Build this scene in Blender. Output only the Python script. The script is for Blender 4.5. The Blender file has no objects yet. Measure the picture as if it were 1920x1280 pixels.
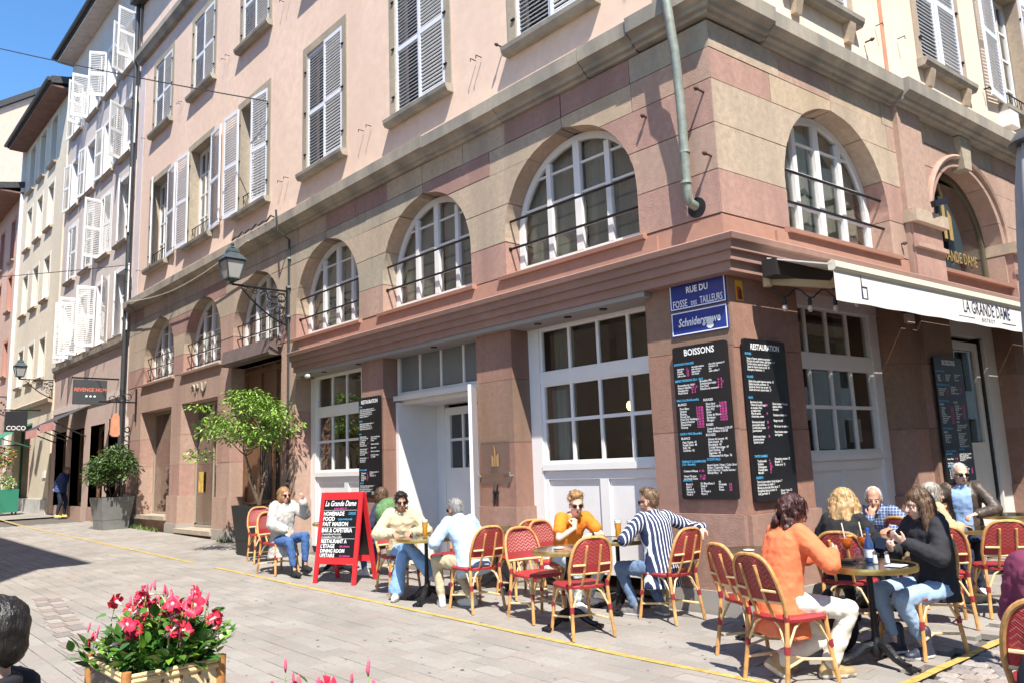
import bpy, bmesh, math, random
from mathutils import Vector, Matrix, noise, Euler
random.seed(11)
R = math.radians
# ------------------------------------------------------------------ camera
scene = bpy.context.scene
COL = scene.collection
CAM = Vector((4.29435, -7.17326, 1.6))
cam_d = bpy.data.cameras.new("camera"); cam_o = bpy.data.objects.new("camera", cam_d); COL.objects.link(cam_o)
CF, CP, CY, CR = 1447.33, -0.15726169, 0.82017544, -0.03734251
def _rows():
    cx, sx, cy, sy, cz, sz = math.cos(CP), math.sin(CP), math.cos(CY), math.sin(CY), math.cos(CR), math.sin(CR)
    Rx = Matrix(((1,0,0),(0,cx,-sx),(0,sx,cx))); Ry = Matrix(((cy,0,sy),(0,1,0),(-sy,0,cy))); Rz = Matrix(((cz,-sz,0),(sz,cz,0),(0,0,1)))
    M = Rz @ Rx @ Ry
    return M @ Matrix(((1,0,0),(0,0,-1),(0,1,0)))      # world (z up) -> x right, y down, z forward
_M = _rows()
right, down, fwd = Vector(_M[0]), Vector(_M[1]), Vector(_M[2])
cm = Matrix((right, -down, -fwd)).transposed().to_4x4(); cm.translation = CAM
cam_o.matrix_world = cm
cam_d.sensor_width = 36; cam_d.lens = 36 * CF / 1920; cam_d.clip_start = 0.05; cam_d.clip_end = 600
scene.camera = cam_o
# ------------------------------------------------------------------ light
SUN = Vector((.55, -.34, 1.0)).normalized()            # towards the sun
w = bpy.data.worlds.new("World"); scene.world = w; w.use_nodes = True
nt = w.node_tree; nt.nodes.clear()
sk = nt.nodes.new("ShaderNodeTexSky"); sk.sky_type = 'NISHITA'; sk.sun_disc = False
sk.sun_elevation = math.asin(SUN.z); sk.sun_rotation = math.atan2(SUN.x, SUN.y)
sk.air_density = 1.0; sk.dust_density = 0.15; sk.ozone_density = 3.0
bg = nt.nodes.new("ShaderNodeBackground"); bg.inputs[1].default_value = 0.15
wo = nt.nodes.new("ShaderNodeOutputWorld")
hsv = nt.nodes.new("ShaderNodeHueSaturation"); hsv.inputs["Saturation"].default_value = 1.2; nt.links.new(sk.outputs[0], hsv.inputs["Color"]); nt.links.new(hsv.outputs[0], bg.inputs[0]); nt.links.new(bg.outputs[0], wo.inputs[0])
sd = bpy.data.lights.new("sun", 'SUN'); sd.energy = 5.0; sd.angle = R(.5); sd.color = (1.0, .94, .845)
so = bpy.data.objects.new("sun", sd); COL.objects.link(so); so.location = (10, -8, 30)
so.rotation_euler = (-SUN).to_track_quat('-Z', 'Y').to_euler()
scene.view_settings.view_transform = 'Standard'; scene.view_settings.look = 'None'
scene.view_settings.exposure = 0.90; scene.view_settings.gamma = 1.0; scene.view_settings.use_curve_mapping = False
scene.render.engine = 'CYCLES'
# ------------------------------------------------------------------ materials
MATS = {}
def M(name, col, rough=.7, var=.0, scale=4., bump=0., bscale=60., metal=0., spec=.5, emit=0., col2=None, stretch=(1,1,1), detail=4., rnd=0., coat=0., trans=0., sss=0.):
    if name in MATS: return MATS[name]
    m = bpy.data.materials.new(name); m.use_nodes = True; n = m.node_tree; L = n.links
    b = n.nodes["Principled BSDF"]
    b.inputs["Base Color"].default_value = (*col, 1); b.inputs["Roughness"].default_value = rough; b.inputs["Metallic"].default_value = metal
    b.inputs["Specular IOR Level"].default_value = spec
    if coat: b.inputs["Coat Weight"].default_value = coat; b.inputs["Coat Roughness"].default_value = .1
    if trans: b.inputs["Transmission Weight"].default_value = trans
    if sss: b.inputs["Subsurface Weight"].default_value = sss; b.inputs["Subsurface Radius"].default_value = (.012,.005,.003); b.inputs["Subsurface Scale"].default_value = 1.
    if emit: b.inputs["Emission Color"].default_value = (*col, 1); b.inputs["Emission Strength"].default_value = emit
    if var or bump or rnd:
        tc = n.nodes.new("ShaderNodeTexCoord"); mp = n.nodes.new("ShaderNodeMapping"); mp.inputs["Scale"].default_value = stretch
        L.new(tc.outputs["Object"], mp.inputs[0])
        src = None
        if var:
            nz = n.nodes.new("ShaderNodeTexNoise"); nz.inputs["Scale"].default_value = scale; nz.inputs["Detail"].default_value = detail; nz.inputs["Roughness"].default_value = .62
            L.new(mp.outputs[0], nz.inputs["Vector"])
            rp = n.nodes.new("ShaderNodeValToRGB"); rp.color_ramp.elements[0].position = .28; rp.color_ramp.elements[1].position = .72
            c2 = col2 or tuple(min(1, c*(1+var)) for c in col); c1 = tuple(c*(1-var) for c in col)
            rp.color_ramp.elements[0].color = (*c1, 1); rp.color_ramp.elements[1].color = (*c2, 1)
            L.new(nz.outputs["Fac"], rp.inputs[0]); src = rp.outputs[0]
        if rnd:
            oi = n.nodes.new("ShaderNodeObjectInfo"); hs = n.nodes.new("ShaderNodeHueSaturation")
            mr = n.nodes.new("ShaderNodeMapRange"); mr.inputs["To Min"].default_value = 1-rnd; mr.inputs["To Max"].default_value = 1+rnd
            L.new(oi.outputs["Random"], mr.inputs[0]); L.new(mr.outputs[0], hs.inputs["Value"])
            if src: L.new(src, hs.inputs["Color"])
            else: hs.inputs["Color"].default_value = (*col, 1)
            src = hs.outputs[0]
        if src: L.new(src, b.inputs["Base Color"])
        if bump:
            nb = n.nodes.new("ShaderNodeTexNoise"); nb.inputs["Scale"].default_value = bscale; nb.inputs["Detail"].default_value = 3
            L.new(mp.outputs[0], nb.inputs["Vector"])
            bp = n.nodes.new("ShaderNodeBump"); bp.inputs["Strength"].default_value = bump; bp.inputs["Distance"].default_value = .01
            L.new(nb.outputs["Fac"], bp.inputs["Height"]); L.new(bp.outputs[0], b.inputs["Normal"])
    MATS[name] = m; return m
def two_scale(name, col, dark, rough=.85, s1=.35, s2=6., bump=.15, streak=0., var=.10):
    """plaster / stone with big blotches, fine grain and rain streaks"""
    if name in MATS: return MATS[name]
    m = M(name, col, rough, var, s2, bump, 90.)
    n = m.node_tree; L = n.links; b = n.nodes["Principled BSDF"]
    src = b.inputs["Base Color"].links[0].from_socket
    tc = n.nodes["Texture Coordinate"]
    mp = n.nodes.new("ShaderNodeMapping"); mp.inputs["Scale"].default_value = (1, 1, .18 if streak else .7); L.new(tc.outputs["Object"], mp.inputs[0])
    nz = n.nodes.new("ShaderNodeTexNoise"); nz.inputs["Scale"].default_value = s1 if not streak else 2.2; nz.inputs["Detail"].default_value = 6; L.new(mp.outputs[0], nz.inputs["Vector"])
    rp = n.nodes.new("ShaderNodeValToRGB"); rp.color_ramp.elements[0].position = .40; rp.color_ramp.elements[1].position = .74
    rp.color_ramp.elements[0].color = (0,0,0,1); rp.color_ramp.elements[1].color = (1,1,1,1); L.new(nz.outputs["Fac"], rp.inputs[0])
    mx = n.nodes.new("ShaderNodeMix"); mx.data_type = 'RGBA'
    mx.inputs[7].default_value = (*dark, 1); L.new(src, mx.inputs[6]); L.new(rp.outputs[0], mx.inputs[0]); L.new(mx.outputs[2], b.inputs["Base Color"])
    return m
def glass(name, tint=(.55,.6,.58), rough=.01, refl=1.):
    if name in MATS: return MATS[name]
    m = bpy.data.materials.new(name); m.use_nodes = True; n = m.node_tree; n.nodes.clear(); L = n.links
    o = n.nodes.new("ShaderNodeOutputMaterial"); mx = n.nodes.new("ShaderNodeMixShader"); t = n.nodes.new("ShaderNodeBsdfTransparent"); g = n.nodes.new("ShaderNodeBsdfGlossy")
    t.inputs[0].default_value = (*tint, 1); g.inputs["Roughness"].default_value = rough; g.inputs[0].default_value = (refl,)*3 + (1,)
    f = n.nodes.new("ShaderNodeLayerWeight"); f.inputs[0].default_value = .5
    p = n.nodes.new("ShaderNodeMath"); p.operation = 'POWER'; p.inputs[1].default_value = 3.2; L.new(f.outputs["Facing"], p.inputs[0])
    q = n.nodes.new("ShaderNodeMath"); q.operation = 'MULTIPLY_ADD'; q.inputs[1].default_value = .85; q.inputs[2].default_value = .055; L.new(p.outputs[0], q.inputs[0])
    L.new(q.outputs[0], mx.inputs[0]); L.new(t.outputs[0], mx.inputs[1]); L.new(g.outputs[0], mx.inputs[2]); L.new(mx.outputs[0], o.inputs[0])
    MATS[name] = m; return m
def stripes(name, c1, c2, axis=0, freq=30., duty=.5, rough=.8, axis2=None, freq2=None, duty2=.8, c3=None):
    """printed/woven stripes along one (or checks along two) object axes"""
    if name in MATS: return MATS[name]
    m = M(name, c1, rough, 0, bump=.25, bscale=90.); n = m.node_tree; L = n.links; b = n.nodes["Principled BSDF"]
    tc = n.nodes["Texture Coordinate"]; sp = n.nodes.new("ShaderNodeSeparateXYZ"); L.new(tc.outputs["Object"], sp.inputs[0])
    def line(ax, fr, du):
        a = n.nodes.new("ShaderNodeMath"); a.operation = 'MULTIPLY'; a.inputs[1].default_value = fr; L.new(sp.outputs[ax], a.inputs[0])
        c = n.nodes.new("ShaderNodeMath"); c.operation = 'FRACT'; L.new(a.outputs[0], c.inputs[0])
        d = n.nodes.new("ShaderNodeMath"); d.operation = 'GREATER_THAN'; d.inputs[1].default_value = du; L.new(c.outputs[0], d.inputs[0]); return d.outputs[0]
    f = line(axis, freq, duty)
    if axis2 is not None:
        f2 = line(axis2, freq2, duty2); k = n.nodes.new("ShaderNodeMath"); k.operation = 'MAXIMUM'; L.new(f, k.inputs[0]); L.new(f2, k.inputs[1]); f = k.outputs[0]
    mx = n.nodes.new("ShaderNodeMix"); mx.data_type = 'RGBA'; mx.inputs[6].default_value = (*c1, 1); mx.inputs[7].default_value = (*c2, 1)
    L.new(f, mx.inputs[0]); L.new(mx.outputs[2], b.inputs["Base Color"]); return m
# ------------------------------------------------------------------ mesh builder
class MB:
    def __init__(s): s.v = []; s.f = []; s.m = []
    def add(s, vs, fs, mi=0):
        o = len(s.v); s.v.extend([tuple(p) for p in vs]); s.f.extend([tuple(i+o for i in f) for f in fs]); s.m.extend([mi]*len(fs)); return s
    def hexa(s, p, mi=0):     # 8 points: bottom ring then top ring
        return s.add(p, [(0,3,2,1),(4,5,6,7),(0,1,5,4),(1,2,6,5),(2,3,7,6),(3,0,4,7)], mi)
    def box(s, a, b, mi=0):
        x0,y0,z0 = a; x1,y1,z1 = b
        return s.hexa([(x0,y0,z0),(x1,y0,z0),(x1,y1,z0),(x0,y1,z0),(x0,y0,z1),(x1,y0,z1),(x1,y1,z1),(x0,y1,z1)], mi)
    def obox(s, c, ax, mi=0):  # centre, three half-axis vectors
        c = Vector(c); a,b,d = [Vector(q) for q in ax]
        return s.hexa([c-a-b-d, c+a-b-d, c+a+b-d, c-a+b-d, c-a-b+d, c+a-b+d, c+a+b+d, c-a+b+d], mi)
    def beam(s, p, q, w, h, up=(0,0,1), mi=0):
        p = Vector(p); q = Vector(q); d = (q-p); l = d.length; d.normalize(); u = Vector(up); r = d.cross(u)
        if r.length < 1e-4: r = d.cross(Vector((1,0,0)))
        r.normalize(); u = r.cross(d)
        return s.obox((p+q)/2, (d*l/2, r*w/2, u*h/2), mi)
    def prism(s, poly, ext, mi=0, mside=None):  # closed polygon of 3D points, extrude vector
        e = Vector(ext); n = len(poly); a = [Vector(p) for p in poly]; b = [p+e for p in a]
        s.add(a+b, [tuple(range(n))[::-1], tuple(range(n, 2*n))], mi)
        o = len(s.v)-2*n
        for i in range(n):
            j = (i+1) % n; s.f.append((o+i, o+j, o+n+j, o+n+i)); s.m.append(mi if mside is None else mside)
        return s
    def tube(s, pts, r, seg=8, mi=0, cap=True, close=False, rv=None, up=None):
        pts = [Vector(p) for p in pts]; n = len(pts); rr = r if isinstance(r, (list, tuple)) else [r]*n
        o = len(s.v); prev = None
        for i, p in enumerate(pts):
            if close: d = pts[(i+1) % n]-pts[i-1]
            else: d = pts[min(i+1, n-1)]-pts[max(i-1, 0)]
            if d.length < 1e-9: d = Vector((0,0,1))
            d.normalize()
            if prev is None:
                u = Vector(up) if up else (Vector((0,0,1)) if abs(d.z) < .9 else Vector((1,0,0)))
            else: u = prev
            u = (u - d*u.dot(d)); 
            if u.length < 1e-6: u = d.orthogonal()
            u.normalize(); prev = u; v = d.cross(u)
            q = rr[i]; qv = q*(rv if rv else 1.)
            for k in range(seg):
                a = 2*math.pi*k/seg; s.v.append(tuple(p+u*math.cos(a)*q+v*math.sin(a)*qv))
        m = n if close else n-1
        for i in range(m):
            i2 = (i+1) % n
            for k in range(seg):
                k2 = (k+1) % seg; s.f.append((o+i*seg+k, o+i*seg+k2, o+i2*seg+k2, o+i2*seg+k)); s.m.append(mi)
        if cap and not close:
            s.f.append(tuple(o+k for k in range(seg))[::-1]); s.m.append(mi); s.f.append(tuple(o+(n-1)*seg+k for k in range(seg))); s.m.append(mi)
        return s
    def lathe(s, prof, c=(0,0,0), seg=16, mi=0):  # (r,z)
        c = Vector(c); o = len(s.v); n = len(prof)
        for r, z in prof:
            for k in range(seg):
                a = 2*math.pi*k/seg; s.v.append((c.x+r*math.cos(a), c.y+r*math.sin(a), c.z+z))
        for i in range(n-1):
            for k in range(seg):
                k2 = (k+1) % seg; s.f.append((o+i*seg+k, o+i*seg+k2, o+(i+1)*seg+k2, o+(i+1)*seg+k)); s.m.append(mi)
        s.f.append(tuple(o+k for k in range(seg))[::-1]); s.m.append(mi); s.f.append(tuple(o+(n-1)*seg+k for k in range(seg))); s.m.append(mi)
        return s
    def ell(s, c, r, rot=None, seg=14, rings=9, mi=0):
        c = Vector(c); o = len(s.v); Q = rot if rot is not None else Matrix.Identity(3)
        s.v.append(tuple(c+Q@Vector((0,0,r[2]))))
        for i in range(1, rings):
            t = math.pi*i/rings
            for k in range(seg):
                a = 2*math.pi*k/seg; s.v.append(tuple(c+Q@Vector((r[0]*math.sin(t)*math.cos(a), r[1]*math.sin(t)*math.sin(a), r[2]*math.cos(t)))))
        s.v.append(tuple(c+Q@Vector((0,0,-r[2])))); e = len(s.v)-1
        for k in range(seg):
            k2 = (k+1) % seg; s.f.append((o, o+1+k, o+1+k2)); s.m.append(mi)
            b = o+1+(rings-2)*seg; s.f.append((e, b+k2, b+k)); s.m.append(mi)
        for i in range(rings-2):
            for k in range(seg):
                k2 = (k+1) % seg; a = o+1+i*seg; s.f.append((a+k, a+seg+k, a+seg+k2, a+k2)); s.m.append(mi)
        return s
    def cap(s, p, q, r1, r2, seg=10, mi=0):      # tapered capsule
        p = Vector(p); q = Vector(q); d = (q-p).normalized() if (q-p).length > 1e-6 else Vector((0,0,1))
        pts = []; rr = []
        for t in (-1., -.87, -.5, 0): pts.append(p+d*r1*t); rr.append(max(.001, r1*math.sqrt(max(0, 1-t*t))))
        for t in (0, .5, .87, 1.): pts.append(q+d*r2*t); rr.append(max(.001, r2*math.sqrt(max(0, 1-t*t))))
        return s.tube(pts, rr, seg, mi)
    def xform(s, mat):
        s.v = [tuple(mat @ Vector(p)) for p in s.v]; return s
    def join(s, o, mi=None):
        return s.add(o.v, o.f, 0) if mi is None else s.add(o.v, o.f, mi)
    def build(s, name, mats, parent=None, smooth=False, fix=True, uv=False):
        me = bpy.data.meshes.new(name); me.from_pydata(s.v, [], s.f)
        mats = mats if isinstance(mats, (list, tuple)) else [mats]
        for m in mats: me.materials.append(m)
        if len(mats) > 1: me.polygons.foreach_set("material_index", s.m)
        if fix:
            bm = bmesh.new(); bm.from_mesh(me); bmesh.ops.recalc_face_normals(bm, faces=bm.faces); bm.to_mesh(me); bm.free()
        if smooth:
            me.polygons.foreach_set("use_smooth", [True]*len(me.polygons))
            if smooth != 2: me.set_sharp_from_angle(angle=R(40))
        o = bpy.data.objects.new(name, me); COL.objects.link(o)
        if parent: o.parent = parent
        return o
def tag(o, label=None, cat=None, group=None, kind=None):
    if label: o["label"] = label
    if cat: o["category"] = cat
    if group: o["group"] = group
    if kind: o["kind"] = kind
    return o
def empty(name, loc=(0,0,0), rz=0., label=None, cat=None, group=None):
    o = bpy.data.objects.new(name, None); COL.objects.link(o); o.location = loc; o.rotation_euler = (0,0,rz); o.empty_display_size = .1
    return tag(o, label, cat, group)
def part(o, label=None, kind=None):
    if label: o["label"] = label
    if kind: o["kind"] = kind
    return o
def link(me, name, parent=None, loc=(0,0,0), rot=(0,0,0)):
    o = bpy.data.objects.new(name, me); COL.objects.link(o); o.location = loc; o.rotation_euler = rot
    if parent: o.parent = parent
    return o
def copy_thing(root, loc=None, rz=None, label=None, group=None):
    r = root.copy(); COL.objects.link(r)
    if loc is not None: r.location = loc
    if rz is not None: r.rotation_euler = (0,0,rz)
    if label: r["label"] = label
    if group: r["group"] = group
    for ch in list(root.children):
        c = ch.copy(); COL.objects.link(c); c.parent = r; c.matrix_parent_inverse = ch.matrix_parent_inverse.copy()
        for g in list(ch.children):
            d = g.copy(); COL.objects.link(d); d.parent = c; d.matrix_parent_inverse = g.matrix_parent_inverse.copy()
    return r
def gz(x): return .014*max(0., -x)               # the street climbs gently to the left
# ------------------------------------------------------------------ lettering
_TC = {}
def glyphs(txt, size, shear=0., bold=0., width=1., align='LEFT', spacing=1., line=1.):
    k = (txt, size, shear, bold, width, align, spacing, line)
    if k not in _TC:
        cu = bpy.data.curves.new("t", 'FONT'); cu.body = txt; cu.size = size; cu.shear = shear; cu.offset = bold; cu.align_x = align; cu.space_character = spacing; cu.space_line = line
        cu.resolution_u = 2; cu.fill_mode = 'FRONT'
        ob = bpy.data.objects.new("t", cu); COL.objects.link(ob)
        dg = bpy.context.evaluated_depsgraph_get(); me = bpy.data.meshes.new_from_object(ob.evaluated_get(dg))
        lo = -size*(1.2*line*txt.count("\n")+.5); wmax = size*1.1*max(len(q) for q in txt.split("\n"))
        good = [abs(v.co.x) < wmax and lo < v.co.y < size*1.2 for v in me.vertices]     # a few outline spikes are dropped
        _TC[k] = ([(v.co.x*width, v.co.y, 0) for v in me.vertices], [tuple(p.vertices) for p in me.polygons if all(good[i] for i in p.vertices)])
        bpy.data.objects.remove(ob); bpy.data.curves.remove(cu); bpy.data.meshes.remove(me)
    return _TC[k]
def put_text(mb, txt, size, org, ux, uz, mi=0, **kw):
    vs, fs = glyphs(txt, size, **kw); org = Vector(org); ux = Vector(ux); uz = Vector(uz)
    mb.add([org+ux*x+uz*y for x, y, _ in vs], fs, mi)
# ================================================================== materials of the place
rng = random.Random(4)
plaster = two_scale("pink_plaster", (.80,.60,.475), (.69,.505,.40), .9, .45, 5., .3)
plaster2 = two_scale("cream_plaster", (.80,.66,.52), (.72,.58,.46), .9, .3, 5., .2)
stone_defs = [((.46,.36,.265),(.34,.27,.205)), ((.415,.25,.20),(.30,.18,.15)), ((.355,.215,.18),(.265,.16,.135)), ((.40,.34,.255),(.27,.235,.19)), ((.48,.37,.26),(.38,.29,.20)), ((.43,.29,.225),(.33,.22,.17))]
STONE = [two_scale("sandstone_%s" % n, a, b, .88, .8, 13., .6, streak=1, var=.17) for n, (a, b) in zip(("buff","rose","plum","grey","ochre","salmon"), stone_defs)]
BROWN = [two_scale("brown_sandstone_%s" % n, a, b, .88, .8, 13., .6, streak=1, var=.17) for n, (a, b) in zip(("red","umber","pinkish"), (((.30,.165,.12),(.21,.115,.085)), ((.27,.165,.115),(.19,.12,.085)), ((.34,.20,.155),(.25,.15,.115))))]
mortar = M("mortar", (.25,.20,.165), .95, .2, 12)
cornice_m = two_scale("weathered_stone", (.40,.35,.28), (.20,.19,.17), .9, 1.2, 12., .4, streak=1)
band_m = two_scale("terracotta_render", (.40,.215,.155), (.33,.17,.125), .85, .5, 6., .2)
ledge_m = two_scale("rose_moulding", (.32,.19,.15), (.25,.15,.12), .8, .6, 6., .2)
granite = M("granite", (.33,.30,.27), .9, .35, 120., .3, 150.)
white = M("white_paint", (.74,.725,.715), .45, .04, 3., .05, 40)
cream_paint = M("ivory_paint", (.70,.67,.62), .5, .05, 3.)
shutter_m = M("shutter_paint", (.74,.76,.80), .5, .05, 3.)
iron = M("black_iron", (.015,.015,.017), .45, .3, 30., .2, 120., metal=.3)
zinc = M("zinc", (.30,.33,.31), .5, .3, 6., .1, 60., metal=.35)
zinc_d = M("dark_metal", (.06,.065,.07), .5, .2, 8., metal=.3)
pane_m = glass("window_glass", (.80,.82,.80))
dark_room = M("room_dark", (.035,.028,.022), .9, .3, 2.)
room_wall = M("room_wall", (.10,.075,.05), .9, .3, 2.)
curtain_m = M("curtain_linen", (.44,.41,.36), .9, .15, 3., .2, 30, stretch=(8,8,.5))
wood_m = M("brown_wood", (.17,.085,.045), .55, .3, 6., .15, 40, stretch=(6,6,.6))
slate = M("roof_slate", (.055,.055,.06), .8, .3, 10)
bulb_m = M("lit_bulb", (1.0,.62,.22), .4, emit=9.)
# ================================================================== facades
class Fac:
    def __init__(s, org, d, n): s.o = Vector(org); s.d = Vector(d); s.n = Vector(n)
    def P(s, a, z, o=0.): return s.o + s.d*a + s.n*o + Vector((0,0,z))
    def box(s, mb, a0, a1, z0, z1, o0, o1, mi=0):
        P = s.P; return mb.hexa([P(a0,z0,o0),P(a1,z0,o0),P(a1,z0,o1),P(a0,z0,o1),P(a0,z1,o0),P(a1,z1,o0),P(a1,z1,o1),P(a0,z1,o1)], mi)
    def poly(s, mb, pts, o0, o1, mi=0, mside=None): return mb.prism([s.P(a, z, o1) for a, z in pts], s.n*(o0-o1), mi, mside)
    def profile(s, mb, prof, a0, a1, mi=0):   # (o,z) profile swept along the facade
        p0 = [s.P(a0, z, o) for o, z in prof]; return mb.prism(p0, s.d*(a1-a0), mi)
TH = 1.46448656
F1 = Fac((0,0,0), (1,0,0), (0,-1,0))                    # street front, runs to -x
F2 = Fac((0,0,0), (math.cos(TH), math.sin(TH), 0), (math.sin(TH), -math.cos(TH), 0))   # side front, runs to +y
def wall_holes(mb, fac, a0, a1, z0, z1, holes, o0, o1, mi=0):
    xs = sorted({a0, a1, *[h[0] for h in holes], *[h[1] for h in holes]}); zs = sorted({z0, z1, *[h[2] for h in holes], *[h[3] for h in holes]})
    xs = [x for x in xs if a0 <= x <= a1]; zs = [z for z in zs if z0 <= z <= z1]
    for i in range(len(xs)-1):
        run = None
        for j in range(len(zs)-1):
            x, z = (xs[i]+xs[i+1])/2, (zs[j]+zs[j+1])/2
            solid = not any(h[0] < x < h[1] and h[2] < z < h[3] for h in holes)
            if solid and run is None: run = zs[j]
            if run is not None and (not solid or j == len(zs)-2):
                fac.box(mb, xs[i], xs[i+1], run, zs[j+1] if solid else zs[j], o0, o1, mi); run = None
def span_in(c, r, zs, z):      # half-width of an arched opening at height z
    if z <= zs: return r
    k = r*r-(z-zs)**2
    return math.sqrt(k) if k > 0 else 0.
def clip_poly(a, b, z0, z1, left, right, n=7):
    L = []; Rr = []
    for i in range(n+1):
        z = z0+(z1-z0)*i/n; l = max(a, left(z)); r = min(b, right(z))
        if r-l > .012: L.append((l, z)); Rr.append((r, z))
    if len(L) < 2: return None
    def thin(q):
        o = [q[0]]
        for i in range(1, len(q)-1):
            if abs(q[i][0]-q[i-1][0]) > 1e-6 or abs(q[i+1][0]-q[i][0]) > 1e-6: o.append(q[i])
        o.append(q[-1]); return o
    return thin(L)+thin(Rr)[::-1]
bld = empty("corner_building", (0,0,0), 0, "pink plastered corner building with sandstone arches over a ground floor cafe", "building")
# ---- sandstone: piers between arches, cut block by block round the openings
SPRING, CROWN, SILL = 4.78, 5.96, 4.22
def arch_wall(fac, arches, a_start, a_end, ztop, r, tone, hand=1):
    mort = MB(); edges = [None]+arches+[None]
    cuts = [SILL-.02, 4.70, 5.24, 5.76, ztop-.33, ztop]
    for i in range(len(edges)-1):
        cl, cr = edges[i], edges[i+1]
        A = a_start if cl is None else cl; B = a_end if cr is None else cr
        lf = (lambda z: -1e9) if cl is None else (lambda z, c=cl: c+span_in(c, r, SPRING, z))
        rf = (lambda z: 1e9) if cr is None else (lambda z, c=cr: c-span_in(c, r, SPRING, z))
        lf2 = lambda z, lf=lf: lf(z)+(.02 if lf(z) > -1e8 else 0); rf2 = lambda z, rf=rf: rf(z)-(.02 if rf(z) < 1e8 else 0)
        for k in range(len(cuts)-1):
            z0, z1 = cuts[k], cuts[k+1]; g = .0055
            zm = (z0+z1)/2; lo = max(A, lf(zm)); hi = min(B, rf(zm)); wd = hi-lo
            if wd < .02: lo, hi = A, B
            nsp = max(1, round(wd/1.15))
            js = [A]+[lo+wd*(q+rng.uniform(-.12,.12))/nsp for q in range(1, nsp)]+[B]
            for q in range(len(js)-1):
                p0 = clip_poly(js[q], js[q+1], z0, z1, lf2, rf2)
                if not p0: continue
                fac.poly(mort, p0, -.29, -.012)
                p = clip_poly(js[q]+g, js[q+1]-g, z0+g, z1-g, lf, rf, 8)
                if not p: continue
                p = [(x+rng.uniform(-.0035,.0035), z+rng.uniform(-.0035,.0035)) for x, z in p]
                mb = MB(); fac.poly(mb, p, -.30, rng.uniform(-.004, .005))
                ti = tone((js[q]+js[q+1])/2, zm, k, i)
                part_o = mb.build("stone_block", STONE[ti], bld)
    return mort
C1 = [-17.62, -14.56, -11.52, -8.50, -5.39, -2.28]; C2 = [2.45, 6.17, 9.6]
def tone1(a, z, k, i):
    if a > -1.15: return [1,5,1,5,3][k]
    if k == 0: return rng.choice([1,5,1])
    if k == 1: return rng.choice([0,3,0,5])
    if k >= 3 and -3.0 < a < -1.2: return rng.choice([2,2,4])
    if k == 2: return rng.choice([0,0,3,0,2])
    return rng.choice([3,0,2,0,3,4])
def tone2(a, z, k, i):
    if a < .75: return [5,5,1,1,0][k]
    if k == 0: return rng.choice([1,5])
    if a > 4: return rng.choice([5,1,0,5])
    return rng.choice([0,0,4,0,5])
m1 = arch_wall(F1, C1, -20.2, 0, 6.46, 1.175, tone1)
m2 = arch_wall(F2, C2, 0, 11.6, 6.46, 1.2, tone2)
m1.join(m2).build("mortar_bed", mortar, bld)
# ---- ground floor piers in courses
def pier(fac, a0, a1, z0, z1, dep, tones, hs=.62, name="stone_block", o=0., mats=None):
    n = max(1, round((z1-z0)/hs)); 
    for k in range(n):
        za, zb = z0+(z1-z0)*k/n, z0+(z1-z0)*(k+1)/n
        mb = MB(); fac.box(mb, a0, a1, za+.003, zb-.003, -dep, o+rng.uniform(-.003, .003)); mb.build(name, (BROWN if mats is None else mats)[rng.choice(tones)], bld)
P1 = [(-20.0,-18.9), (-16.5,-15.8), (-13.5,-12.78), (-10.3,-9.68), (-7.26,-6.6), (-4.17,-3.42), (-1.10,-.002)]
backing = MB()
for i, (a, b) in enumerate(P1):
    zt = 3.42 if i < 2 else (3.42 if i < 3 else 3.62)
    pier(F1, a, b, 1.0+gz(a)*.6, zt, .60, [1,5,5] if i < 4 else [0,0,1,2], .8, mats=STONE if i < 4 else None)
    mb = MB(); F1.box(mb, a-.04, b+(.04 if i < 6 else 0), .22, 1.0+gz(a)*.6, -.60, .05); mb.build("stone_block", BROWN[2] if i > 3 else STONE[5], bld)
    mb = MB(); F1.box(mb, a-.06, b+(.06 if i < 6 else .0), -.4, .219+gz(a), -.60, .075); mb.build("plinth_block", granite, bld)
    F1.box(backing, a+.02, b-.02, .2, zt, -.58, -.02)
P2 = [(.012,1.24), (3.63,4.06), (4.06,4.90), (7.2,8.4), (10.4,11.6)]
for i, (a, b) in enumerate(P2):
    o = .07 if i == 2 else 0
    pier(F2, a, b, 1.0, 3.60, .55, [0,1,2], .82, o=o)
    mb = MB(); F2.box(mb, a-(.0 if i == 0 else .03), b+.03, .22, 1.0, -.55, .05+o); mb.build("stone_block", BROWN[2], bld)
    mb = MB(); F2.box(mb, a-(.0 if i == 0 else .04), b+.04, -.4, .219, -.55, .078+o); mb.build("plinth_block", granite, bld)
    F2.box(backing, a+.03, b-.02, .2, 3.6, -.53, -.02)
backing.build("mortar_bed", mortar, bld)
# lintel zone over the left shops and between ground floor and arches
mb = MB(); wall_holes(mb, F1, -20.2, -9.52, 3.42, SILL-.03, [(-12.78,-10.3,3.42,3.98)], -.5, -.005); mb.build("lintel_course", STONE[5], bld)
mb = MB(); F1.box(mb, -9.52, -.0, 3.60, SILL-.03, -.5, -.006); F2.box(mb, .01, 11.6, 3.58, SILL-.03, -.5, -.006); mb.build("lintel_course", band_m, bld)
# sill bands under each arch
for fac, cs, r in ((F1, C1, 1.175), (F2, C2, 1.2)):
    for c in cs:
        mb = MB(); fac.profile(mb, [(-.3,4.14),(.075,4.14),(.085,4.19),(.03,4.215),(-.3,4.235)], c-r-.10, c+r+.10); mb.build("sill", band_m if (fac is F2 or c > -10) else STONE[5], bld)
mb = MB(); F1.box(mb, -9.50, -1.75+.9, 3.90, 4.139, -.2, .03); F2.box(mb, .95, 4.0, 3.90, 4.139, -.2, .03); mb.build("sill_band", band_m, bld)
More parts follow.
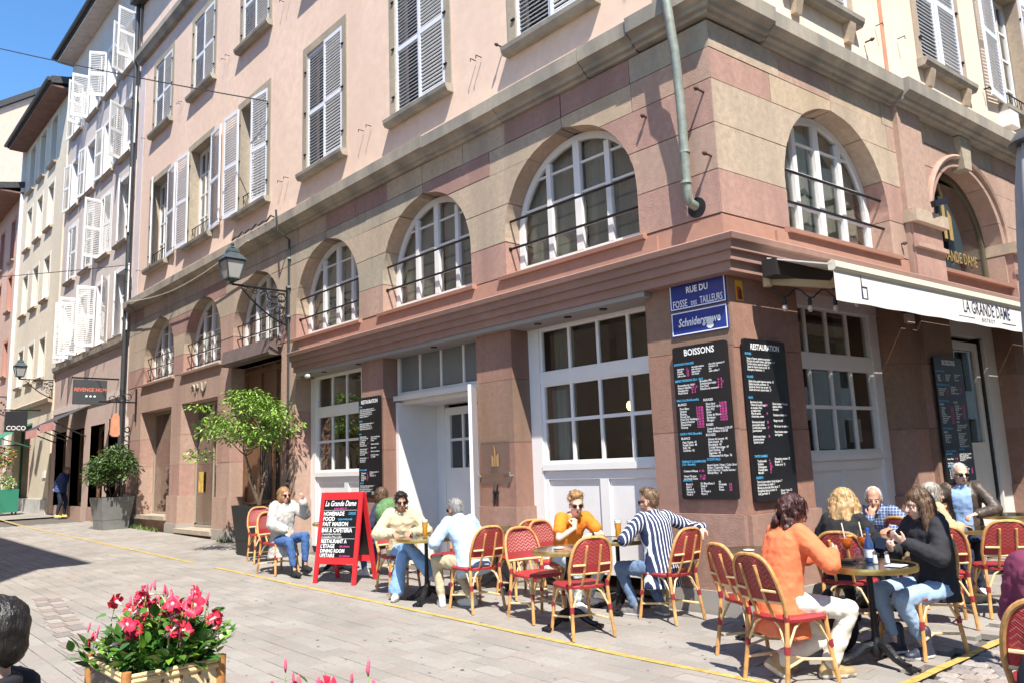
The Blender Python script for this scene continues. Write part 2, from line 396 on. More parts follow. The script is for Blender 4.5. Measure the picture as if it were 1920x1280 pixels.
# canopy ledge with stepped fascia, wraps the corner
prof = [(-.1,3.50),(.17,3.50),(.17,3.60),(.215,3.605),(.215,3.70),(.255,3.705),(.255,3.79),(.30,3.80),(.315,3.86),(.30,3.875),(-.1,3.93)]
mb = MB(); 
A = [F1.P(-9.45, z, o) for o, z in prof]; n = len(prof)
def miter(o, z):   # corner point where both fascias at outset o meet
    # F1: y=-o ; F2: P.n2=o
    y = -o; x = (o - y*F2.n.y)/F2.n.x; return Vector((x, y, z))
B = [miter(o, z) for o, z in prof]; Cc = [F2.P(11.6, z, o) for o, z in prof]
mb.add(A+B+Cc, [tuple(range(n))[::-1], tuple(range(2*n,3*n))]+[(i, (i+1)%n, n+(i+1)%n, n+i) for i in range(n)]+[(n+i, n+(i+1)%n, 2*n+(i+1)%n, 2*n+i) for i in range(n)])
mb.build("canopy_ledge", ledge_m, bld)
mb = MB(); F1.box(mb, -9.40, -1.0, 3.44, 3.499, -.4, .14); mb.build("soffit_board", M("grey_board", (.30,.28,.27), .8), bld)
for a in (-8.6, -7.4, -2.9, -2.35, -1.75, -5.2):
    mb = MB(); mb.tube([F1.P(a,3.439,-.02), F1.P(a,3.425,-.02)], .05, 14); mb.build("downlight", iron, bld)
# string cornice over the arches
cp = [(-.2,6.46),(.05,6.46),(.06,6.50),(.115,6.51),(.125,6.555),(.20,6.60),(.225,6.61),(.235,6.79),(.22,6.80),(-.2,6.84)]
A = [F1.P(-20.25, z, o) for o, z in cp]; B = [miter(o, z) for o, z in cp]; n = len(cp)
E1 = [F2.P(4.05, z, o) for o, z in cp]
# cut in lengths so that joints show
def corn_piece(P, Q):
    m_ = MB(); m_.add(P+Q, [tuple(range(n))[::-1], tuple(range(n,2*n))]+[(i,(i+1)%n,n+(i+1)%n,n+i) for i in range(n)]); m_.build("cornice_block", cornice_m, bld)
xs = [-20.25,-18.1,-16.4,-14.2,-12.6,-10.4,-8.7,-6.6,-5.1,-3.4,-1.75,-.95]
for i in range(len(xs)-1):
    j = rng.uniform(-.012,.012)
    corn_piece([F1.P(xs[i]+.004, z+j, o) for o, z in cp], [F1.P(xs[i+1]-.004, z+j, o) for o, z in cp])
m_ = MB(); G1 = [F1.P(-.946, z+.03, o+.02) for o, z in cp]; G2 = [miter(o+.02, z+.03) for o, z in cp]; G3 = [F2.P(1.0, z+.03, o+.02) for o, z in cp]
m_.add(G1+G2+G3, [tuple(range(n))[::-1], tuple(range(2*n,3*n))]+[(i,(i+1)%n,n+(i+1)%n,n+i) for i in range(n)]+[(n+i,n+(i+1)%n,2*n+(i+1)%n,2*n+i) for i in range(n)]); m_.build("cornice_block", cornice_m, bld)
ys = [1.004,2.5,4.05]
for i in range(2): corn_piece([F2.P(ys[i]+.004, z, o) for o, z in cp], [F2.P(ys[i+1]-.004, z, o) for o, z in cp])
ys = [4.05,5.8,7.6,9.5,11.6]
for i in range(4): corn_piece([F2.P(ys[i]+.004, z, o+.08) for o, z in cp], [F2.P(ys[i+1]-.004, z, o+.08) for o, z in cp])
# projecting centre of the side front: pilaster strip, impost blocks, archivolt
mb = MB(); F2.box(mb, 4.06, 4.75, 3.92, 6.455, -.1, .075); mb.build("stone_block", STONE[5], bld)
for a0, a1 in ((4.02,4.98),(7.36,8.45)):
    mb = MB(); F2.box(mb, a0, a1, 4.72, 4.90, -.3, .20); mb.build("impost", STONE[0], bld)
    mb = MB(); F2.box(mb, a0+.05, a1-.05, 3.95, 4.72, -.3, .11); mb.build("stone_block", STONE[1], bld)
    mb = MB(); F2.profile(mb, [(.10,4.36),(.17,4.36),(.17,4.42),(.13,4.44),(.10,4.44)], a0+.03, a1-.03); mb.build("moulding", STONE[5], bld)
ring = MB(); q = []
for i in range(25):
    t = math.pi*i/24; q.append((6.17+1.34*math.cos(t), 4.90+1.22*math.sin(t)))
ring.tube([F2.P(a, z, .02) for a, z in q], .045, 6); ring.build("archivolt", STONE[5], bld)
mb = MB(); F2.poly(mb, [(6.05,5.92),(6.29,5.92),(6.36,6.44),(5.98,6.44)], -.1, .10); mb.build("keystone", STONE[3], bld)
# ---- plaster walls upstairs
WZ0, WZ1, UZ0, UZ1, TOP = 7.55, 10.12, 11.70, 13.85, 16.6
WC1 = [-18.02, -14.95, -11.80, -8.60, -5.43, -2.38]; HW = .70
holes1 = [(c-HW, c+HW, WZ0, WZ1) for c in WC1]+[(c-HW, c+HW, UZ0, UZ1) for c in WC1]
WC2 = [2.45, 6.0, 8.95]
holes2 = [(c-HW, c+HW, WZ0, WZ1) for c in WC2]+[(c-HW, c+HW, UZ0, UZ1) for c in WC2]
mb = MB(); wall_holes(mb, F1, -20.2, -.004, 6.80, TOP, holes1, -.32, -.02); mb.build("plaster_wall", plaster, bld)
mb = MB(); wall_holes(mb, F2, .02, 11.6, 6.80, TOP, holes2, -.32, -.02); mb.build("plaster_wall", plaster2, bld)
mb = MB(); F1.box(mb, -20.2, -19.72, 6.84, 14.5, -.03, -.012); mb.build("edge_strip", two_scale("pale_lilac", (.62,.55,.56), (.54,.48,.48), .9, .4, 5., .2), bld)
mb = MB(); F2.box(mb, 4.08, 4.17, 6.8, TOP, -.05, -.004); mb.build("old_seam", M("seam_red", (.62,.27,.17), .9, .2, 6), bld)
mb = MB(); mb.prism([F1.P(-20.2,z,o) for o,z in ((-.1,14.5),(.10,14.5),(.14,14.6),(.2,14.66),(.2,14.84),(-.1,14.86))], F1.d*20.2); mb.build("string_course", cornice_m, bld)
# roof and the shell that closes the building
rf = MB(); rf.box((-20.4,-.35,TOP), (.9,.2,TOP+.25)); rf.prism([(-20.4,-.3,TOP+.2),(1.2,-.3,TOP+.2),(1.2,11.0,TOP+.2),(-20.4,11.0,TOP+.2)], (0,0,.3)); rf.build("roof", slate, bld)
sh = MB(); sh.box((-20.2,10.8,0),(1.2,11.0,TOP)); sh.box((-20.2,.35,0),(-20.0,10.8,TOP)); sh.box((-20.0,2.6,0),(-1.8,2.7,TOP)); sh.box((-2.0,2.7,0),(-1.9,10.8,TOP))
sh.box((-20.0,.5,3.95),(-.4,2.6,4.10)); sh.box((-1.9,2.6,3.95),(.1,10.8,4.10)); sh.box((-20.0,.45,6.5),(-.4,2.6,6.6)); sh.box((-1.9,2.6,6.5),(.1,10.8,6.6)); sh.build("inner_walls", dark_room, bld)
# ---- windows
def rect_window(fac, a0, a1, z0, z1, o, cols, zbars, fw=.07, mw=.045, mat=white, name="window", pane=pane_m, split=None):
    f = MB(); d0, d1 = o-.05, o
    fac.box(f, a0, a1, z1-fw, z1, d0, d1); fac.box(f, a0, a1, z0, z0+fw, d0, d1); fac.box(f, a0, a0+fw, z0+fw, z1-fw, d0, d1); fac.box(f, a1-fw, a1, z0+fw, z1-fw, d0, d1)
    xs = [a0+fw+(a1-a0-2*fw)*k/cols for k in range(cols+1)]; zz = [z0+fw]+list(zbars)+[z1-fw]
    for k in range(1, cols):
        hw = (mw if split is None or k not in split else mw*2.2)/2
        fac.box(f, xs[k]-hw, xs[k]+hw, z0+fw, z1-fw, d0+.005, d1-.006 if hw < mw else d1+.012)
    for zb in zbars: fac.box(f, a0+fw, a1-fw, zb-mw/2, zb+mw/2, d0+.008, d1-.010)
    fr = f.build(name, mat, bld)
    for k in range(cols):
        for j in range(len(zz)-1):
            p = MB(); fac.box(p, xs[k]+.015, xs[k+1]-.015, zz[j]+.012, zz[j+1]-.012, o-.034, o-.028); p.build("pane", pane, fr)
    return fr
def arch_window(fac, c, r, o=-.27, bars=True, grid=False, gold=False):
    z0, zs = SILL+.02, SPRING; f = MB(); R0 = r-.005; R1 = r-.10; d0, d1 = o-.06, o
    ins = lambda rr: (lambda z: c-span_in(c, rr, zs, z), lambda z: c+span_in(c, rr, zs, z))
    outer = [(c+R0*math.cos(math.pi*i/28), zs+R0*math.sin(math.pi*i/28)) for i in range(29)]; inner = [(c+R1*math.cos(math.pi*i/28), zs+R1*math.sin(math.pi*i/28)) for i in range(29)]
    for i in range(28):
        f.hexa([fac.P(*outer[i],d0),fac.P(*outer[i+1],d0),fac.P(*inner[i+1],d0),fac.P(*inner[i],d0),fac.P(*outer[i],d1),fac.P(*outer[i+1],d1),fac.P(*inner[i+1],d1),fac.P(*inner[i],d1)])
    fac.box(f, c-R0, c-R1, z0, zs, d0, d1); fac.box(f, c+R1, c+R0, z0, zs, d0, d1); fac.box(f, c-R1, c+R1, z0, z0+.11, d0, d1+.01)
    if gold:
        fr = f.build("window", M("bronze_frame", (.10,.085,.05), .5), bld)
        p = MB(); q = clip_poly(c-R1, c+R1, z0+.10, zs+R1, *ins(R1), n=18); fac.poly(p, q, o-.04, o-.03); p.build("pane", pane_m, fr); return fr
    cols = [c-R1, c-.53, c, c+.53, c+R1]; rows = [z0+.11, 4.68, 5.14, 5.55, zs+R1]
    for k in (1,2,3):
        hw = .042 if k != 2 else .056; top = zs+math.sqrt(max(0, R1*R1-(abs(cols[k]-c)+hw)**2))+.01
        fac.box(f, cols[k]-hw, cols[k]+hw, z0+.11, top, d0+.004, d1+.012)
    for zb in rows[1:4]:
        h = span_in(c, R1, zs, zb); fac.box(f, c-h, c+h, zb-.014, zb+.014, d0+.01, d1-.012)
    fr = f.build("window", white, bld)
    for k in range(4):
        for j in range(4):
            q = clip_poly(cols[k]+.02, cols[k+1]-.02, rows[j]+.01, rows[j+1]-.01, *ins(R1+.005), n=6)
            if q: p = MB(); fac.poly(p, q, o-.04, o-.034); p.build("pane", pane_m, fr)
    cu = MB(); q = []                               # half drawn linen curtains
    for sgn in (-1, 1):
        pts = [(c+sgn*(.02+.1425*k), -.42+.035*math.sin(k*2.1)) for k in range(9)]
        for i in range(8):
            (a, oo), (b, o2) = pts[i], pts[i+1]; ta = zs+span_in(c,r,c,0)*0; 
            ha = SPRING+math.sqrt(max(.02, r*r-(a-c)**2))-.02; hb = SPRING+math.sqrt(max(.02, r*r-(b-c)**2))-.02
            cu.add([fac.P(a,z0,oo),fac.P(b,z0,o2),fac.P(b,hb,o2),fac.P(a,ha,oo)], [(0,1,2,3)])
    cu.build("curtain", curtain_m, bld, smooth=2, fix=False)
    if bars:
        for k, zb in enumerate((4.60, 5.0)):
            b = MB(); b.tube([fac.P(c-r-.04,zb,-.09), fac.P(c+r+.04,zb,-.09)], .018, 8); b.tube([fac.P(c-r+.01,zb,-.09), fac.P(c-r-.03,zb,-.09)], .032, 8); b.build("window_bar", iron, bld)
    if grid:
        b = MB(); 
        for zb in (4.32, 4.62, 4.92): b.tube([fac.P(c-r-.02,zb,-.10), fac.P(c+r+.02,zb,-.10)], .015, 6)
        for k in range(5): a = c-.9+.45*k; b.tube([fac.P(a,4.28,-.10), fac.P(a,4.98,-.10)], .010, 6)
        b.build("railing", iron, bld)
for i, c in enumerate(C1): arch_window(F1, c, 1.175, bars=i > 2, grid=i < 3)
for i, c in enumerate(C2): arch_window(F2, c, 1.2, bars=i == 0, gold=i == 1)
# shutters: frame with louvre slats
slat_cache = {}
def shutter_mesh(wd, ht, mat):
    k = (round(wd,3), round(ht,3), mat.name)
    if k in slat_cache: return slat_cache[k]
    f = MB(); s = MB(); e = .055
    f.box((0,0,0),(e,.035,ht)); f.box((wd-e,0,0),(wd,.035,ht)); f.box((e,0,0),(wd-e,.035,.10)); f.box((e,0,ht-.08),(wd-e,.035,ht)); f.box((e,0,ht*.47),(wd-e,.035,ht*.47+.08))
    for z0, z1 in ((.10, ht*.47), (ht*.47+.08, ht-.08)):
        n_ = int((z1-z0)/.062)
        for i in range(n_):
            z = z0+(i+.5)*(z1-z0)/n_
            s.obox((wd/2,.017,z), ((wd/2-e,0,0), (0,.011,.0055), (0,-.002,.0052)))
    fm = f.build("tmp", mat); sm = s.build("tmp", mat); a, b = fm.data, sm.data
    bpy.data.objects.remove(fm); bpy.data.objects.remove(sm); slat_cache[k] = (a, b); return a, b
def put_shutter(parent, fac, hinge, z, o, wd, ht, ang, side, mat=None):
    """side +1: leaf hangs on its left edge (towards +a when closed); ang 0 closed, 180 folded back on the wall"""
    mat = mat or shutter_m; a, b = shutter_mesh(wd, ht, mat)
    dx = fac.d*(side*math.cos(R(ang))) + fac.n*math.sin(R(ang)); dz = Vector((0,0,1)); ny = dz.cross(dx)
    if ny.dot(fac.n) < 0 and ang < 90: pass
    Mx = Matrix((dx, ny, dz)).transposed().to_4x4(); Mx.translation = fac.P(hinge, z, o)
    s = bpy.data.objects.new("shutter", a); COL.objects.link(s); s.parent = parent; s.matrix_parent_inverse = parent.matrix_world.inverted() if False else Matrix.Identity(4); s.matrix_local = Mx
    t = bpy.data.objects.new("slats", b); COL.objects.link(t); t.parent = s; t["kind"] = "stuff"
    return s
def upper_window(fac, c, z0, z1, state, frame_m, parent=None, sill_br=False, grille=False, surround=True):
    parent = parent or bld
    if surround:
        f = MB(); fac.box(f, c-HW-.16, c-HW+.008, z0-.02, z1+.16, -.23, .004); fac.box(f, c+HW-.008, c+HW+.16, z0-.02, z1+.16, -.23, .004); fac.box(f, c-HW+.008, c+HW-.008, z1-.008, z1+.16, -.23, .004); f.build("window_surround", frame_m, parent)
    s = MB(); fac.profile(s, [(-.3,z0-.15),(.10,z0-.15),(.14,z0-.09),(.15,z0-.03),(-.3,z0+.006)], c-HW-.18, c+HW+.18); s.build("sill", cornice_m, parent)
    if sill_br:
        for q in (-.62,.62):
            s = MB(); fac.profile(s, [(-.05,z0-.42),(.05,z0-.42),(.10,z0-.22),(.11,z0-.152),(-.05,z0-.152)], c+q-.07, c+q+.07); s.build("bracket", STONE[0], parent)
    ht = z1-z0-.02; wd = HW-.005
    L, Rr = state                                     # angles of left and right leaf, None = missing
    put_shutter(parent, fac, c-HW if L < 90 else c-HW-.02, z0+.01, -.03 if L < 90 else .035, wd, ht, L, 1)
    put_shutter(parent, fac, c+HW if Rr < 90 else c+HW+.02, z0+.01, -.03 if Rr < 90 else .035, wd, ht, Rr, -1)
    for sg in (-1, 1):                                # hinges and shutter hooks
        for q in (.15, .5, .85): h = MB(); h.box(*sorted_box(fac.P(c+sg*(HW+.03)-.035, z0+ht*q-.012, -.0), fac.P(c+sg*(HW+.03)+.035, z0+ht*q+.012, .03))); h.build("hinge", iron, parent)
        h = MB(); p = fac.P(c+sg*(HW*2+.06), z0+.12, 0); h.tube([p, p+fac.n*.11, p+fac.n*.11+Vector((0,0,-.05))], .008, 6)
        h.build("shutter_hook", iron, parent)
    if L > 20 or Rr > 20:
        rect_window(fac, c-HW+.02, c+HW-.02, z0+.02, z1-.02, -.24, 4, [z0+(z1-z0)*.28, z0+(z1-z0)*.52, z0+(z1-z0)*.74], fw=.08, mw=.04, split=(2,))
        cu = MB(); 
        for k in range(10): cu.add([fac.P(c-HW+.14*k,z0,-.36+.02*(k%2)),fac.P(c-HW+.14*(k+1),z0,-.36+.02*((k+1)%2)),fac.P(c-HW+.14*(k+1),z1,-.36+.02*((k+1)%2)),fac.P(c-HW+.14*k,z1,-.36+.02*(k%2))],[(0,1,2,3)])
        cu.build("curtain", curtain_m, parent, smooth=2, fix=False)
    else:
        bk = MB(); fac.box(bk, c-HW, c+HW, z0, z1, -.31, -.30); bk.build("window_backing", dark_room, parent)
    if grille:
        g = MB(); g.tube([fac.P(c-HW,z0+.42,-.08),fac.P(c+HW,z0+.42,-.08)], .012, 6); g.tube([fac.P(c-HW,z0+.06,-.08),fac.P(c+HW,z0+.06,-.08)], .012, 6)
        for k in range(13):
            a = c-HW+.05+k*(2*HW-.1)/12; g.tube([fac.P(a,z0+.06,-.08),fac.P(a+.03*(1 if k%2 else -1),z0+.24,-.08),fac.P(a,z0+.42,-.08)], .007, 5)
        g.build("balcony_grille", iron, parent)
def sorted_box(p, q): return (tuple(min(p[i],q[i]) for i in range(3)), tuple(max(p[i],q[i])+1e-4 for i in range(3)))
st1 = {0:(20,176), 1:(176,176), 2:(176,6), 3:(0,0), 4:(0,0), 5:(0,0)}
for i, c in enumerate(WC1): upper_window(F1, c, WZ0, WZ1, st1[i], STONE[3], grille=i < 3)
for i, c in enumerate(WC1): upper_window(F1, c, UZ0, UZ1, (0,0), STONE[3])
for i, c in enumerate(WC2): upper_window(F2, c, WZ0, WZ1, (0,0) if i < 2 else (176,176), STONE[0], sill_br=True, grille=i == 2)
# ---- shop fronts of the cafe
def room(a0, a1, fac, dep=2.2, z1=3.5):
    r_ = MB()
    for q in (fac.P(a0,0,-.45),): pass
    fac.box(r_, a0-.3, a1+.3, .05, z1, -dep-.1, -dep); fac.box(r_, a0-.35, a0-.3, .05, z1, -dep, -.5); fac.box(r_, a1+.3, a1+.35, .05, z1, -dep, -.5); fac.box(r_, a0-.3, a1+.3, z1, z1+.05, -dep, -.45); fac.box(r_, a0-.3, a1+.3, 0, .05, -dep, -.45)
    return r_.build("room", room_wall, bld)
def shopfront(fac, a0, a1, o=-.35, panels=2, curtain=-1):
    f = MB(); fac.box(f, a0, a1, 3.41, 3.60, o-.10, o+.03); fac.box(f, a0, a0+.20, .2, 3.41, o-.10, o+.02); fac.box(f, a1-.20 if fac is F2 else a1-.02, a1, .2, 3.41, o-.10, o+.02)
    fac.box(f, a0+.2, a1-.02, 2.66, 2.83, o-.09, o+.006); fac.box(f, a0+.2, a1-.02, 1.50, 1.585, o-.10, o+.035); f.profile if False else None
    f.build("shopfront_frame", white, bld)
    p = MB(); fac.box(p, a0+.2, a1-.02, .2, 1.50, o-.10, o-.035); w_ = (a1-a0-.22)/panels
    for k in range(panels+1): fac.box(p, a0+.2+w_*k-(.07 if k else 0), a0+.2+w_*k+(.07 if k < panels else 0), .21, 1.495, o-.09, o-.004)
    fac.box(p, a0+.27, a1-.05, 1.38, 1.496, o-.09, o-.0045); fac.box(p, a0+.27, a1-.05, .212, .34, o-.09, o-.0045); p.build("base_panel", white, bld)
    a = a0+.20; b = a1-.02 if fac is F1 else a1-.2
    rect_window(fac, a, b, 2.80, 3.43, o-.01, 4, [], fw=.04)
    rect_window(fac, a, b, 1.57, 2.69, o-.005, 4, [2.16], fw=.06)
    cu = MB(); sg = a if curtain < 0 else b
    for k in range(9):
        x0, x1 = sg-curtain*(.03+.045*k), sg-curtain*(.03+.045*(k+1)); cu.add([fac.P(x0,.6,-.62+.03*(k%2)),fac.P(x1,.6,-.62+.03*((k+1)%2)),fac.P(x1,3.42,-.62+.03*((k+1)%2)),fac.P(x0,3.42,-.62+.03*(k%2))],[(0,1,2,3)])
    cu.build("curtain", M("grey_curtain", (.24,.24,.20), .9, .1, 5), bld, smooth=2, fix=False)
    room(a0, a1, fac)
    for q, (da, z, dep) in enumerate(((.9,2.35,1.4),(1.6,2.25,1.9))):
        l = MB(); P = fac.P(a0+da, z, -dep); l.ell(P, (.05,.05,.07), seg=10, rings=6); l.build("pendant_bulb", bulb_m, bld)
        l = MB(); l.tube([P+Vector((0,0,.06)), fac.P(a0+da,3.5,-dep)], .006, 5); l.cap(P+Vector((0,0,.06)), P+Vector((0,0,.12)), .025, .015); l.build("pendant_cord", iron, bld)
    fr = MB(); fac.box(fr, a0+1.3, a0+1.9, 1.9, 2.6, -2.19, -2.15); fr.build("wall_picture", M("picture_dark", (.06,.035,.03), .5, .5, 6), bld)
    sh_ = MB(); 
    for zz in (1.2,1.55,1.9): fac.box(sh_, a0+.3, a0+1.2, zz, zz+.03, -2.19, -1.95)
    sh_.build("wall_shelf", wood_m, bld)
shopfront(F1, -3.42, -1.10); shopfront(F1, -9.68, -7.26); shopfront(F2, 1.24, 3.63, curtain=1)
# notice behind the side window
mb = MB(); F2.box(mb, 2.83, 3.12, 1.72, 2.02, -.43, -.425); mb.build("paper_notice", M("paper", (.6,.6,.57), .8), bld)
# entrance bay on the street front
f = MB(); F1.box(f, -6.6, -4.17, 3.50, 3.62, -.36, -.25); F1.box(f, -6.6, -4.17, 2.72, 2.80, -.36, -.20); f.build("transom_frame", cream_paint, bld)
rect_window(F1, -6.58, -4.18, 2.79, 3.52, -.28, 4, [], fw=.07, mat=cream_paint, pane=M("frosted_pane", (.16,.17,.165), .25, .1, 2))
f = MB(); F1.box(f, -6.60, -6.52, .0, 2.70, -1.2, -.25); F1.box(f, -6.52, -6.30, 0.0, 2.70, -1.15, -1.05); F1.box(f, -4.25, -4.17, 0, 2.70, -1.2, -.30); F1.box(f, -6.6, -4.17, 2.66, 2.719, -1.2, -.36); f.build("entrance_lining", white, bld)
rect_window(F1, -6.30, -5.36, 1.45, 2.60, -1.06, 2, [2.05], fw=.13, name="inner_door")
f = MB(); F1.box(f, -6.30, -5.36, .05, 1.449, -1.11, -1.06); F1.box(f, -6.14, -5.52, .25, 1.3, -1.075, -1.045); F1.box(f, -5.36, -4.25, .05, 2.62, -1.12, -1.07); f.build("door_panel", white, bld)
f = MB(); f.obox(F1.P(-4.215, 1.40, .0)+Vector((.70,-.714,0))*.40, (Vector((.714,.70,0))*.022, Vector((.70,-.714,0))*.40, Vector((0,0,1.28)))); dl = f.build("open_door_leaf", M("door_leaf_paint", (.66,.70,.78), .4), bld)
for zz in (.5,1.35,1.95): f = MB(); f.tube([F1.P(-4.24,zz-.05,.03), F1.P(-4.24,zz+.05,.03)], .02, 8); f.build("door_hinge", zinc, bld)
room(-6.5, -4.2, F1, 3.0)
# glass door on the side front
f = MB(); F2.box(f, 4.90, 7.2, 3.30, 3.6, -.40, -.28); F2.box(f, 6.86, 7.2, .0, 3.3, -.40, -.28); f.build("door_frame", cream_paint, bld)
rect_window(F2, 4.95, 6.60, 1.55, 3.22, -.30, 1, [], fw=.12, mat=cream_paint, name="glass_door")
f = MB(); F2.box(f, 4.95, 6.60, .05, 1.549, -.36, -.30); F2.box(f, 5.1, 6.45, .25, 1.35, -.31, -.285); F2.box(f, 6.66, 6.70, .05, 3.28, -.36, -.22, ); f.build("door_panel", cream_paint, bld)
f = MB(); F2.box(f, 6.60, 6.66, .05, 3.3, -.39, -.27); F2.box(f, 6.70,6.73,.05,3.3,-.39,-.25); f.build("door_gap", iron, bld)
cu = MB()
for k in range(10): cu.add([F2.P(5.0+.15*k,1.3,-.55+.04*(k%2)),F2.P(5.0+.15*(k+1),1.3,-.55+.04*((k+1)%2)),F2.P(5.0+.15*(k+1),3.3,-.55+.04*((k+1)%2)),F2.P(5.0+.15*k,3.3,-.55+.04*(k%2))],[(0,1,2,3)])
cu.build("curtain", M("olive_curtain", (.16,.155,.10), .9, .1, 4), bld, smooth=2, fix=False)
# ---- left shop openings
for a0, a1, dr in ((-18.9,-16.5,0), (-15.8,-13.5,1)):
    f = MB(); zb = .62 if not dr else .35; g = gz(a0)
    F1.box(f, a0, a1, zb-.10, zb, -.45, .12); f.build("sill" if not dr else "door_step", STONE[3], bld)
    f = MB(); F1.box(f, a0, a1, -.3, zb-.101, -.5, -.02); f.build("plinth_wall", STONE[1], bld)
    rect_window(F1, a0+.01, a1-.01, zb+.01, 3.40, -.38, 1 if not dr else 2, [], fw=.05, mat=M("shop_frame", (.34,.28,.22), .5))
    room(a0, a1, F1, 1.8, 3.4)
f = MB(); F1.box(f, -14.45, -14.05, 1.85, 2.65, -.375, -.37); F1.box(f, -15.5, -15.2, 1.2, 1.7, -.375, -.37); f.build("shop_poster", M("poster_yellow", (.62,.42,.10), .7, .4, 5), bld)
f = MB(); F1.box(f, -12.78, -10.3, .1, 3.97, -.42, -.36); 
for a in (-12.7,-11.95,-11.2,-10.42): F1.box(f, a-.06, a+.06, .12, 3.95, -.40, -.31)
for z in (.14,.95,2.9,3.85): F1.box(f, -12.75, -10.33, z-.05, z+.05, -.40, -.315)
f.build("wooden_door", wood_m, bld)
g = MB()
for k in range(11):
    a = -11.85+.052*k; g.tube([F1.P(a,1.05,-.30),F1.P(a+.02*(1 if k%2 else -1),1.9,-.30),F1.P(a,2.8,-.30)], .010, 5)
for k in range(12):
    a = -11.08+.055*k; g.tube([F1.P(a,1.05,-.30),F1.P(a+.02*(1 if k%2 else -1),1.9,-.30),F1.P(a,2.8,-.30)], .010, 5)
g.build("door_grille", iron, bld)
f = MB(); F1.profile(f, [(-.3,3.98),(.24,3.98),(.26,4.03),(.22,4.32),(.1,4.36),(-.3,4.36)], -12.72, -10.35); f.build("door_canopy", M("brown_zinc", (.15,.11,.095), .6, .2, 4), bld)
# carved rosettes over the left shops
f = MB()
for c in (-14.6,):
    for sg in (-1,1):
        q = [F1.P(c+sg*(.08+.35*t)+.07*math.cos(t*9)*t, 3.72+.10*math.sin(t*9), .02) for t in [k/18 for k in range(19)]]; f.tube(q, .025, 6)
f.build("ornament", STONE[3], bld)
# ---- rainwater pipes
def pipe(pts, r, name, mat, parent=None, bands=(), label=None, cat=None):
    m_ = MB(); m_.tube(pts, r, 12); o_ = m_.build(name, mat, parent, smooth=True)
    return o_
dp = empty("downpipe", F1.P(-.33,4.6,0), 0, "verdigris zinc downpipe near the corner, ending in a round wall hole", "downpipe")
def under(o_, root): o_.parent = root; o_.matrix_parent_inverse = Matrix.Translation(root.location).inverted(); return o_
copper = M("verdigris_zinc", (.27,.30,.26), .55, .3, 9., .15, 50, metal=.2)
under(pipe([F1.P(-.36,TOP,.16),F1.P(-.33,7.5,.16),F1.P(-.31,6.95,.31),F1.P(-.27,6.42,.31),F1.P(-.28,6.1,.24),F1.P(-.30,5.46,.17),F1.P(-.33,4.50,.13),F1.P(-.325,4.38,.10),F1.P(-.31,4.33,-.05)], .052, "pipe", copper), dp)
for a, z in ((-.314,4.95),(-.326,4.6)): mb = MB(); mb.tube([F1.P(a,z-.015,.14),F1.P(a,z+.015,.14)], .062, 12); under(mb.build("collar", copper), dp)
mb = MB(); mb.tube([F1.P(-.30,4.33,.006),F1.P(-.30,4.33,.012)], .115, 16); mb.build("pipe_hole", iron, bld)
dq = empty("downpipe", F1.P(-10.05,0,0), 0, "thin grey cable pipe beside the lantern bracket, running down to the cafe ledge", "downpipe")
under(pipe([F1.P(-10.0,6.9,.30),F1.P(-9.97,6.45,.28),F1.P(-9.93,6.3,.04),F1.P(-9.92,.3,.04)], .021, "pipe", zinc_d), dq)
for z in (5.9,5.3,4.7,2.4,1.4): mb = MB(); mb.tube([F1.P(-9.92,z-.02,.04),F1.P(-9.92,z+.02,.04)], .042, 8); under(mb.build("collar", zinc), dq)
dr_ = empty("downpipe", F1.P(-20.35,0,0), 0, "dark downpipe in the joint between pink corner building and lilac house", "downpipe")
under(pipe([F1.P(-20.3,19.0,.12),F1.P(-20.3,15.0,.12),F1.P(-20.3,14.5,.12),F1.P(-20.3,.5,.12)], .065, "pipe", zinc_d), dr_)
for z in (4.2,7.5,10.5,13.4): mb = MB(); mb.tube([F1.P(-20.3,z-.02,.12),F1.P(-20.3,z+.02,.12)], .08, 8); under(mb.build("collar", zinc_d), dr_)
# stray hooks and anchors on the corner pier
for fac, a, z, l in ((F1,-.10,5.62,.15),(F1,-.07,4.86,.13),(F1,-3.36,7.62,.12),(F1,-.9,5.62,.07),(F2,3.55,7.30,.10),(F2,3.9,4.4,.05)):
    h = MB(); p = fac.P(a,z,0); h.tube([p, p+fac.n*l], .014, 6); h.cap(p+fac.n*l, p+fac.n*(l+.02), .028, .02); h.build("wall_anchor", M("rusty_iron", (.10,.06,.045), .8, .4, 20), bld)
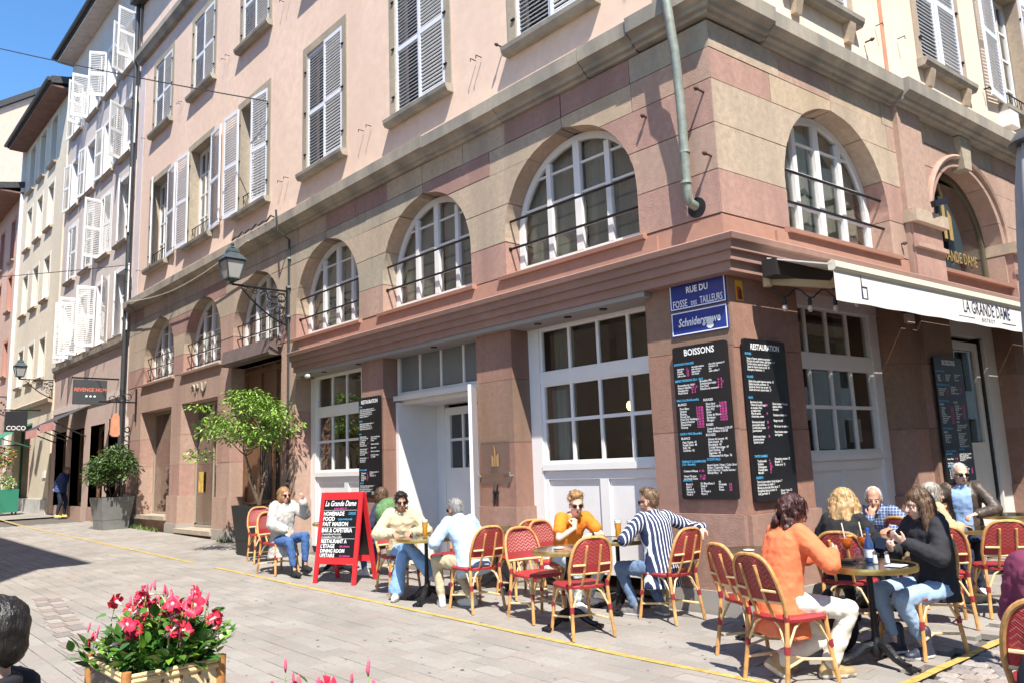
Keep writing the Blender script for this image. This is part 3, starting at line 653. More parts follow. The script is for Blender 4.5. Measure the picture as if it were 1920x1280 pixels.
# ================================================================== houses further down the street
lil = two_scale("lilac_plaster", (.60,.525,.475), (.50,.43,.395), .9, .3, 5, .2)
crm = two_scale("ivory_plaster", (.70,.62,.48), (.58,.51,.40), .9, .3, 5, .2)
pnk = two_scale("salmon_plaster", (.58,.40,.32), (.48,.33,.27), .9, .3, 5, .2)
pch = two_scale("peach_plaster", (.72,.52,.41), (.64,.46,.36), .9, .3, 5, .15)
wshut = M("white_shutter", (.76,.76,.74), .5, .05, 3)
def house(name, label, a0, a1, top, o, wall, wins, shop, eave=.8, roofh=2.2, soff=(.20,.11,.09)):
    h = empty(name, F1.P(a0, 0, o), 0, label, "building")
    def u(ob): return under(ob, h)
    holes = [(c-w_/2, c+w_/2, z0, z1) for c, w_, z0, z1, *_ in wins]+[(s0, s1, z0, z1) for s0, s1, z0, z1 in shop]
    mb = MB(); wall_holes(mb, F1, a0, a1, -.2, top, holes, o-.35, o); u(mb.build("wall", wall))
    mb = MB(); F1.box(mb, a0+.01, a1-.01, 0, top, o-.75, o-.70); F1.box(mb, a0, a0+.2, 0, top, o-9, o-.35); F1.box(mb, a1-.2, a1, 0, top, o-9, o-.35); F1.box(mb, a0+.2,a1-.2,0,top,o-9,o-8.8); u(mb.build("inner_walls", dark_room))
    mb = MB(); F1.profile(mb, [(o-9,top+roofh),(o-9,top+roofh-.2),(o+eave,top-.25),(o+eave,top-.02),(o+eave-.05,top+.05)], a0-.25, a1+.15); rf_ = u(mb.build("roof", slate))
    mb = MB(); F1.box(mb, a0-.1, a1+.1, top-.34, top-.26, o-.3, o+eave-.05); u(mb.build("eave_soffit", M("soffit_%d" % int(-a0), soff, .8, .2, 4)))
    mb = MB(); mb.tube([F1.P(a0-.3,top-.12,o+eave+.06), F1.P(a1+.2,top-.12,o+eave+.06)], .085, 8); u(mb.build("gutter", zinc_d))
    return h
def far_window(h, c, w_, z0, z1, o, fm, state, cols=2, rows=3, sillm=None, wmat=white, dp_=.20):
    f = MB(); d0, d1 = o-dp_-.06, o-dp_; e = .06; a0, a1 = c-w_/2, c+w_/2
    F1.box(f, a0, a1, z0, z0+e, d0, d1); F1.box(f, a0, a1, z1-e, z1, d0, d1); F1.box(f, a0, a0+e, z0+e, z1-e, d0, d1); F1.box(f, a1-e, a1, z0+e, z1-e, d0, d1)
    for k in range(1, cols): x = a0+w_*k/cols; F1.box(f, x-.035, x+.035, z0+e, z1-e, d0+.004, d1+.01)
    for k in range(1, rows): z = z0+(z1-z0)*k/rows; F1.box(f, a0+e, a1-e, z-.02, z+.02, d0+.008, d1-.008)
    fr = under(f.build("window", wmat), h)
    p = MB(); F1.box(p, a0+.03, a1-.03, z0+.03, z1-.03, o-dp_-.045, o-dp_-.04); p.build("pane", pane_m, fr)
    s = MB(); F1.profile(s, [(o-dp_-.05,z0-.12),(o+.10,z0-.12),(o+.13,z0-.04),(o-dp_-.05,z0-.003)], a0-.12, a1+.12); under(s.build("sill", sillm or STONE[0]), h)
    if fm is not None:
        f = MB(); F1.box(f, a0-.14, a0+.008, z0-.003, z1+.14, o-dp_+.01, o+.012); F1.box(f, a1-.008, a1+.14, z0-.003, z1+.14, o-dp_+.01, o+.012); F1.box(f, a0+.008, a1-.008, z1-.008, z1+.14, o-dp_+.01, o+.012); under(f.build("window_surround", fm), h)
    if state:
        L, Rr = state; ht = z1-z0-.02
        for ang, side in ((L,1),(Rr,-1)):
            if ang is None: continue
            a, b = shutter_mesh(w_/2-.005, ht, wshut); dx = F1.d*(side*math.cos(R(ang)))+F1.n*math.sin(R(ang)); ny = Vector((0,0,1)).cross(dx)
            Mx = Matrix((dx, ny, Vector((0,0,1)))).transposed().to_4x4(); hp = a0 if side > 0 else a1
            if ang > 90: hp -= side*.03
            Mx.translation = F1.P(hp, z0+.01, o-.02 if ang < 90 else o+.05) - h.location
            s_ = bpy.data.objects.new("shutter", a); COL.objects.link(s_); s_.parent = h; s_.matrix_local = Mx
            t = bpy.data.objects.new("slats", b); COL.objects.link(t); t.parent = s_; t["kind"] = "stuff"
# lilac house
LW = []
LC = [-27.6, -25.5, -23.3, -21.35]
for z0, z1 in ((5.98,8.05),(9.0,11.1),(11.9,13.8),(14.9,16.6)):
    for c in LC: LW.append((c, 1.15, z0, z1))
lh = house("terraced_house", "lilac house with white louvred shutters between pink corner building and cream house", -29.0, -20.42, 18.6, .0, lil, LW, [(-28.4,-26.9,.75,3.35),(-26.2,-24.6,.75,3.35),(-23.9,-22.3,.75,3.35),(-21.9,-20.8,.3,3.45)], eave=.6, soff=(.55,.49,.45))
fan = {(-27.6,5.98):(168,70),(-25.5,5.98):(95,20),(-23.3,5.98):(100,150),(-21.35,5.98):(20,172),(-27.6,9.0):(4,4),(-25.5,9.0):(4,4),(-23.3,9.0):(85,8),(-21.35,9.0):(20,165),
       (-27.6,11.9):(172,172),(-25.5,11.9):(172,172),(-23.3,11.9):(172,172),(-21.35,11.9):(60,172),(-27.6,14.9):(172,110),(-25.5,14.9):(100,172),(-23.3,14.9):(120,165),(-21.35,14.9):(60,100)}
for c, w_, z0, z1 in LW: far_window(lh, c, w_, z0, z1, 0, M("pale_surround", (.72,.70,.70), .8), fan[(c,z0)])
mb = MB(); F1.profile(mb, [(-.2,5.62),(.05,5.62),(.14,5.70),(.16,5.84),(-.2,5.9)], -29.0, -20.45); under(mb.build("cornice", cornice_m), lh)
mb = MB(); wall_holes(mb, F1, -28.98, -20.44, .1, 5.619, [(-28.4,-26.9,.75,3.35),(-26.2,-24.6,.75,3.35),(-23.9,-22.3,.75,3.35),(-21.9,-20.8,.3,3.45)], -.3, .012); under(mb.build("shop_wall", two_scale("shop_stone", (.52,.40,.345), (.45,.33,.28), .9, .4, 6, .2)), lh)
mb = MB(); F1.box(mb, -28.95, -20.5, 4.05, 4.25, -.05, .05); under(mb.build("moulding", lil), lh)
for a0, a1 in ((-28.4,-26.9),(-26.2,-24.6),(-23.9,-22.3),(-21.9,-20.8)):
    f = MB(); F1.box(f, a0, a1, 3.2, 3.35, -.33, -.25); F1.box(f, a0, a0+.08, .75, 3.2, -.33, -.25); F1.box(f, a1-.08, a1, .75, 3.2, -.33, -.25); F1.box(f,a0+.08,a1-.08,.75,.85,-.33,-.25); w0 = under(f.build("shop_window", wood_m), lh)
    p = MB(); F1.box(p, a0+.05, a1-.05, .8, 3.25, -.30, -.295); under(p.build("pane", pane_m), lh)
    mb = MB(); F1.box(mb, a0-.02, a1+.02, 0, .749, -.25, .02); under(mb.build("base_panel", STONE[5]), lh)
# cream house
CWn = []
for z0, z1 in ((5.75,7.35),(8.95,10.75),(12.0,13.9),(14.8,16.9)):
    for c in (-35.3,-33.3,-31.3): CWn.append((c, 1.0, z0, z1))
ch = house("terraced_house", "narrow ivory house with unshuttered windows and deep brown eaves", -36.9, -29.02, 17.5, .06, crm, CWn, [(-35.6,-32.2,.9,4.0)], eave=.75)
for c, w_, z0, z1 in CWn: far_window(ch, c, w_, z0, z1, .06, M("ivory_surround", (.72,.68,.58), .8), None, rows=2, wmat=M("grey_window", (.30,.30,.29), .5), dp_=.30)
mb = MB(); F1.profile(mb, [(0,4.55),(.20,4.6),(.24,4.75),(0,4.9)], -36.9, -29.05); under(mb.build("cornice", STONE[0]), ch)
f = MB(); F1.box(f, -35.6, -32.2, 3.8, 4.0, -.28, -.2); F1.box(f,-35.6,-35.5,.9,3.8,-.28,-.2); F1.box(f,-32.3,-32.2,.9,3.8,-.28,-.2); under(f.build("shop_window", M("green_paint", (.03,.13,.085), .4)), ch)
p = MB(); F1.box(p, -35.55, -32.25, .95, 3.85, -.25, -.245); under(p.build("pane", pane_m), ch)
mb = MB(); F1.box(mb, -36.8, -29.1, .2, .95, -.2, .12); under(mb.build("base_panel", M("grey_plinth", (.50,.49,.47), .8, .15, 4)), ch)
mb = MB(); F1.box(mb, -29.9, -29.45, 1.75, 2.0, .07, .10); under(mb.build("wall_box", white), ch)
mb = MB(); F1.box(mb, -36.98,-36.85,.3,17.2,.07,.2); under(mb.build("pipe", M("white_pipe", (.74,.73,.70), .5)), ch)
# salmon house
PW = [(c, .95, z0, z1) for z0, z1 in ((6.6,8.2),(9.7,11.4),(12.2,14.2)) for c in (-38.6,-41.2)]
ph = house("terraced_house", "salmon house with dark gutter and downpipe next to the narrow ivory house", -43.6, -36.95, 15.4, .1, pnk, PW, [(-41.5,-38.3,.6,3.2)], eave=1.0)
for c, w_, z0, z1 in PW: far_window(ph, c, w_, z0, z1, .1, M("rose_surround", (.50,.26,.20), .8), None, rows=2, wmat=M("red_window", (.33,.10,.08), .5))
mb = MB(); mb.tube([F1.P(-43.3,15.2,1.1),F1.P(-43.1,14.6,.35),F1.P(-43.05,.4,.25)], .09, 8); under(mb.build("pipe", zinc_d), ph)
mb = MB(); F1.box(mb,-41.5,-38.3,.6,3.2,-.35,-.3); under(mb.build("pane", pane_m), ph)
# peach gable far down
ga = empty("gable_house", (-52, 0, 0), 0, "tall peach house with blank gable closing the end of the street", "building")
mb = MB(); mb.prism([(-46,-1.5,0),(-46,5.5,0),(-46,12,17.0),(-46,12,19.5),(-46,9.5,22.3),(-46,-1.5,17.6)], (-10,0,0)); 
mb = MB(); mb.prism([(-46.5,-3.2,0),(-46.5,12,0),(-46.5,12,26),(-46.5,8.5,29.5),(-46.5,-3.2,20.6)], (-12,0,0)); under(mb.build("wall", pch), ga)
mb = MB(); mb.prism([(-46.3,-3.5,20.4),(-46.3,8.5,29.55),(-46.3,8.5,29.9),(-46.3,-3.7,20.65)], (-12.4,0,0)); under(mb.build("roof", slate), ga)
# ------------------------------------------------------------------ opposite side (throws the shadow at the lower left, mirrors in the panes)
op = empty("opposite_house", (-20,-12,0), 0, "house opposite, outside the picture", "building")
mb = MB()
HX = -4.15; HY = -8.2
opw = [(x, x+1.1, z, z+1.9) for x in [HX-2.4-2.6*k for k in range(12)] for z in (4.2,7.4,10.6)]
OF = Fac((0,HY,0), (-1,0,0), (0,1,0))
wall_holes(mb, OF, -HX, -HX+40, 0, 13.4, [(-b,-a,z0,z1) for a,b,z0,z1 in opw], -.3, 0); under(mb.build("wall", plaster2), op)
mb = MB(); mb.box((HX-40,HY-9,0),(HX,HY-.32,13.4)); under(mb.build("inner_walls", plaster2), op)
mb = MB(); mb.prism([(HX+.4,HY+.5,13.3),(HX+.4,HY+.5,13.6),(HX+.4,HY-4.7,17.5),(HX+.4,HY-9.6,13.6),(HX+.4,HY-9.6,13.3)], (-41,0,0)); mb.box((HX-2.6,HY-2.4,14.5),(HX-1.6,HY-1.5,17.2)); under(mb.build("roof", slate), op)
o2 = empty("opposite_house", (20,4,0), 0, "house across the side street, outside the picture", "building")
mb = MB(); SF = Fac((15.5,0,0), (0,1,0), (-1,0,0)); wall_holes(mb, SF, -14, 70, 0, 20, [(y,y+1.2,z,z+2) for y in range(-12,68,3) for z in (1.0,4.4,7.8,11.2,14.6)], -.3, 0); under(mb.build("wall", crm), o2)
mb = MB(); mb.box((15.85,-14,0),(24,70,20)); under(mb.build("inner_walls", dark_room), o2)
mb = MB(); mb.prism([(15.2,-14.2,19.9),(24.2,-14.2,19.9),(20,-14.2,22)], (0,84.4,0)); under(mb.build("roof", slate), o2)
# ================================================================== ground
gnd = MB(); gnd.add([(400,-300,-.06),(400,400,-.06),(0,400,-.06),(0,-300,-.06),(-400,400,5.54),(-400,-300,5.54)], [(0,1,2,3),(3,2,4,5)])
g0 = gnd.build("ground", M("bedding_sand", (.115,.10,.088), .95, .25, 30., .3, 200), None, fix=False); tag(g0, kind="structure")
st = empty("street", (0,0,0)); tag(st, kind="structure")
pav_cols = [(.272,.250,.222),(.292,.268,.240),(.256,.235,.212),(.284,.250,.222),(.305,.283,.255)]
PAV = [two_scale("paver_%s" % nme, c, tuple(q*.80 for q in c), .92, .9, 30., .35) for nme, c in zip(("grey","pale","ash","rosy","sand"), pav_cols)]
pr = random.Random(8)
def in_view(p, mrg=.06):
    d = Vector(p)-CAM; z = d.dot(fwd)
    if z < .5: return None
    x = d.dot(right)/z*CF/960; y = d.dot(down)/z*CF/640
    return z if abs(x) < 1+mrg and abs(y) < 1+mrg else None
paver_list = []
PL, PWd = .31, .165
row = 0; y = -8.2
while y < 1.2:
    off = [0, .5, .25, .75][row % 4]*PL; k = -75
    while k*PL+off < 2.0:
        x0 = k*PL+off; xm, ym = x0+PL/2, y+PWd/2
        lim = -.02 if xm < 0 else 99
        ok = ym < -.05 or (xm > 0.05)
        if ok and xm < 1.9 and xm > -27 :
            d = in_view((xm, ym, gz(xm)))
            if d: paver_list.append((d, x0, y))
        k += 1
    y += PWd; row += 1
for yy in range(0, 60):      # terrace in front of the side front
    y0 = 1.2+yy*PWd
    if y0 > 9: break
    for k in range(0, 7):
        x0 = -.05+k*PL+(yy % 2)*.18+ y0*.1
        if x0+PL < 2.0+.05*y0:
            d = in_view((x0+.18, y0+.1, 0))
            if d: paver_list.append((d, x0, y0))
paver_list.sort()
def paver_shape(mb, x0, y0, mi, dz, g=.0035):
    z0 = gz(x0)+dz-.05; z1 = gz(x0)+dz; z2 = gz(x0+PL)+dz; e = .004; x1 = x0+PL-g; xa = x0+g; ya = y0+g; yb = y0+PWd-g
    b = len(mb.v); mb.v += [(xa,ya,z0),(x1,ya,z0),(x1,yb,z0),(xa,yb,z0),(xa,ya,z1-e),(x1,ya,z2-e),(x1,yb,z2-e),(xa,yb,z1-e),(xa+e,ya+e,z1),(x1-e,ya+e,z2),(x1-e,yb-e,z2),(xa+e,yb-e,z1)]
    for f in ((0,1,5,4),(1,2,6,5),(2,3,7,6),(3,0,4,7),(4,5,9,8),(5,6,10,9),(6,7,11,10),(7,4,8,11),(8,9,10,11)): mb.f.append(tuple(b+i for i in f)); mb.m.append(mi)
rest = MB()
for i, (d, x0, y0) in enumerate(paver_list):
    dz = pr.uniform(-.0022,.0022); mi = pr.choice([0,0,1,1,2,3,3,4])
    if i < 300: m_ = MB(); paver_shape(m_, x0, y0, 0, dz); m_.build("paver", PAV[mi], st, fix=False)
    else: paver_shape(rest, x0, y0, mi, dz)
ro = rest.build("pavers", PAV, st, fix=False); ro["kind"] = "stuff"
far = MB(); far.add([(-27.1,-8.5,gz(-27.1)-.004),(-27.1,.2,gz(-27.1)-.004),(-70,.2,gz(-70)),(-70,-8.5,gz(-70))], [(0,1,2,3)]); far.build("far_paving", PAV[0], st, fix=False)
# setts at the lower right, beyond the yellow line
setts = []
y = -4.2; r_ = 0
while y < 7:
    x = (1.97 if y < 1.2 else 2.02+.05*y)+(r_ % 2)*.07
    while x < 6:
        wv = pr.uniform(.12,.17); d = in_view((x,y,0),.1)
        if d: setts.append((d,x,y,wv))
        x += wv+.014
    y += .125; r_ += 1
setts.sort(); SET = [M("sett_%s" % n_, c, .85, .25, 40., .5, 120.) for n_, c in zip(("a","b","c","d"), ((.25,.21,.19),(.30,.25,.22),(.21,.19,.18),(.33,.29,.26)))]
rest = MB()
for i, (d,x,y,wv) in enumerate(setts):
    h = pr.uniform(-.014,.0); j = [pr.uniform(-.008,.008) for _ in range(8)]
    P = [(x+j[0],y+j[1],-.06),(x+wv+j[2],y+j[3],-.06),(x+wv+j[4],y+.112+j[5],-.06),(x+j[6],y+.112+j[7],-.06)]
    top = [(x+.018+j[0],y+.018+j[1],h),(x+wv-.018+j[2],y+.018+j[3],h+.002),(x+wv-.018+j[4],y+.094+j[5],h),(x+.018+j[6],y+.094+j[7],h-.002)]; md = [(a,b,h-.014) for a,b,_ in P]
    def sshape(m_, mi):
        b = len(m_.v); m_.v += P+md+top
        for q in range(4):
            q2 = (q+1)%4; m_.f += [(b+q,b+q2,b+4+q2,b+4+q),(b+4+q,b+4+q2,b+8+q2,b+8+q)]; m_.m += [mi,mi]
        m_.f.append((b+8,b+9,b+10,b+11)); m_.m.append(mi)
    if i < 260: m_ = MB(); sshape(m_,0); m_.build("sett", SET[i*7%4], st, smooth=False, fix=False)
    else: sshape(rest, i*7%4)
if rest.v: ro = rest.build("setts", SET, st, fix=False); ro["kind"] = "stuff"
# gutter row of dark stones running past the flower box
k = 0; x = -7.6
gs = []
while x < 1.0:
    y = -4.42-(x+9)*.13; ln = pr.uniform(.22,.34); g_ = MB()
    z = gz(x)
    for q in range(2):
        b = MB(); b.box((x+.008,y+q*.15+.006-.15,z-.03),(x+ln-.008,y+q*.15+.144-.15,z+.007)); b.build("gutter_stone", SET[(k+q)%4], st, fix=False)
    x += ln; k += 1
# cross joints in the paving: narrow slot drains
for xa, ya, xb, yb in ((-12.2,-4.0,-8.3,-1.95),(-9.2,-4.6,-6.3,-1.95)):
    pass
# yellow boundary line painted on the paving, worn
yel = M("yellow_paint", (.56,.37,.06), .85, .5, 14., .2, 90, col2=(.60,.43,.13), detail=8.)
def strip(pts, wd, dz, name):
    m_ = MB(); n_ = len(pts)
    for i, (x, y) in enumerate(pts):
        a = Vector(pts[max(0,i-1)]); b = Vector(pts[min(n_-1,i+1)]); t = (b-a).normalized(); nn = Vector((-t.y,t.x))*wd/2*(1+pr.uniform(-.10,.10))
        jx = pr.uniform(-.006,.006); m_.v += [(x+nn.x+jx,y+nn.y,gz(x)+dz),(x-nn.x+jx,y-nn.y,gz(x)+dz)]
    for i in range(n_-1): m_.f.append((2*i,2*i+1,2*i+3,2*i+2)); m_.m.append(0)
    o_ = m_.build(name, yel, st, fix=False); return o_
strip([(-34+.5*k, -1.97+.35*max(0,(-22-(-34+.5*k))/10)) for k in range(50)], .068, .005, "yellow_line")
strip([(-8.55+.25*k, -1.97) for k in range(43)], .068, .005, "yellow_line")
strip([(1.93+.014*k, -1.9+.25*k) for k in range(42)], .068, .005, "yellow_line")
gum = MB()
for k in range(170):
    x, y = pr.uniform(-9,1.6), pr.uniform(-5.6,-.4); r0 = pr.uniform(.006,.018); n0 = len(gum.v)
    for t in range(7): gum.v.append((x+r0*pr.uniform(.7,1.2)*math.cos(t*.9), y+r0*pr.uniform(.7,1.2)*math.sin(t*.9), gz(x)+.0042))
    gum.f.append(tuple(n0+t for t in range(7))); gum.m.append(0)
o_ = gum.build("gum_spots", M("old_gum", (.13,.12,.11), .9), st, fix=False); o_["kind"] = "stuff"
# weeds at the wall foot
wm = MB(); wr = random.Random(3)
for cx in (-18.6,-18.2,-17.6,-16.9,-12.6):
    for k in range(40):
        a = wr.uniform(0,6.28); l = wr.uniform(.05,.16); p = Vector((cx+wr.uniform(-.3,.3), -.16+wr.uniform(-.08,.03), gz(cx))); t = p+Vector((math.cos(a)*l*.6, math.sin(a)*l*.6, l)); s_ = Vector((-math.sin(a),math.cos(a),0))*.012
        wm.add([p-s_,p+s_,t], [(0,1,2)])
wo_ = wm.build("weeds", M("weed_green", (.10,.17,.03), .7, .3, 20), None, fix=False); tag(wo_, "tufts of green weeds growing at the foot of the pink wall", "weeds", kind="stuff")
# ================================================================== overhead wires
def wire(p, q, sag, r, label):
    pts = [Vector(p).lerp(Vector(q), t/16)+Vector((0,0,-sag*4*(t/16)*(1-t/16))) for t in range(17)]
    o_ = MB().tube(pts, r, 5).build("cable", zinc_d, None); tag(o_, label, "cable")
wire((-28,-9,17.5), F1.P(-10.85,9.65,.12), .25, .014, "thin upper cable slung across the street to an open shutter")
wire((-36,-7,9.6), F1.P(-20.0,7.95,.12), .15, .012, "thin lower cable crossing the street in front of the ivory house")
lc = MB(); lc.tube([F1.P(-19.8+.6*k, 6.74-.32*math.sin(math.pi*k/14)-.01*k, .26) for k in range(15)], .014, 6); tag(lc.build("cable", M("pale_cable", (.55,.48,.40), .7), None), "pale cable drooping under the stone cornice towards the big lantern", "cable")
hk = MB()
for k in range(6): hk.tube([F1.P(-12.3+.35*k,6.82,.24),F1.P(-12.15+.35*k,6.87+.03*(k%2),.22),F1.P(-11.95+.35*k,6.81,.245)], .018, 6)
tag(hk.build("cable", zinc_d, None), "tangle of dark cables lying on the cornice above the big lantern", "cable")
# ================================================================== lanterns on wrought brackets
lant_glass = M("lantern_glass", (.40,.40,.38), .2, .1, 3.)
lgreen = M("lantern_paint", (.055,.075,.085), .45, .2, 10, metal=.2)
def lantern(a, label, zt=5.28, reach=1.18):
    L_ = empty("street_lamp", F1.P(a, 0, 0), 0, label, "lamp", "wall lanterns on wrought iron brackets")
    u = lambda ob: under(ob, L_)
    P = lambda o, z: F1.P(a, z, o)
    b = MB(); b.tube([P(0,zt-.05), P(reach,zt-.05)], .022, 8); b.tube([P(.03,zt-.85), P(.03,zt+.05)], .028, 8)
    b.tube([P(.04,zt-.75)]+[P(.04+reach*.8*t, zt-.72+.62*t**1.6) for t in (.2,.4,.6,.8,1)], .018, 6)
    def scroll(o, z, r, sg, turns=1.4, st=0.):
        return [P(o+sg*r*(1-t/22.)*math.cos(st+t/18*turns*2*math.pi), z+r*(1-t/22.)*math.sin(st+t/18*turns*2*math.pi)) for t in range(19)]
    for o, z, r, sg, s0 in ((.16,zt-.22,.13,1,0),(.36,zt-.20,.11,-1,1),(.22,zt-.45,.12,1,2),(.52,zt-.17,.09,1,0),(.70,zt-.14,.07,-1,1),(.13,zt-.62,.08,1,2),(.88,zt-.11,.05,1,0),(.42,zt-.38,.07,1,1)): b.tube(scroll(o,z,r,sg,1.4,s0), .011, 5)
    for k in range(14):
        o = .1+.05*(k % 6); z = zt-.12-.07*(k//3); b.ell(P(o,z), (.03,.02,.035), seg=6, rings=4)
    u(b.build("bracket", iron))
    o = reach; z = zt
    b = MB(); b.lathe([(.02,0),(.05,.02),(.035,.05),(.09,.09),(.10,.12)], P(o,z-.06), 12); u(b.build("lamp_base", lgreen))
    def ring(h, w_): return [P(o,z+h)+Vector((sx*w_,sy*w_,0)) for sx,sy in ((-1,-1),(1,-1),(1,1),(-1,1))]
    lo, hi = ring(.05,.11), ring(.40,.18)
    g = MB(); g.add(lo+hi, [(0,1,5,4),(1,2,6,5),(2,3,7,6),(3,0,4,7)]); u(g.build("lamp_glass", lant_glass, fix=False))
    f = MB()
    for k in range(4): f.beam(lo[k], hi[k], .025, .025); f.beam(lo[k], lo[(k+1)%4], .025, .025); f.beam(hi[k], hi[(k+1)%4], .03, .03)
    u(f.build("lamp_frame", lgreen))
    f = MB(); q = ring(.42,.215); t = ring(.58,.09); f.add(q+t, [(3,2,1,0),(4,5,6,7),(0,1,5,4),(1,2,6,5),(2,3,7,6),(3,0,4,7)]); q2 = ring(.58,.105); t2 = ring(.65,.085); f.add(q2+t2, [(3,2,1,0),(4,5,6,7),(0,1,5,4),(1,2,6,5),(2,3,7,6),(3,0,4,7)]); f.lathe([(.03,0),(.05,.03),(.02,.06),(.035,.10),(.005,.14)], P(o,z+.65), 10); u(f.build("lamp_cap", lgreen))
    f = MB(); f.ell(P(o,z+.22), (.05,.05,.10), seg=8, rings=6); u(f.build("bulb", M("frosted_bulb", (.7,.68,.62), .4)))
    return L_
lantern(-10.02, "large wall lantern on scrolled black bracket beside the grey cable pipe")
lantern(-29.05, "small distant wall lantern between the lilac and ivory houses", zt=5.45)
lb = MB(); lb.tube([F1.P(-37.3,5.5,.1),F1.P(-37.3,5.5,1.1)], .03, 6); lb.tube([F1.P(-37.3,4.6,.12),F1.P(-37.3,4.9,.7),F1.P(-37.3,5.45,1.0)], .03, 6)
for k in range(9): lb.ell(F1.P(-37.3,4.7+.09*k,.15+.1*(k%4)), (.06,.05,.06), seg=6, rings=4)
tag(lb.build("sign_bracket", zinc_d, None), "wrought iron bracket on the salmon house at the far left", "bracket")
# ================================================================== shop signs and awnings down the street
def panel_sign(a, z0, z1, o0, o1, lines, face, name, label, border=None, thick=.10):
    s_ = empty("shop_sign", F1.P(a, z0, o0), 0, label, "sign")
    b = MB(); F1.box(b, a-thick/2, a+thick/2, z0, z1, o0, o1); under(b.build("sign_panel", face), s_)
    t = MB()
    for txt, sz, zz, oc, w_ in lines: put_text(t, txt, sz, F1.P(a+thick/2+.004, zz, oc), F1.n*-1, (0,0,1), align='CENTER', width=w_, bold=.004)
    if t.v: under(t.build("lettering", border or M("coral_letters", (.70,.18,.13), .6), fix=False), s_)
    return s_
s_ = panel_sign(-21.05, 3.82, 4.55, .35, 1.25, [("REVENGE HOM",.15,4.2,.80,.85)], M("charcoal_sign", (.055,.06,.065), .6, .1, 4), "x", "charcoal hanging shop sign with coral capitals above dark awnings")
d = MB()
for k in range(3): d.ell(F1.P(-20.99,4.05,.68+.11*k), (.008,.035,.035), seg=10, rings=6)
under(d.build("dot_emblem", white), s_)
b = MB(); b.tube([F1.P(-21.05,4.6,0),F1.P(-21.05,4.6,1.3)], .025, 6); under(b.build("bracket", iron), s_)
s2 = panel_sign(-30.9, 3.55, 4.35, .5, 1.25, [("COCO",.24,3.62,.87,.9)], M("black_sign", (.02,.02,.025), .5), "x", "small square black hanging sign left of the green awning", border=white)
b = MB(); b.tube([F1.P(-30.9,4.4,0),F1.P(-30.9,4.4,1.3)], .025, 6); under(b.build("bracket", iron), s2)
tg = empty("hanging_sign", F1.P(-19.3,0,0), 0, "orange bottle shaped sign hanging from a curly iron arm", "sign")
b = MB(); b.prism([F1.P(-19.35,3.36,.46),F1.P(-19.35,2.84,.43),F1.P(-19.35,2.78,.48),F1.P(-19.35,2.78,.63),F1.P(-19.35,2.84,.68),F1.P(-19.35,3.28,.66),F1.P(-19.35,3.41,.58),F1.P(-19.35,3.44,.51)], F1.d*.08); under(b.build("sign_panel", M("orange_sign", (.62,.27,.16), .6, .2, 5)), tg)
b = MB(); b.tube([F1.P(-19.3,3.75,0),F1.P(-19.3,3.75,1.0)], .022, 6); b.tube([F1.P(-19.3,3.2,.03),F1.P(-19.3,4.15,.03)], .025, 6); b.tube([F1.P(-19.3,3.74,.55),F1.P(-19.3,3.44,.55)], .012, 5)
for o, z in ((.25,3.9),(.45,3.86),(.65,3.83)): b.tube([F1.P(-19.3, z+.09*math.sin(t*.5), o+.09*math.cos(t*.5)) for t in range(13)], .014, 5)
for z in (3.0,2.75,2.5,2.25,2.0): b.tube([F1.P(-19.75, z+.08*math.sin(t*.6), .1+.07*math.cos(t*.6)) for t in range(11)], .018, 5)
under(b.build("bracket", iron), tg)
def small_awning(a0, a1, z, reach, drop, top_m, val_m, label, arm_m=iron):
    w_ = empty("awning", F1.P(a0,z,0), 0, label, "awning")
    b = MB(); b.add([F1.P(a0,z,0.03),F1.P(a1,z,.03),F1.P(a1,z-drop,reach),F1.P(a0,z-drop,reach),F1.P(a0,z-.02,.03),F1.P(a1,z-.02,.03),F1.P(a1,z-drop-.02,reach),F1.P(a0,z-drop-.02,reach)], [(0,1,2,3),(7,6,5,4),(0,4,5,1),(1,5,6,2),(2,6,7,3),(3,7,4,0)]); under(b.build("canopy", top_m), w_)
    b = MB(); F1.box(b, a0, a1, z-drop-.30, z-drop-.021, reach-.015, reach); under(b.build("valance", val_m), w_)
    b = MB(); 
    for a in (a0+.1, a1-.1): b.beam(F1.P(a,z-1.0,.02), F1.P(a,z-drop-.05,reach-.05), .04, .04)
    b.beam(F1.P(a0,z-drop-.03,reach-.03), F1.P(a1,z-drop-.03,reach-.03), .05, .05); under(b.build("arm", arm_m), w_)
blk = M("black_canvas", (.05,.055,.065), .8); pnkv = M("pink_valance", (.62,.30,.28), .8, .2, 4)
small_awning(-28.4,-26.6,4.0,1.0,.55,blk,pnkv,"dark awning with pink valance nearest the ivory house")
small_awning(-26.2,-24.3,4.05,1.0,.5,blk,pnkv,"dark awning with pink valance under the charcoal hanging sign")
small_awning(-36.0,-32.2,4.0,1.1,.6,M("green_canvas", (.03,.20,.13), .8), M("green_canvas", (.03,.20,.13), .8),"green awning on the ground floor of the ivory house", arm_m=M("green_paint", (.03,.13,.085), .4))
small_awning(-43,-40.5,4.9,.9,.4,M("wine_canvas", (.30,.03,.07), .8),M("wine_canvas", (.30,.03,.07), .8),"wine red awning on the salmon house")
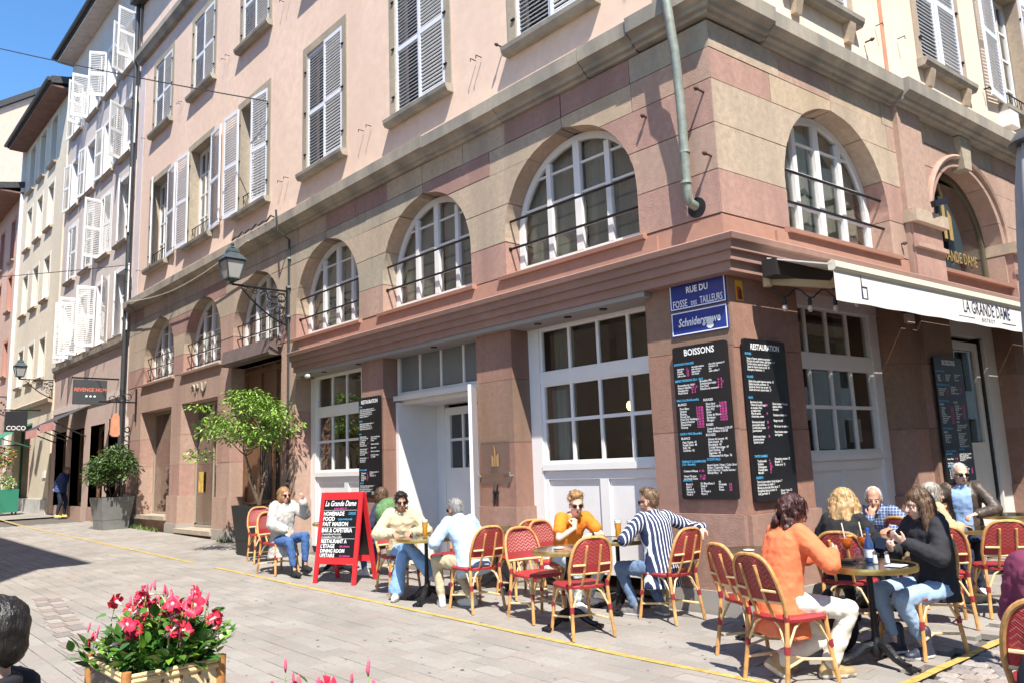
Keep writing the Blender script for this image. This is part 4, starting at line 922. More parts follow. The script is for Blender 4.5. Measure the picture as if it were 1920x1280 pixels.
# ================================================================== cafe chairs
cane = M("rattan_cane", (.56,.29,.10), .5, .42, 22., .2, 60, rnd=.16, stretch=(1,1,.5))
cane_l = M("pale_cane_binding", (.72,.52,.27), .45, .2, 20)
wrap = M("red_binding", (.27,.022,.03), .45, .2, 60)
def weave_mat():
    m = M("red_weave", (.36,.028,.032), .42, 0); n = m.node_tree; L = n.links; b = n.nodes["Principled BSDF"]
    tc = n.nodes.new("ShaderNodeTexCoord"); sp = n.nodes.new("ShaderNodeSeparateXYZ"); L.new(tc.outputs["Object"], sp.inputs[0])
    def mth(op, a, b_=None, c=None):
        q = n.nodes.new("ShaderNodeMath"); q.operation = op
        for i, x in enumerate((a, b_, c)):
            if x is None: continue
            if isinstance(x, (int, float)): q.inputs[i].default_value = x
            else: L.new(x, q.inputs[i])
        return q.outputs[0]
    X, Z = sp.outputs[0], sp.outputs[2]
    zig = mth('ABSOLUTE', mth('SUBTRACT', mth('FRACT', mth('MULTIPLY', X, 17.)), .5))
    t = mth('FRACT', mth('ADD', mth('MULTIPLY', Z, 30.), mth('MULTIPLY', zig, 1.6)))
    line = mth('LESS_THAN', t, .26)
    geo = n.nodes.new("ShaderNodeNewGeometry"); tr = n.nodes.new("ShaderNodeVectorTransform"); tr.vector_type = 'NORMAL'; tr.convert_from = 'WORLD'; tr.convert_to = 'OBJECT'; L.new(geo.outputs["Normal"], tr.inputs[0]); sn = n.nodes.new("ShaderNodeSeparateXYZ"); L.new(tr.outputs[0], sn.inputs[0])
    front = mth('ADD', mth('MULTIPLY', mth('GREATER_THAN', sn.outputs[1], 0.), .45), .22)
    top = mth('GREATER_THAN', Z, .66); fac = mth('MULTIPLY', line, mth('MULTIPLY', top, front))
    mx = n.nodes.new("ShaderNodeMix"); mx.data_type = 'RGBA'; mx.inputs[6].default_value = (.36,.028,.032,1); mx.inputs[7].default_value = (.62,.50,.40,1)
    oi = n.nodes.new("ShaderNodeObjectInfo"); hs = n.nodes.new("ShaderNodeHueSaturation"); L.new(mth('ADD', mth('MULTIPLY', oi.outputs["Random"], .45), .72), hs.inputs["Value"]); L.new(fac, mx.inputs[0]); L.new(mx.outputs[2], hs.inputs["Color"]); L.new(hs.outputs[0], b.inputs["Base Color"])
    w1 = mth('SINE', mth('MULTIPLY', X, 520.)); w2 = mth('SINE', mth('MULTIPLY', mth('ADD', Z, sp.outputs[1]), 520.))
    bp = n.nodes.new("ShaderNodeBump"); bp.inputs["Strength"].default_value = .55; bp.inputs["Distance"].default_value = .003; L.new(mth('MULTIPLY', w1, w2), bp.inputs["Height"]); L.new(bp.outputs[0], b.inputs["Normal"])
    return m
weave = weave_mat()
BACK = lambda z: -.205-(z-.46)*.30                      # lean of the back
def make_chair():
    root = empty("cafe_chair", (0,0,0), 0, "x", "chair", "rattan cafe chairs on the terrace")
    for sx in (-1,1):
        b = MB(); b.tube([(sx*.205,.215,0),(sx*.185,.185,.22),(sx*.175,.17,.45)], [.0165,.0165,.0155], 8); b.build("leg", cane, root, smooth=True)
        b = MB(); b.tube([(sx*.21,-.27,0),(sx*.195,-.232,.24),(sx*.19,-.205,.46)], [.0165,.017,.016], 8); b.build("leg", cane, root, smooth=True)
    b = MB()                                            # bent hoop of the back
    q = []
    for t in range(25):
        u = -1+2*t/24; ang = u*math.pi/2
        x = .215*math.copysign(abs(math.sin(ang))**.62, u); z = .46+.44*(abs(math.cos(ang))**.55)
        q.append((x, BACK(z), z))
    q[0] = (-.19,-.205,.46); q[-1] = (.19,-.205,.46); b.tube(q, .0155, 8); b.build("back_hoop", cane, root, smooth=True)
    b = MB(); q2 = [(x*.93, y+.004, z-.010) for x, y, z in q if z > .56]; b.tube(q2, .011, 6); b.build("hoop_binding", wrap, root, smooth=True)
    b = MB()                                            # woven back, slightly curved
    rows = []
    for k in range(11):
        z = .585+.295*k/10; hw = .205*min(1., (max(0.02, 1-((z-.46)/.445)**3.4))**.42)*.985
        rows.append([((-1+2*i/8)*hw, BACK(z)-.028*(1-abs(-1+2*i/8)**2), z) for i in range(9)])
    nvert = 9
    for side in (0, 1):
        o = len(b.v)
        for r_ in rows: b.v += [(x, y+(.006 if side else -.006), z) for x, y, z in r_]
        for k in range(10):
            for i in range(8):
                f = (o+k*9+i, o+k*9+i+1, o+(k+1)*9+i+1, o+(k+1)*9+i); b.f.append(f if side else f[::-1]); b.m.append(0)
    b.build("woven_back", weave, root, smooth=2, fix=False)
    b = MB(); b.tube([(-.20,BACK(.575),.575),(0,BACK(.575)-.028,.575),(.20,BACK(.575),.575)], .013, 8); b.build("back_rail", cane_l, root, smooth=True)
    for sx in (-1,1):
        b = MB(); b.tube([(sx*.075,-.215,.465),(sx*.075,BACK(.57)-.03,.57),(sx*.07,BACK(.83)-.035,.83)], .0125, 7); b.build("back_post", cane, root, smooth=True)
    b = MB(); b.tube([(-.19,BACK(.66)-.018,.655),(-.075,BACK(.66)-.042,.655)], .010, 6); b.build("cross_rail", cane_l, root, smooth=True); b = MB(); b.tube([(.075,BACK(.66)-.042,.655),(.19,BACK(.66)-.018,.655)], .010, 6); b.build("cross_rail", cane_l, root, smooth=True)
    b = MB()                                            # seat: padded woven panel
    ol = []
    for t in range(28):
        a = 2*math.pi*t/28; cx, sy = math.cos(a), math.sin(a)
        x = .215*math.copysign(abs(cx)**.55, cx)*(1.0+.06*sy); y = -.005+.215*math.copysign(abs(sy)**.55, sy); ol.append((x,y))
    o = 0; b.v += [(x,y,.435) for x,y in ol]+[(x*1.01,y*1.01,.455) for x,y in ol]+[(x*.93,y*.93,.470) for x,y in ol]+[(0,0,.462)]
    n_ = len(ol)
    for r_ in range(2):
        for t in range(n_): b.f.append((r_*n_+t, r_*n_+(t+1)%n_, (r_+1)*n_+(t+1)%n_, (r_+1)*n_+t)); b.m.append(0)
    for t in range(n_): b.f.append((2*n_+t, 2*n_+(t+1)%n_, 3*n_)); b.m.append(0)
    b.f.append(tuple(range(n_))[::-1]); b.m.append(0); b.build("seat", weave, root, smooth=True)
    b = MB()
    for p, q in (((-.195,.205,.115),(.195,.205,.115)),((-.205,-.25,.12),(.205,-.25,.12))): pass
    for pts_ in ([(-.197,.20,.15),(-.12,-.02,.165),(-.201,-.245,.15)],[(.197,.20,.15),(.12,-.02,.165),(.201,-.245,.15)],[(-.122,-.02,.165),(.122,-.02,.165)]): b = MB(); b.tube(pts_, .0105, 6); b.build("stretcher", cane_l, root, smooth=True)
    b = MB()                                            # curved braces under the seat
    for sx in (-1,1):
        for pts_ in ([(sx*.19,.188,.25),(sx*.12,.18,.40),(sx*.06,.17,.44)],[(sx*.195,-.232,.25),(sx*.12,-.21,.40),(sx*.06,-.20,.44)],[(sx*.185,.185,.25),(sx*.18,.10,.40),(sx*.175,.04,.44)],[(sx*.192,-.23,.25),(sx*.185,-.13,.40),(sx*.18,-.06,.44)]): b = MB(); b.tube(pts_, .009, 6); b.build("brace", cane_l, root, smooth=True)
    b = MB()
    for sx in (-1,1):
        for (x,y,z),(x2,y2,z2) in (((.188,.19,.235),(.184,.184,.285)),((.196,-.234,.235),(.193,-.228,.285)),((.19,-.206,.45),(.188,-.212,.50))): b = MB(); b.tube([(sx*x,y,z),(sx*x2,y2,z2)], .0205, 8); b.build("leg_binding", wrap, root, smooth=True)
    return root
chair0 = make_chair(); _used = []
def chair(x, y, fx, fy, label):
    rz = math.atan2(-fx, fy)                            # local +y looks along (fx,fy)
    if not _used: c = chair0; c.location = (x,y,gz(x)+.004); c.rotation_euler = (0,0,rz); c["label"] = label
    else: c = copy_thing(chair0, (x,y,gz(x)+.004), rz, label)
    _used.append(c); return c
chair(-.86,-1.62,-.94,.36, "empty red rattan chair turned its back to the street, right of the street-side black table")
chair(-1.62,-1.42,.97,-.2, "empty red rattan chair with pale zigzag weave left of the street-side black table")
chair(-2.56,-1.48,-1,.12, "red rattan chair under the man in light blue denim")
chair(-.62,-.56,-.97,.1, "red rattan chair under the man in the striped shirt")
chair(1.33,-1.76,.30,.95, "red rattan chair under the orange blazer woman")
chair(.82,-1.33,.42,.90, "empty red rattan chair just behind the orange blazer, nearest the stone corner")
chair(1.72,-.46,-.30,-.95, "red rattan chair under the woman in the dark hoodie")
chair(1.50,.78,-.45,.85, "empty chair just behind the dark hoodie woman, half hidden")
chair(1.78,1.55,-.55,.84, "empty dark red chair seen from behind between the hoodie and leather jacket")
chair(1.98,2.55,-.5,.86, "empty red chair right of the dark red one, nearer the leather jacket man")
chair(.95,2.95,.2,-.98, "red chair under the old man in the brown leather jacket")
chair(1.95,4.0,-.9,-.2, "empty red chair farthest right behind the leather jacket man")
chair(-8.55,-1.15,.97,-.2, "empty orange red chair at the left end, beside the big square planter")
chair(-7.05,-1.6,.97,.12, "chair under the woman in the grey hooded coat")
chair(-5.35,-.62,-.95,-.2, "chair behind the red menu easel, under the person in the green and yellow shawl")
chair(-4.12,-1.42,.95,-.25, "chair under the woman in the beige trench coat")
chair(-3.62,-.98,.15,-1, "empty chair with zigzag back facing the street between trench coat and denim couple")
chair(-2.75,-.62,-.97,.22, "empty chair by the carved pier, behind the denim man")
chair(-2.05,-.62,1,.0, "red chair under the man in the orange t-shirt")
chair(1.02,-.02,-.2,1., "red chair under the woman with long blond hair")
chair(.62,1.75,.1,-1., "chair under the man in the checked shirt")
chair(1.02,1.7,.3,1., "chair under the person in the tan quilted jacket")
chair(3.18,-2.62,-.25,1, "chair at the right edge, nearest the camera, under the purple sweatshirt")
# ================================================================== tables
brass = M("brass_rim", (.62,.45,.16), .3, .15, 20, metal=.9)
ttop = M("black_table_top", (.012,.011,.012), .12, .2, 5, spec=.6)
def make_table():
    r_ = empty("bistro_table", (0,0,0), 0, "x", "table", "round black bistro tables")
    b = MB(); b.lathe([(.0,.705),(.33,.705),(.335,.72),(.335,.738),(.0,.738)], seg=40); b.build("table_top", ttop, r_, smooth=True)
    b = MB(); b.lathe([(.333,.700),(.348,.700),(.352,.72),(.348,.742),(.333,.742),(.333,.70)], seg=40); b.build("rim", brass, r_, smooth=True)
    b = MB(); b.lathe([(.03,.06),(.05,.09),(.055,.14),(.035,.18),(.028,.22),(.022,.45),(.022,.68),(.06,.695),(.12,.70)], seg=14); b.build("column", iron, r_, smooth=True)
    for k in range(3):
        a = 2*math.pi*k/3+.4; c, s_ = math.cos(a), math.sin(a); b = MB()
        b.tube([(c*.03,s_*.03,.15),(c*.09,s_*.09,.135),(c*.16,s_*.16,.075),(c*.22,s_*.22,.045),(c*.27,s_*.27,.035)], [.038,.040,.032,.026,.030], 8); b.ell((c*.285,s_*.285,.024), (.042,.042,.024), seg=8, rings=5); b.ell((c*.10,s_*.10,.14), (.035,.035,.02), seg=8, rings=5)
        b.tube([(c*.27-s_*.03,s_*.27+c*.03,.03),(c*.32-s_*.05,s_*.32+c*.05,.015)], .016, 6); b.tube([(c*.27+s_*.03,s_*.27-c*.03,.03),(c*.32+s_*.05,s_*.32-c*.05,.015)], .016, 6)
        b.build("foot", M("cast_iron", (.03,.03,.032), .32, .3, 25, .3, 60, metal=.6), r_, smooth=True)
    return r_
table0 = make_table(); _t = []
def table(x, y, label):
    c = table0 if not _t else copy_thing(table0)
    c.location = (x,y,gz(x)+.004); c.rotation_euler = (0,0,len(_t)*.7); c["label"] = label; _t.append(c); return c
table(-1.13,-1.47,"empty black table nearest the yellow line, between the two empty red chairs")
table(-1.27,-.54,"black table with beer glasses between orange t-shirt and striped shirt")
table(1.62,-1.02,"black table with orange cocktails between orange blazer and dark hoodie")
table(.44,-.62,"empty black table by the stone corner, behind the orange blazer")
table(-3.32,-1.58,"small table with beer between the trench coat woman and the denim man")
table(-3.38,-.40,"table behind the denim man, against the cafe wall")
table(-6.40,-1.0,"table in front of the woman in the grey hooded coat")
table(.80,.86,"table with red wine between the blond woman and the checked shirt man")
table(1.25,2.15,"table in front of the old man in leather jacket")
table(1.2,4.2,"table farthest right, next to the glass door")
# white coaster, glasses and small things
def drink(x, y, kind, label, z=.742):
    zz = gz(x)+.004+z; r_ = empty(kind, (x,y,zz), 0, label, {"beer_glass":"glass","cocktail_glass":"glass","wine_glass":"glass","tumbler":"glass","bottle":"bottle","salt_shaker":"shaker","coaster":"coaster"}.get(kind,kind))
    cg = glass("drink_glass", (.93,.95,.95), .02)
    if kind == "beer_glass":
        b = MB(); b.lathe([(.028,0),(.030,.004),(.034,.10),(.041,.20)], seg=18); b.build("glass", cg, r_, smooth=2, fix=False)
        b = MB(); b.lathe([(.0265,.010),(.0305,.10),(.0365,.165)], seg=18); b.build("beer", M("beer", (.90,.42,.02), .2, trans=.35, emit=0), r_, smooth=True)
        b = MB(); b.lathe([(.0365,.166),(.038,.19),(.0385,.192)], seg=18); b.build("foam", M("foam", (.85,.82,.74), .9), r_, smooth=True)
    elif kind == "cocktail_glass":
        b = MB(); b.lathe([(.035,0),(.036,.004),(.006,.012),(.005,.075),(.03,.095),(.048,.14),(.046,.19),(.038,.225)], seg=18); b.build("glass", cg, r_, smooth=2, fix=False)
        b = MB(); b.lathe([(.005,.082),(.029,.10),(.045,.14),(.044,.172)], seg=18); b.build("orange_drink", M("orange_drink", (.95,.17,.01), .15, .2, 30, trans=.3), r_, smooth=True)
        b = MB(); b.tube([(.0,.0,.12),(-.03,.015,.29)], .005, 6); b.build("straw", M("straw_white", (.75,.68,.5), .6), r_); b = MB(); b.lathe([(.0,0),(.026,0),(.026,.008),(0,.008)], (.03,.0,.19), 14); b.build("orange_slice", M("orange_slice", (.95,.50,.05), .5), r_)
    elif kind == "wine_glass":
        b = MB(); b.lathe([(.036,0),(.036,.003),(.005,.010),(.0045,.09),(.03,.11),(.045,.15),(.044,.19),(.036,.23)], seg=18); b.build("glass", cg, r_, smooth=2, fix=False)
        b = MB(); b.lathe([(.005,.098),(.028,.112),(.042,.148)], seg=18); b.build("red_wine", M("red_wine", (.10,.005,.01), .1), r_, smooth=True)
    elif kind == "tumbler":
        b = MB(); b.lathe([(.034,0),(.036,.003),(.040,.11)], seg=18); b.build("glass", cg, r_, smooth=2, fix=False); b = MB(); b.lathe([(.0325,.005),(.035,.06)], seg=18); b.build("water", glass("water", (.9,.93,.95), .01), r_, smooth=True)
    elif kind == "bottle":
        b = MB(); b.lathe([(.034,0),(.035,.10),(.033,.14),(.016,.19),(.0135,.235)], seg=16); b.build("bottle_body", M("blue_glass", (.10,.22,.55), .05, trans=.75), r_, smooth=True); b = MB(); b.lathe([(.0145,.236),(.0145,.255)], seg=12); b.build("bottle_cap", M("cap_blue", (.02,.10,.45), .4), r_); b = MB(); b.lathe([(.0356,.03),(.0356,.09)], seg=16); b.build("bottle_label", M("label_white", (.65,.68,.75), .6, .3, 60), r_, smooth=True, fix=False)
    elif kind == "salt_shaker":
        b = MB(); b.lathe([(.018,0),(.020,.01),(.015,.055),(.014,.065)], seg=12); b.build("jar", M("salt_glass", (.72,.72,.70), .2), r_, smooth=True); b = MB(); b.lathe([(.015,.066),(.015,.085),(.004,.092)], seg=12); b.build("lid", M("chrome", (.7,.7,.7), .2, metal=1), r_, smooth=True)
    return r_
drink(-1.28,-.50,"beer_glass","tall glass of blond beer nearer the orange t-shirt man"); drink(-1.17,-.42,"beer_glass","second tall glass of beer, nearer the striped shirt man")
drink(-3.38,-1.55,"beer_glass","glass of beer on the small table of the trench coat woman"); drink(-3.50,-1.62,"tumbler","dark tumbler beside the beer on the small table of the trench coat woman")
drink(1.42,-.92,"cocktail_glass","orange cocktail nearer the orange blazer woman"); drink(1.50,-.78,"cocktail_glass","orange cocktail with straw nearer the hoodie woman")
drink(1.58,-.88,"bottle","small blue water bottle on the cocktail table"); drink(1.56,-1.02,"tumbler","clear water tumbler on the cocktail table"); drink(1.66,-.98,"salt_shaker","white salt shaker on the cocktail table, left of the pair"); drink(1.73,-.93,"salt_shaker","brownish pepper shaker on the cocktail table, right of the pair")
drink(.86,.74,"wine_glass","red wine glass in front of the checked shirt man"); drink(-6.25,-1.05,"tumbler","pale drink with straw on the table of the grey coat woman")
for x, y, l in ((-1.22,-1.50,"round white coaster on the empty table nearest the yellow line"),(.40,-.68,"round white coaster on the empty table by the stone corner")):
    b = MB(); b.lathe([(0,0),(.05,0),(.05,.006),(0,.006)], (x,y,gz(x)+.747), 18); tag(b.build("coaster", M("coaster_white", (.75,.75,.72), .6)), l, "coaster")
b = MB(); b.box((1.78,-1.12,.747),(1.90,-.98,.752)); tag(b.build("napkin", M("napkin", (.7,.7,.74), .8)), "white folded paper at the right rim of the cocktail table", "napkin")
b = MB(); b.box((1.36,-1.08,.747),(1.52,-1.0,.765)); tag(b.build("purse", iron), "black flat purse on the cocktail table by the orange blazer woman", "purse")
b = MB(); b.hexa([(1.08,2.02,.747),(1.10,2.10,.747),(1.115,2.10,.747),(1.095,2.02,.747),(1.08,2.02,.92),(1.10,2.10,.92),(1.115,2.10,.92),(1.095,2.02,.92)]); tag(b.build("card_stand", M("card_green", (.25,.45,.12), .6, .8, 14)), "green and white menu card standing on the leather jacket man's table", "card")
# ================================================================== menu boards
slate_b = M("chalkboard", (.010,.010,.012), .32, .3, 3., spec=.5)
chalk_w = M("chalk_white", (.82,.84,.84), .8); chalk_p = M("chalk_pink", (.85,.10,.42), .8); chalk_b = M("chalk_blue", (.10,.50,.85), .8)
def board(fac, a0, a1, z0, z1, o, label, rows, cat="menu board"):
    r_ = empty("menu_board", fac.P((a0+a1)/2, z0, o), 0, label, cat)
    rr = .03; pts = []
    for cx, cz, s0 in ((a1-rr,z1-rr,0),(a0+rr,z1-rr,1),(a0+rr,z0+rr,2),(a1-rr,z0+rr,3)):
        for t in range(5): an = (s0+t/4)*math.pi/2; pts.append((cx+rr*math.cos(an), cz+rr*math.sin(an)))
    b = MB(); fac.poly(b, pts, o, o+.028); under(b.build("board_panel", slate_b), r_)
    t = MB(); W = a1-a0; H = z1-z0; hr = random.Random(int(a0*100)+5)
    for txt, u, v, sz, mi, al, wd in rows:
        sh = hr.uniform(-.02,.12)
        put_text(t, txt, sz*(1.12 if sz < .033 else 1.), fac.P(a0+u*W, z1-v*H, o+.0295), fac.d, (0,0,1), mi, shear=round(sh,2), width=wd, align=al, bold=.002 if sz > .05 else .0004, line=.86)
    under(t.build("lettering", [chalk_w, chalk_p, chalk_b], fix=False), r_); return r_
def blist(items): return "\n".join(items)
BOI = [("BOISSONS",.5,.065,.098,0,'CENTER',.85),("BOISSONS CHAUDES",.02,.125,.034,2,'LEFT',.8),
 (blist(["expresso","allonge","noisette","cafe au lait"]),.07,.155,.026,0,'LEFT',.85),(blist(["2","2.2","2.3","3.5"]),.25,.155,.026,1,'LEFT',.85),(blist(["chocolat maison","cafe viennois","cappuccino","vin chaud"]),.34,.15,.026,0,'LEFT',.85),(blist(["chocolat viennois 4","infusion 3.5","the","irish coffee 7"]),.66,.145,.026,0,'LEFT',.85),
 ("BIERES PRESSIONS (25cl - 50cl)",.02,.235,.034,2,'LEFT',.8),(blist(["Kronenbourg 1664","Meteor blanche","Hoegaarden","Picon biere"]),.06,.265,.029,0,'LEFT',.85),(blist(["3 - 5","3.5 - 6","4 - 7","4 - 7"]),.32,.265,.029,1,'LEFT',.85),(blist(["Brooklyn IPA","Grimbergen triple","Paix Dieu","Panache du moment"]),.48,.25,.029,0,'LEFT',.85),(blist(["4 - 8","4 - 7.5","6 - 8","3 - 5"]),.80,.25,.029,1,'LEFT',.85),
 ("VINS (12cl-50cl-Bouteille)",.02,.365,.034,2,'LEFT',.8),("BLANCS",.04,.393,.032,0,'LEFT',.85),(blist(["Pinot Blanc","Sylvaner","Riesling","Muscat Sec","Pinot Gris Vendanges","Gewurztraminer","Chardonnay","Vouvray"]),.07,.42,.030,0,'LEFT',.8),(blist(["5-19-28","5-19-28","5-21-30","5-21-30","6-23-34","6-23-34","5-20-30","6-22-32"]),.38,.42,.030,1,'LEFT',.8),
 ("ROUGES",.52,.375,.032,0,'LEFT',.85),(blist(["Pinot Noir","Pinot Noir de H.","Mon P'tit","Syrah","Cotes du Rhone","Bordeaux","Morgon"]),.56,.402,.030,0,'LEFT',.8),(blist(["5-20-28","7-25-35","5-20-28","5-20-28","5-20-29","6-23-33","6-23-33"]),.80,.402,.030,1,'LEFT',.8),("ROSES",.54,.535,.032,0,'LEFT',.85),(blist(["Cotes de Provence 5-20-29","Pinot d'Alsace 5-20-28"]),.55,.56,.030,0,'LEFT',.8),
 ("CAVE A VINS (Bouteille)",.04,.585,.034,2,'LEFT',.8),("BLANCS",.06,.615,.032,0,'LEFT',.85),(blist(["Petit Chablis  45","Pouilly Fume  44","Rully  46","Condrieu  62"]),.08,.64,.030,0,'LEFT',.8),("ROUGES",.52,.60,.032,0,'LEFT',.85),(blist(["Graves du Louvet  45","Saint Joseph  42","Bourgogne  45","Crozes Hermitage  47","Saint Emilion  52","Gigondas  49","Chateauneuf du Pape  76"]),.55,.627,.030,0,'LEFT',.8),
 ("CREMANT & CHAMPAGNE\n(12cl - Bouteille)",.04,.765,.034,2,'LEFT',.75),(blist(["Cremant d'Alsace","","Veuve Clicquot","La Grande Dame"]),.06,.825,.028,0,'LEFT',.8),(blist(["5 - 26","","12 - 75","/ - 180"]),.35,.825,.028,1,'LEFT',.8),("COCKTAILS",.5,.755,.036,2,'LEFT',.85),(blist(["Aperol Spritz / Hugo / Cuba Libre/","Mojito / Caipirinha / Mule /","Dark n'Stormy / Tequila Sunrise /","Bloody Mary    8"]),.5,.79,.028,0,'LEFT',.8),
 ("APERITIFS",.04,.885,.034,2,'LEFT',.8),(blist(["Ricard 3","Suze 4","Martini 4","Campari 5","Porto 4"]),.09,.91,.028,0,'LEFT',.8),(blist(["Kir Blanc/Rose 5","Pastis 4","Kir 5","Kir Royal 6","Picon 5"]),.36,.905,.028,0,'LEFT',.8),(blist(["4cl","Mirabelle","Poire","Prune"]),.68,.895,.028,0,'LEFT',.8),(blist(["","5.5","5.5","5.5"]),.86,.895,.028,1,'LEFT',.8)]
RES = [("RESTAURATION",.5,.065,.088,0,'CENTER',.8),("ENTREES",.02,.10,.034,2,'LEFT',.8),(blist(["Soupe a l'oignon, gratinee au gruyere  8","Foie gras de canard maison, pain brioche  17","Terrine maison, salade de saison  9","Salade de chevre chaud au miel  10","Escargots a l'alsacienne  11"]),.05,.128,.031,0,'LEFT',.78),
 ("SALADES",.02,.245,.034,2,'LEFT',.8),(blist(["Salade d'ete, petits legumes marines  15","Salade de poulet, parmesan  16","Salade de chevre, noix et miel  15","Salade de la mer, saumon fume  17"]),.05,.272,.031,0,'LEFT',.78),("PLATS",.02,.375,.034,2,'LEFT',.8),
 (blist(["Bouchee a la reine","Tartare de boeuf coupe","au couteau, frites","et salade verte","Filet de sandre","choucroute, creme","","Entrecote de boeuf","sauce poivre, frites","Cordon bleu maison","Joue de boeuf","","Jambonneau braise","pommes sautees","Quiche du jour"]),.05,.402,.031,0,'LEFT',.78),(blist(["","18","","","19","","","22","","17","","","18"]),.40,.402,.031,1,'LEFT',.78),
 (blist(["Choix de tartes flambees","oignons, lardons","et creme","","Gratinee ou forestiere","","Burger du chef","","Plat du jour en semaine","","Pates fraiches maison","aux legumes"]),.56,.41,.031,0,'LEFT',.78),
 ("TARTES FLAMBEES",.04,.735,.034,2,'LEFT',.8),(blist(["Traditionnelle","Gratinee","Champignons","Fromage blanc","Munster"]),.10,.765,.031,0,'LEFT',.78),(blist(["9","10","10.5","9.5","11"]),.37,.765,.031,1,'LEFT',.78),(blist(["Champignon saumon  12","Munster  11","Poulet curry  12"]),.50,.755,.031,0,'LEFT',.78),("DESSERTS",.04,.865,.034,2,'LEFT',.8),(blist(["Tarte du jour maison, boule de glace  7","Creme brulee a la vanille  7","Mousse au chocolat, fleur de sel  7","Kougelhopf glace au kirsch  8","Cafe gourmand  8"]),.05,.89,.031,0,'LEFT',.78),(blist(["Glaces: 1 boule  2.5","2 boules  4.5"]),.58,.95,.029,0,'LEFT',.78)]
board(F1, -.725, -.04, 1.16, 2.81, .03, "tall black drinks menu headed BOISSONS on the street side of the stone corner", BOI)
board(F2, .10, .84, 1.13, 2.82, .03, "tall black food menu headed RESTAURATION on the sunny side of the stone corner", RES)
board(F2, 4.13, 4.97, 1.15, 2.84, .105, "shaded BOISSONS drinks menu beside the glass door", BOI)
board(F1, -7.27, -6.60, 1.14, 2.82, .03, "RESTAURATION food menu on the pier behind the red easel", RES)
# street name plates
enam = M("blue_enamel", (.012,.035,.22), .25, .15, 6, spec=.6); enam_w = M("enamel_white", (.78,.80,.84), .35)
def plate(a0, a1, z0, z1, txts, label):
    r_ = empty("street_sign", F1.P((a0+a1)/2, z0, .01), 0, label, "street sign")
    b = MB(); F1.box(b, a0, a1, z0, z1, .006, .022); under(b.build("sign_plate", enam), r_)
    b = MB(); e = .012; i = .008
    for q in ((a0+i,a1-i,z1-i-e,z1-i),(a0+i,a1-i,z0+i,z0+i+e),(a0+i,a0+i+e,z0+i+e,z1-i-e),(a1-i-e,a1-i,z0+i+e,z1-i-e)): F1.box(b, *q, .021, .0235)
    under(b.build("border", enam_w), r_)
    t = MB()
    for x, sz, u, z, kw in txts: put_text(t, x, sz, F1.P(u, z, .0245), F1.d, (0,0,1), align='CENTER', **kw)
    under(t.build("lettering", enam_w, fix=False), r_); return r_
def serif(t, txt, sz, a, z, width=.78):   # capitals with slab serifs
    put_text(t, txt, sz, F1.P(a, z, .0245), F1.d, (0,0,1), align='CENTER', width=width, bold=.0015)
pl_ = plate(-.735, -.015, 3.22, 3.52, [("RUE DU",.098,-.37,3.395,dict(width=.82,bold=.003)),("FOSSE",.112,-.60,3.25,dict(width=.64,bold=.001)),("DES",.066,-.42,3.25,dict(width=.7,bold=.001)),("TAILLEURS",.112,-.20,3.25,dict(width=.53,bold=.001))], "upper blue enamel street plate reading RUE DU FOSSE DES TAILLEURS")
p2_ = plate(-.735, -.015, 2.93, 3.20, [("Schnidergrawe",.125,-.375,3.03,dict(width=.72,bold=.003,shear=.25))], "lower blue enamel street plate reading Schnidergrawe")
b = MB(); q = [F1.P(-.235+.045*math.cos(t*.52)*(1.2 if t%3 else .8), 3.02+.06*math.sin(t*.52), .0252) for t in range(12)]; b.add(q, [tuple(range(12))]); under(b.build("sticker_rest", M("torn_sticker", (.70,.72,.76), .8), fix=False), p2_)
# small yellow sticker round the corner
r_ = empty("sticker", F2.P(.17,3.32,.004), 0, "small yellow and red sticker above the sunny menu board", "sticker")
b = MB(); F2.box(b, .12, .24, 3.24, 3.46, .004, .007); under(b.build("paper", M("sticker_yellow", (.75,.42,.02), .5)), r_)
b = MB(); F2.box(b, .135, .20, 3.25, 3.39, .0072, .0085); under(b.build("print_red", M("sticker_red", (.55,.05,.03), .5)), r_); b = MB(); F2.poly(b, [(.16,3.25),(.225,3.25),(.215,3.36),(.19,3.38),(.165,3.33)], .0086, .0098); under(b.build("print_dark", M("sticker_dark", (.05,.04,.04), .5)), r_)
# cafe name plate on the pier and the clothes peg ornament
r_ = empty("cafe_plaque", F1.P(-3.85,1.4,.0), 0, "transparent cafe plaque with gold bottle emblem on the pier right of the entrance", "plaque")
b = MB(); F1.box(b, -4.10, -3.50, 1.36, 1.98, .02, .026); under(b.build("acrylic_sheet", glass("acrylic", (.95,.93,.90), .3)), r_)
t = MB(); put_text(t, "LA GRANDE DAME", .085, F1.P(-3.8,1.43,.028), F1.d, (0,0,1), align='CENTER', width=.72, bold=.001); under(t.build("lettering", M("gold_brown", (.17,.10,.05), .5), fix=False), r_)
gold = M("gold_leaf", (.34,.23,.08), .6, .2, 20)
def emblem(fac, a, z, o, s_, mat, root):
    b = MB(); fac.poly(b, [(a-.02*s_,z),(a+.02*s_,z),(a+.02*s_,z+.30*s_),(a-.02*s_,z+.42*s_)], o, o+.004)
    fac.poly(b, [(a-.10*s_,z),(a-.04*s_,z),(a-.04*s_,z+.17*s_),(a-.10*s_,z+.22*s_)], o, o+.004); fac.poly(b, [(a+.04*s_,z),(a+.11*s_,z),(a+.11*s_,z+.26*s_),(a+.04*s_,z+.20*s_)], o, o+.004); under(b.build("emblem", mat), root)
emblem(F1, -3.8, 1.58, .028, .7, M("faded_gold", (.33,.21,.09), .6), r_)
b = MB()
for a in (-4.12,-3.48):
    b.tube([F1.P(a,1.45,0),F1.P(a,1.45,.05),F1.P(a,1.50,.06)], .012, 6)
under(b.build("hook", zinc), r_)
r_ = empty("peg_ornament", F1.P(-3.8,1.05,.02), 0, "black clothes peg shaped hook under the cafe plaque", "hook")
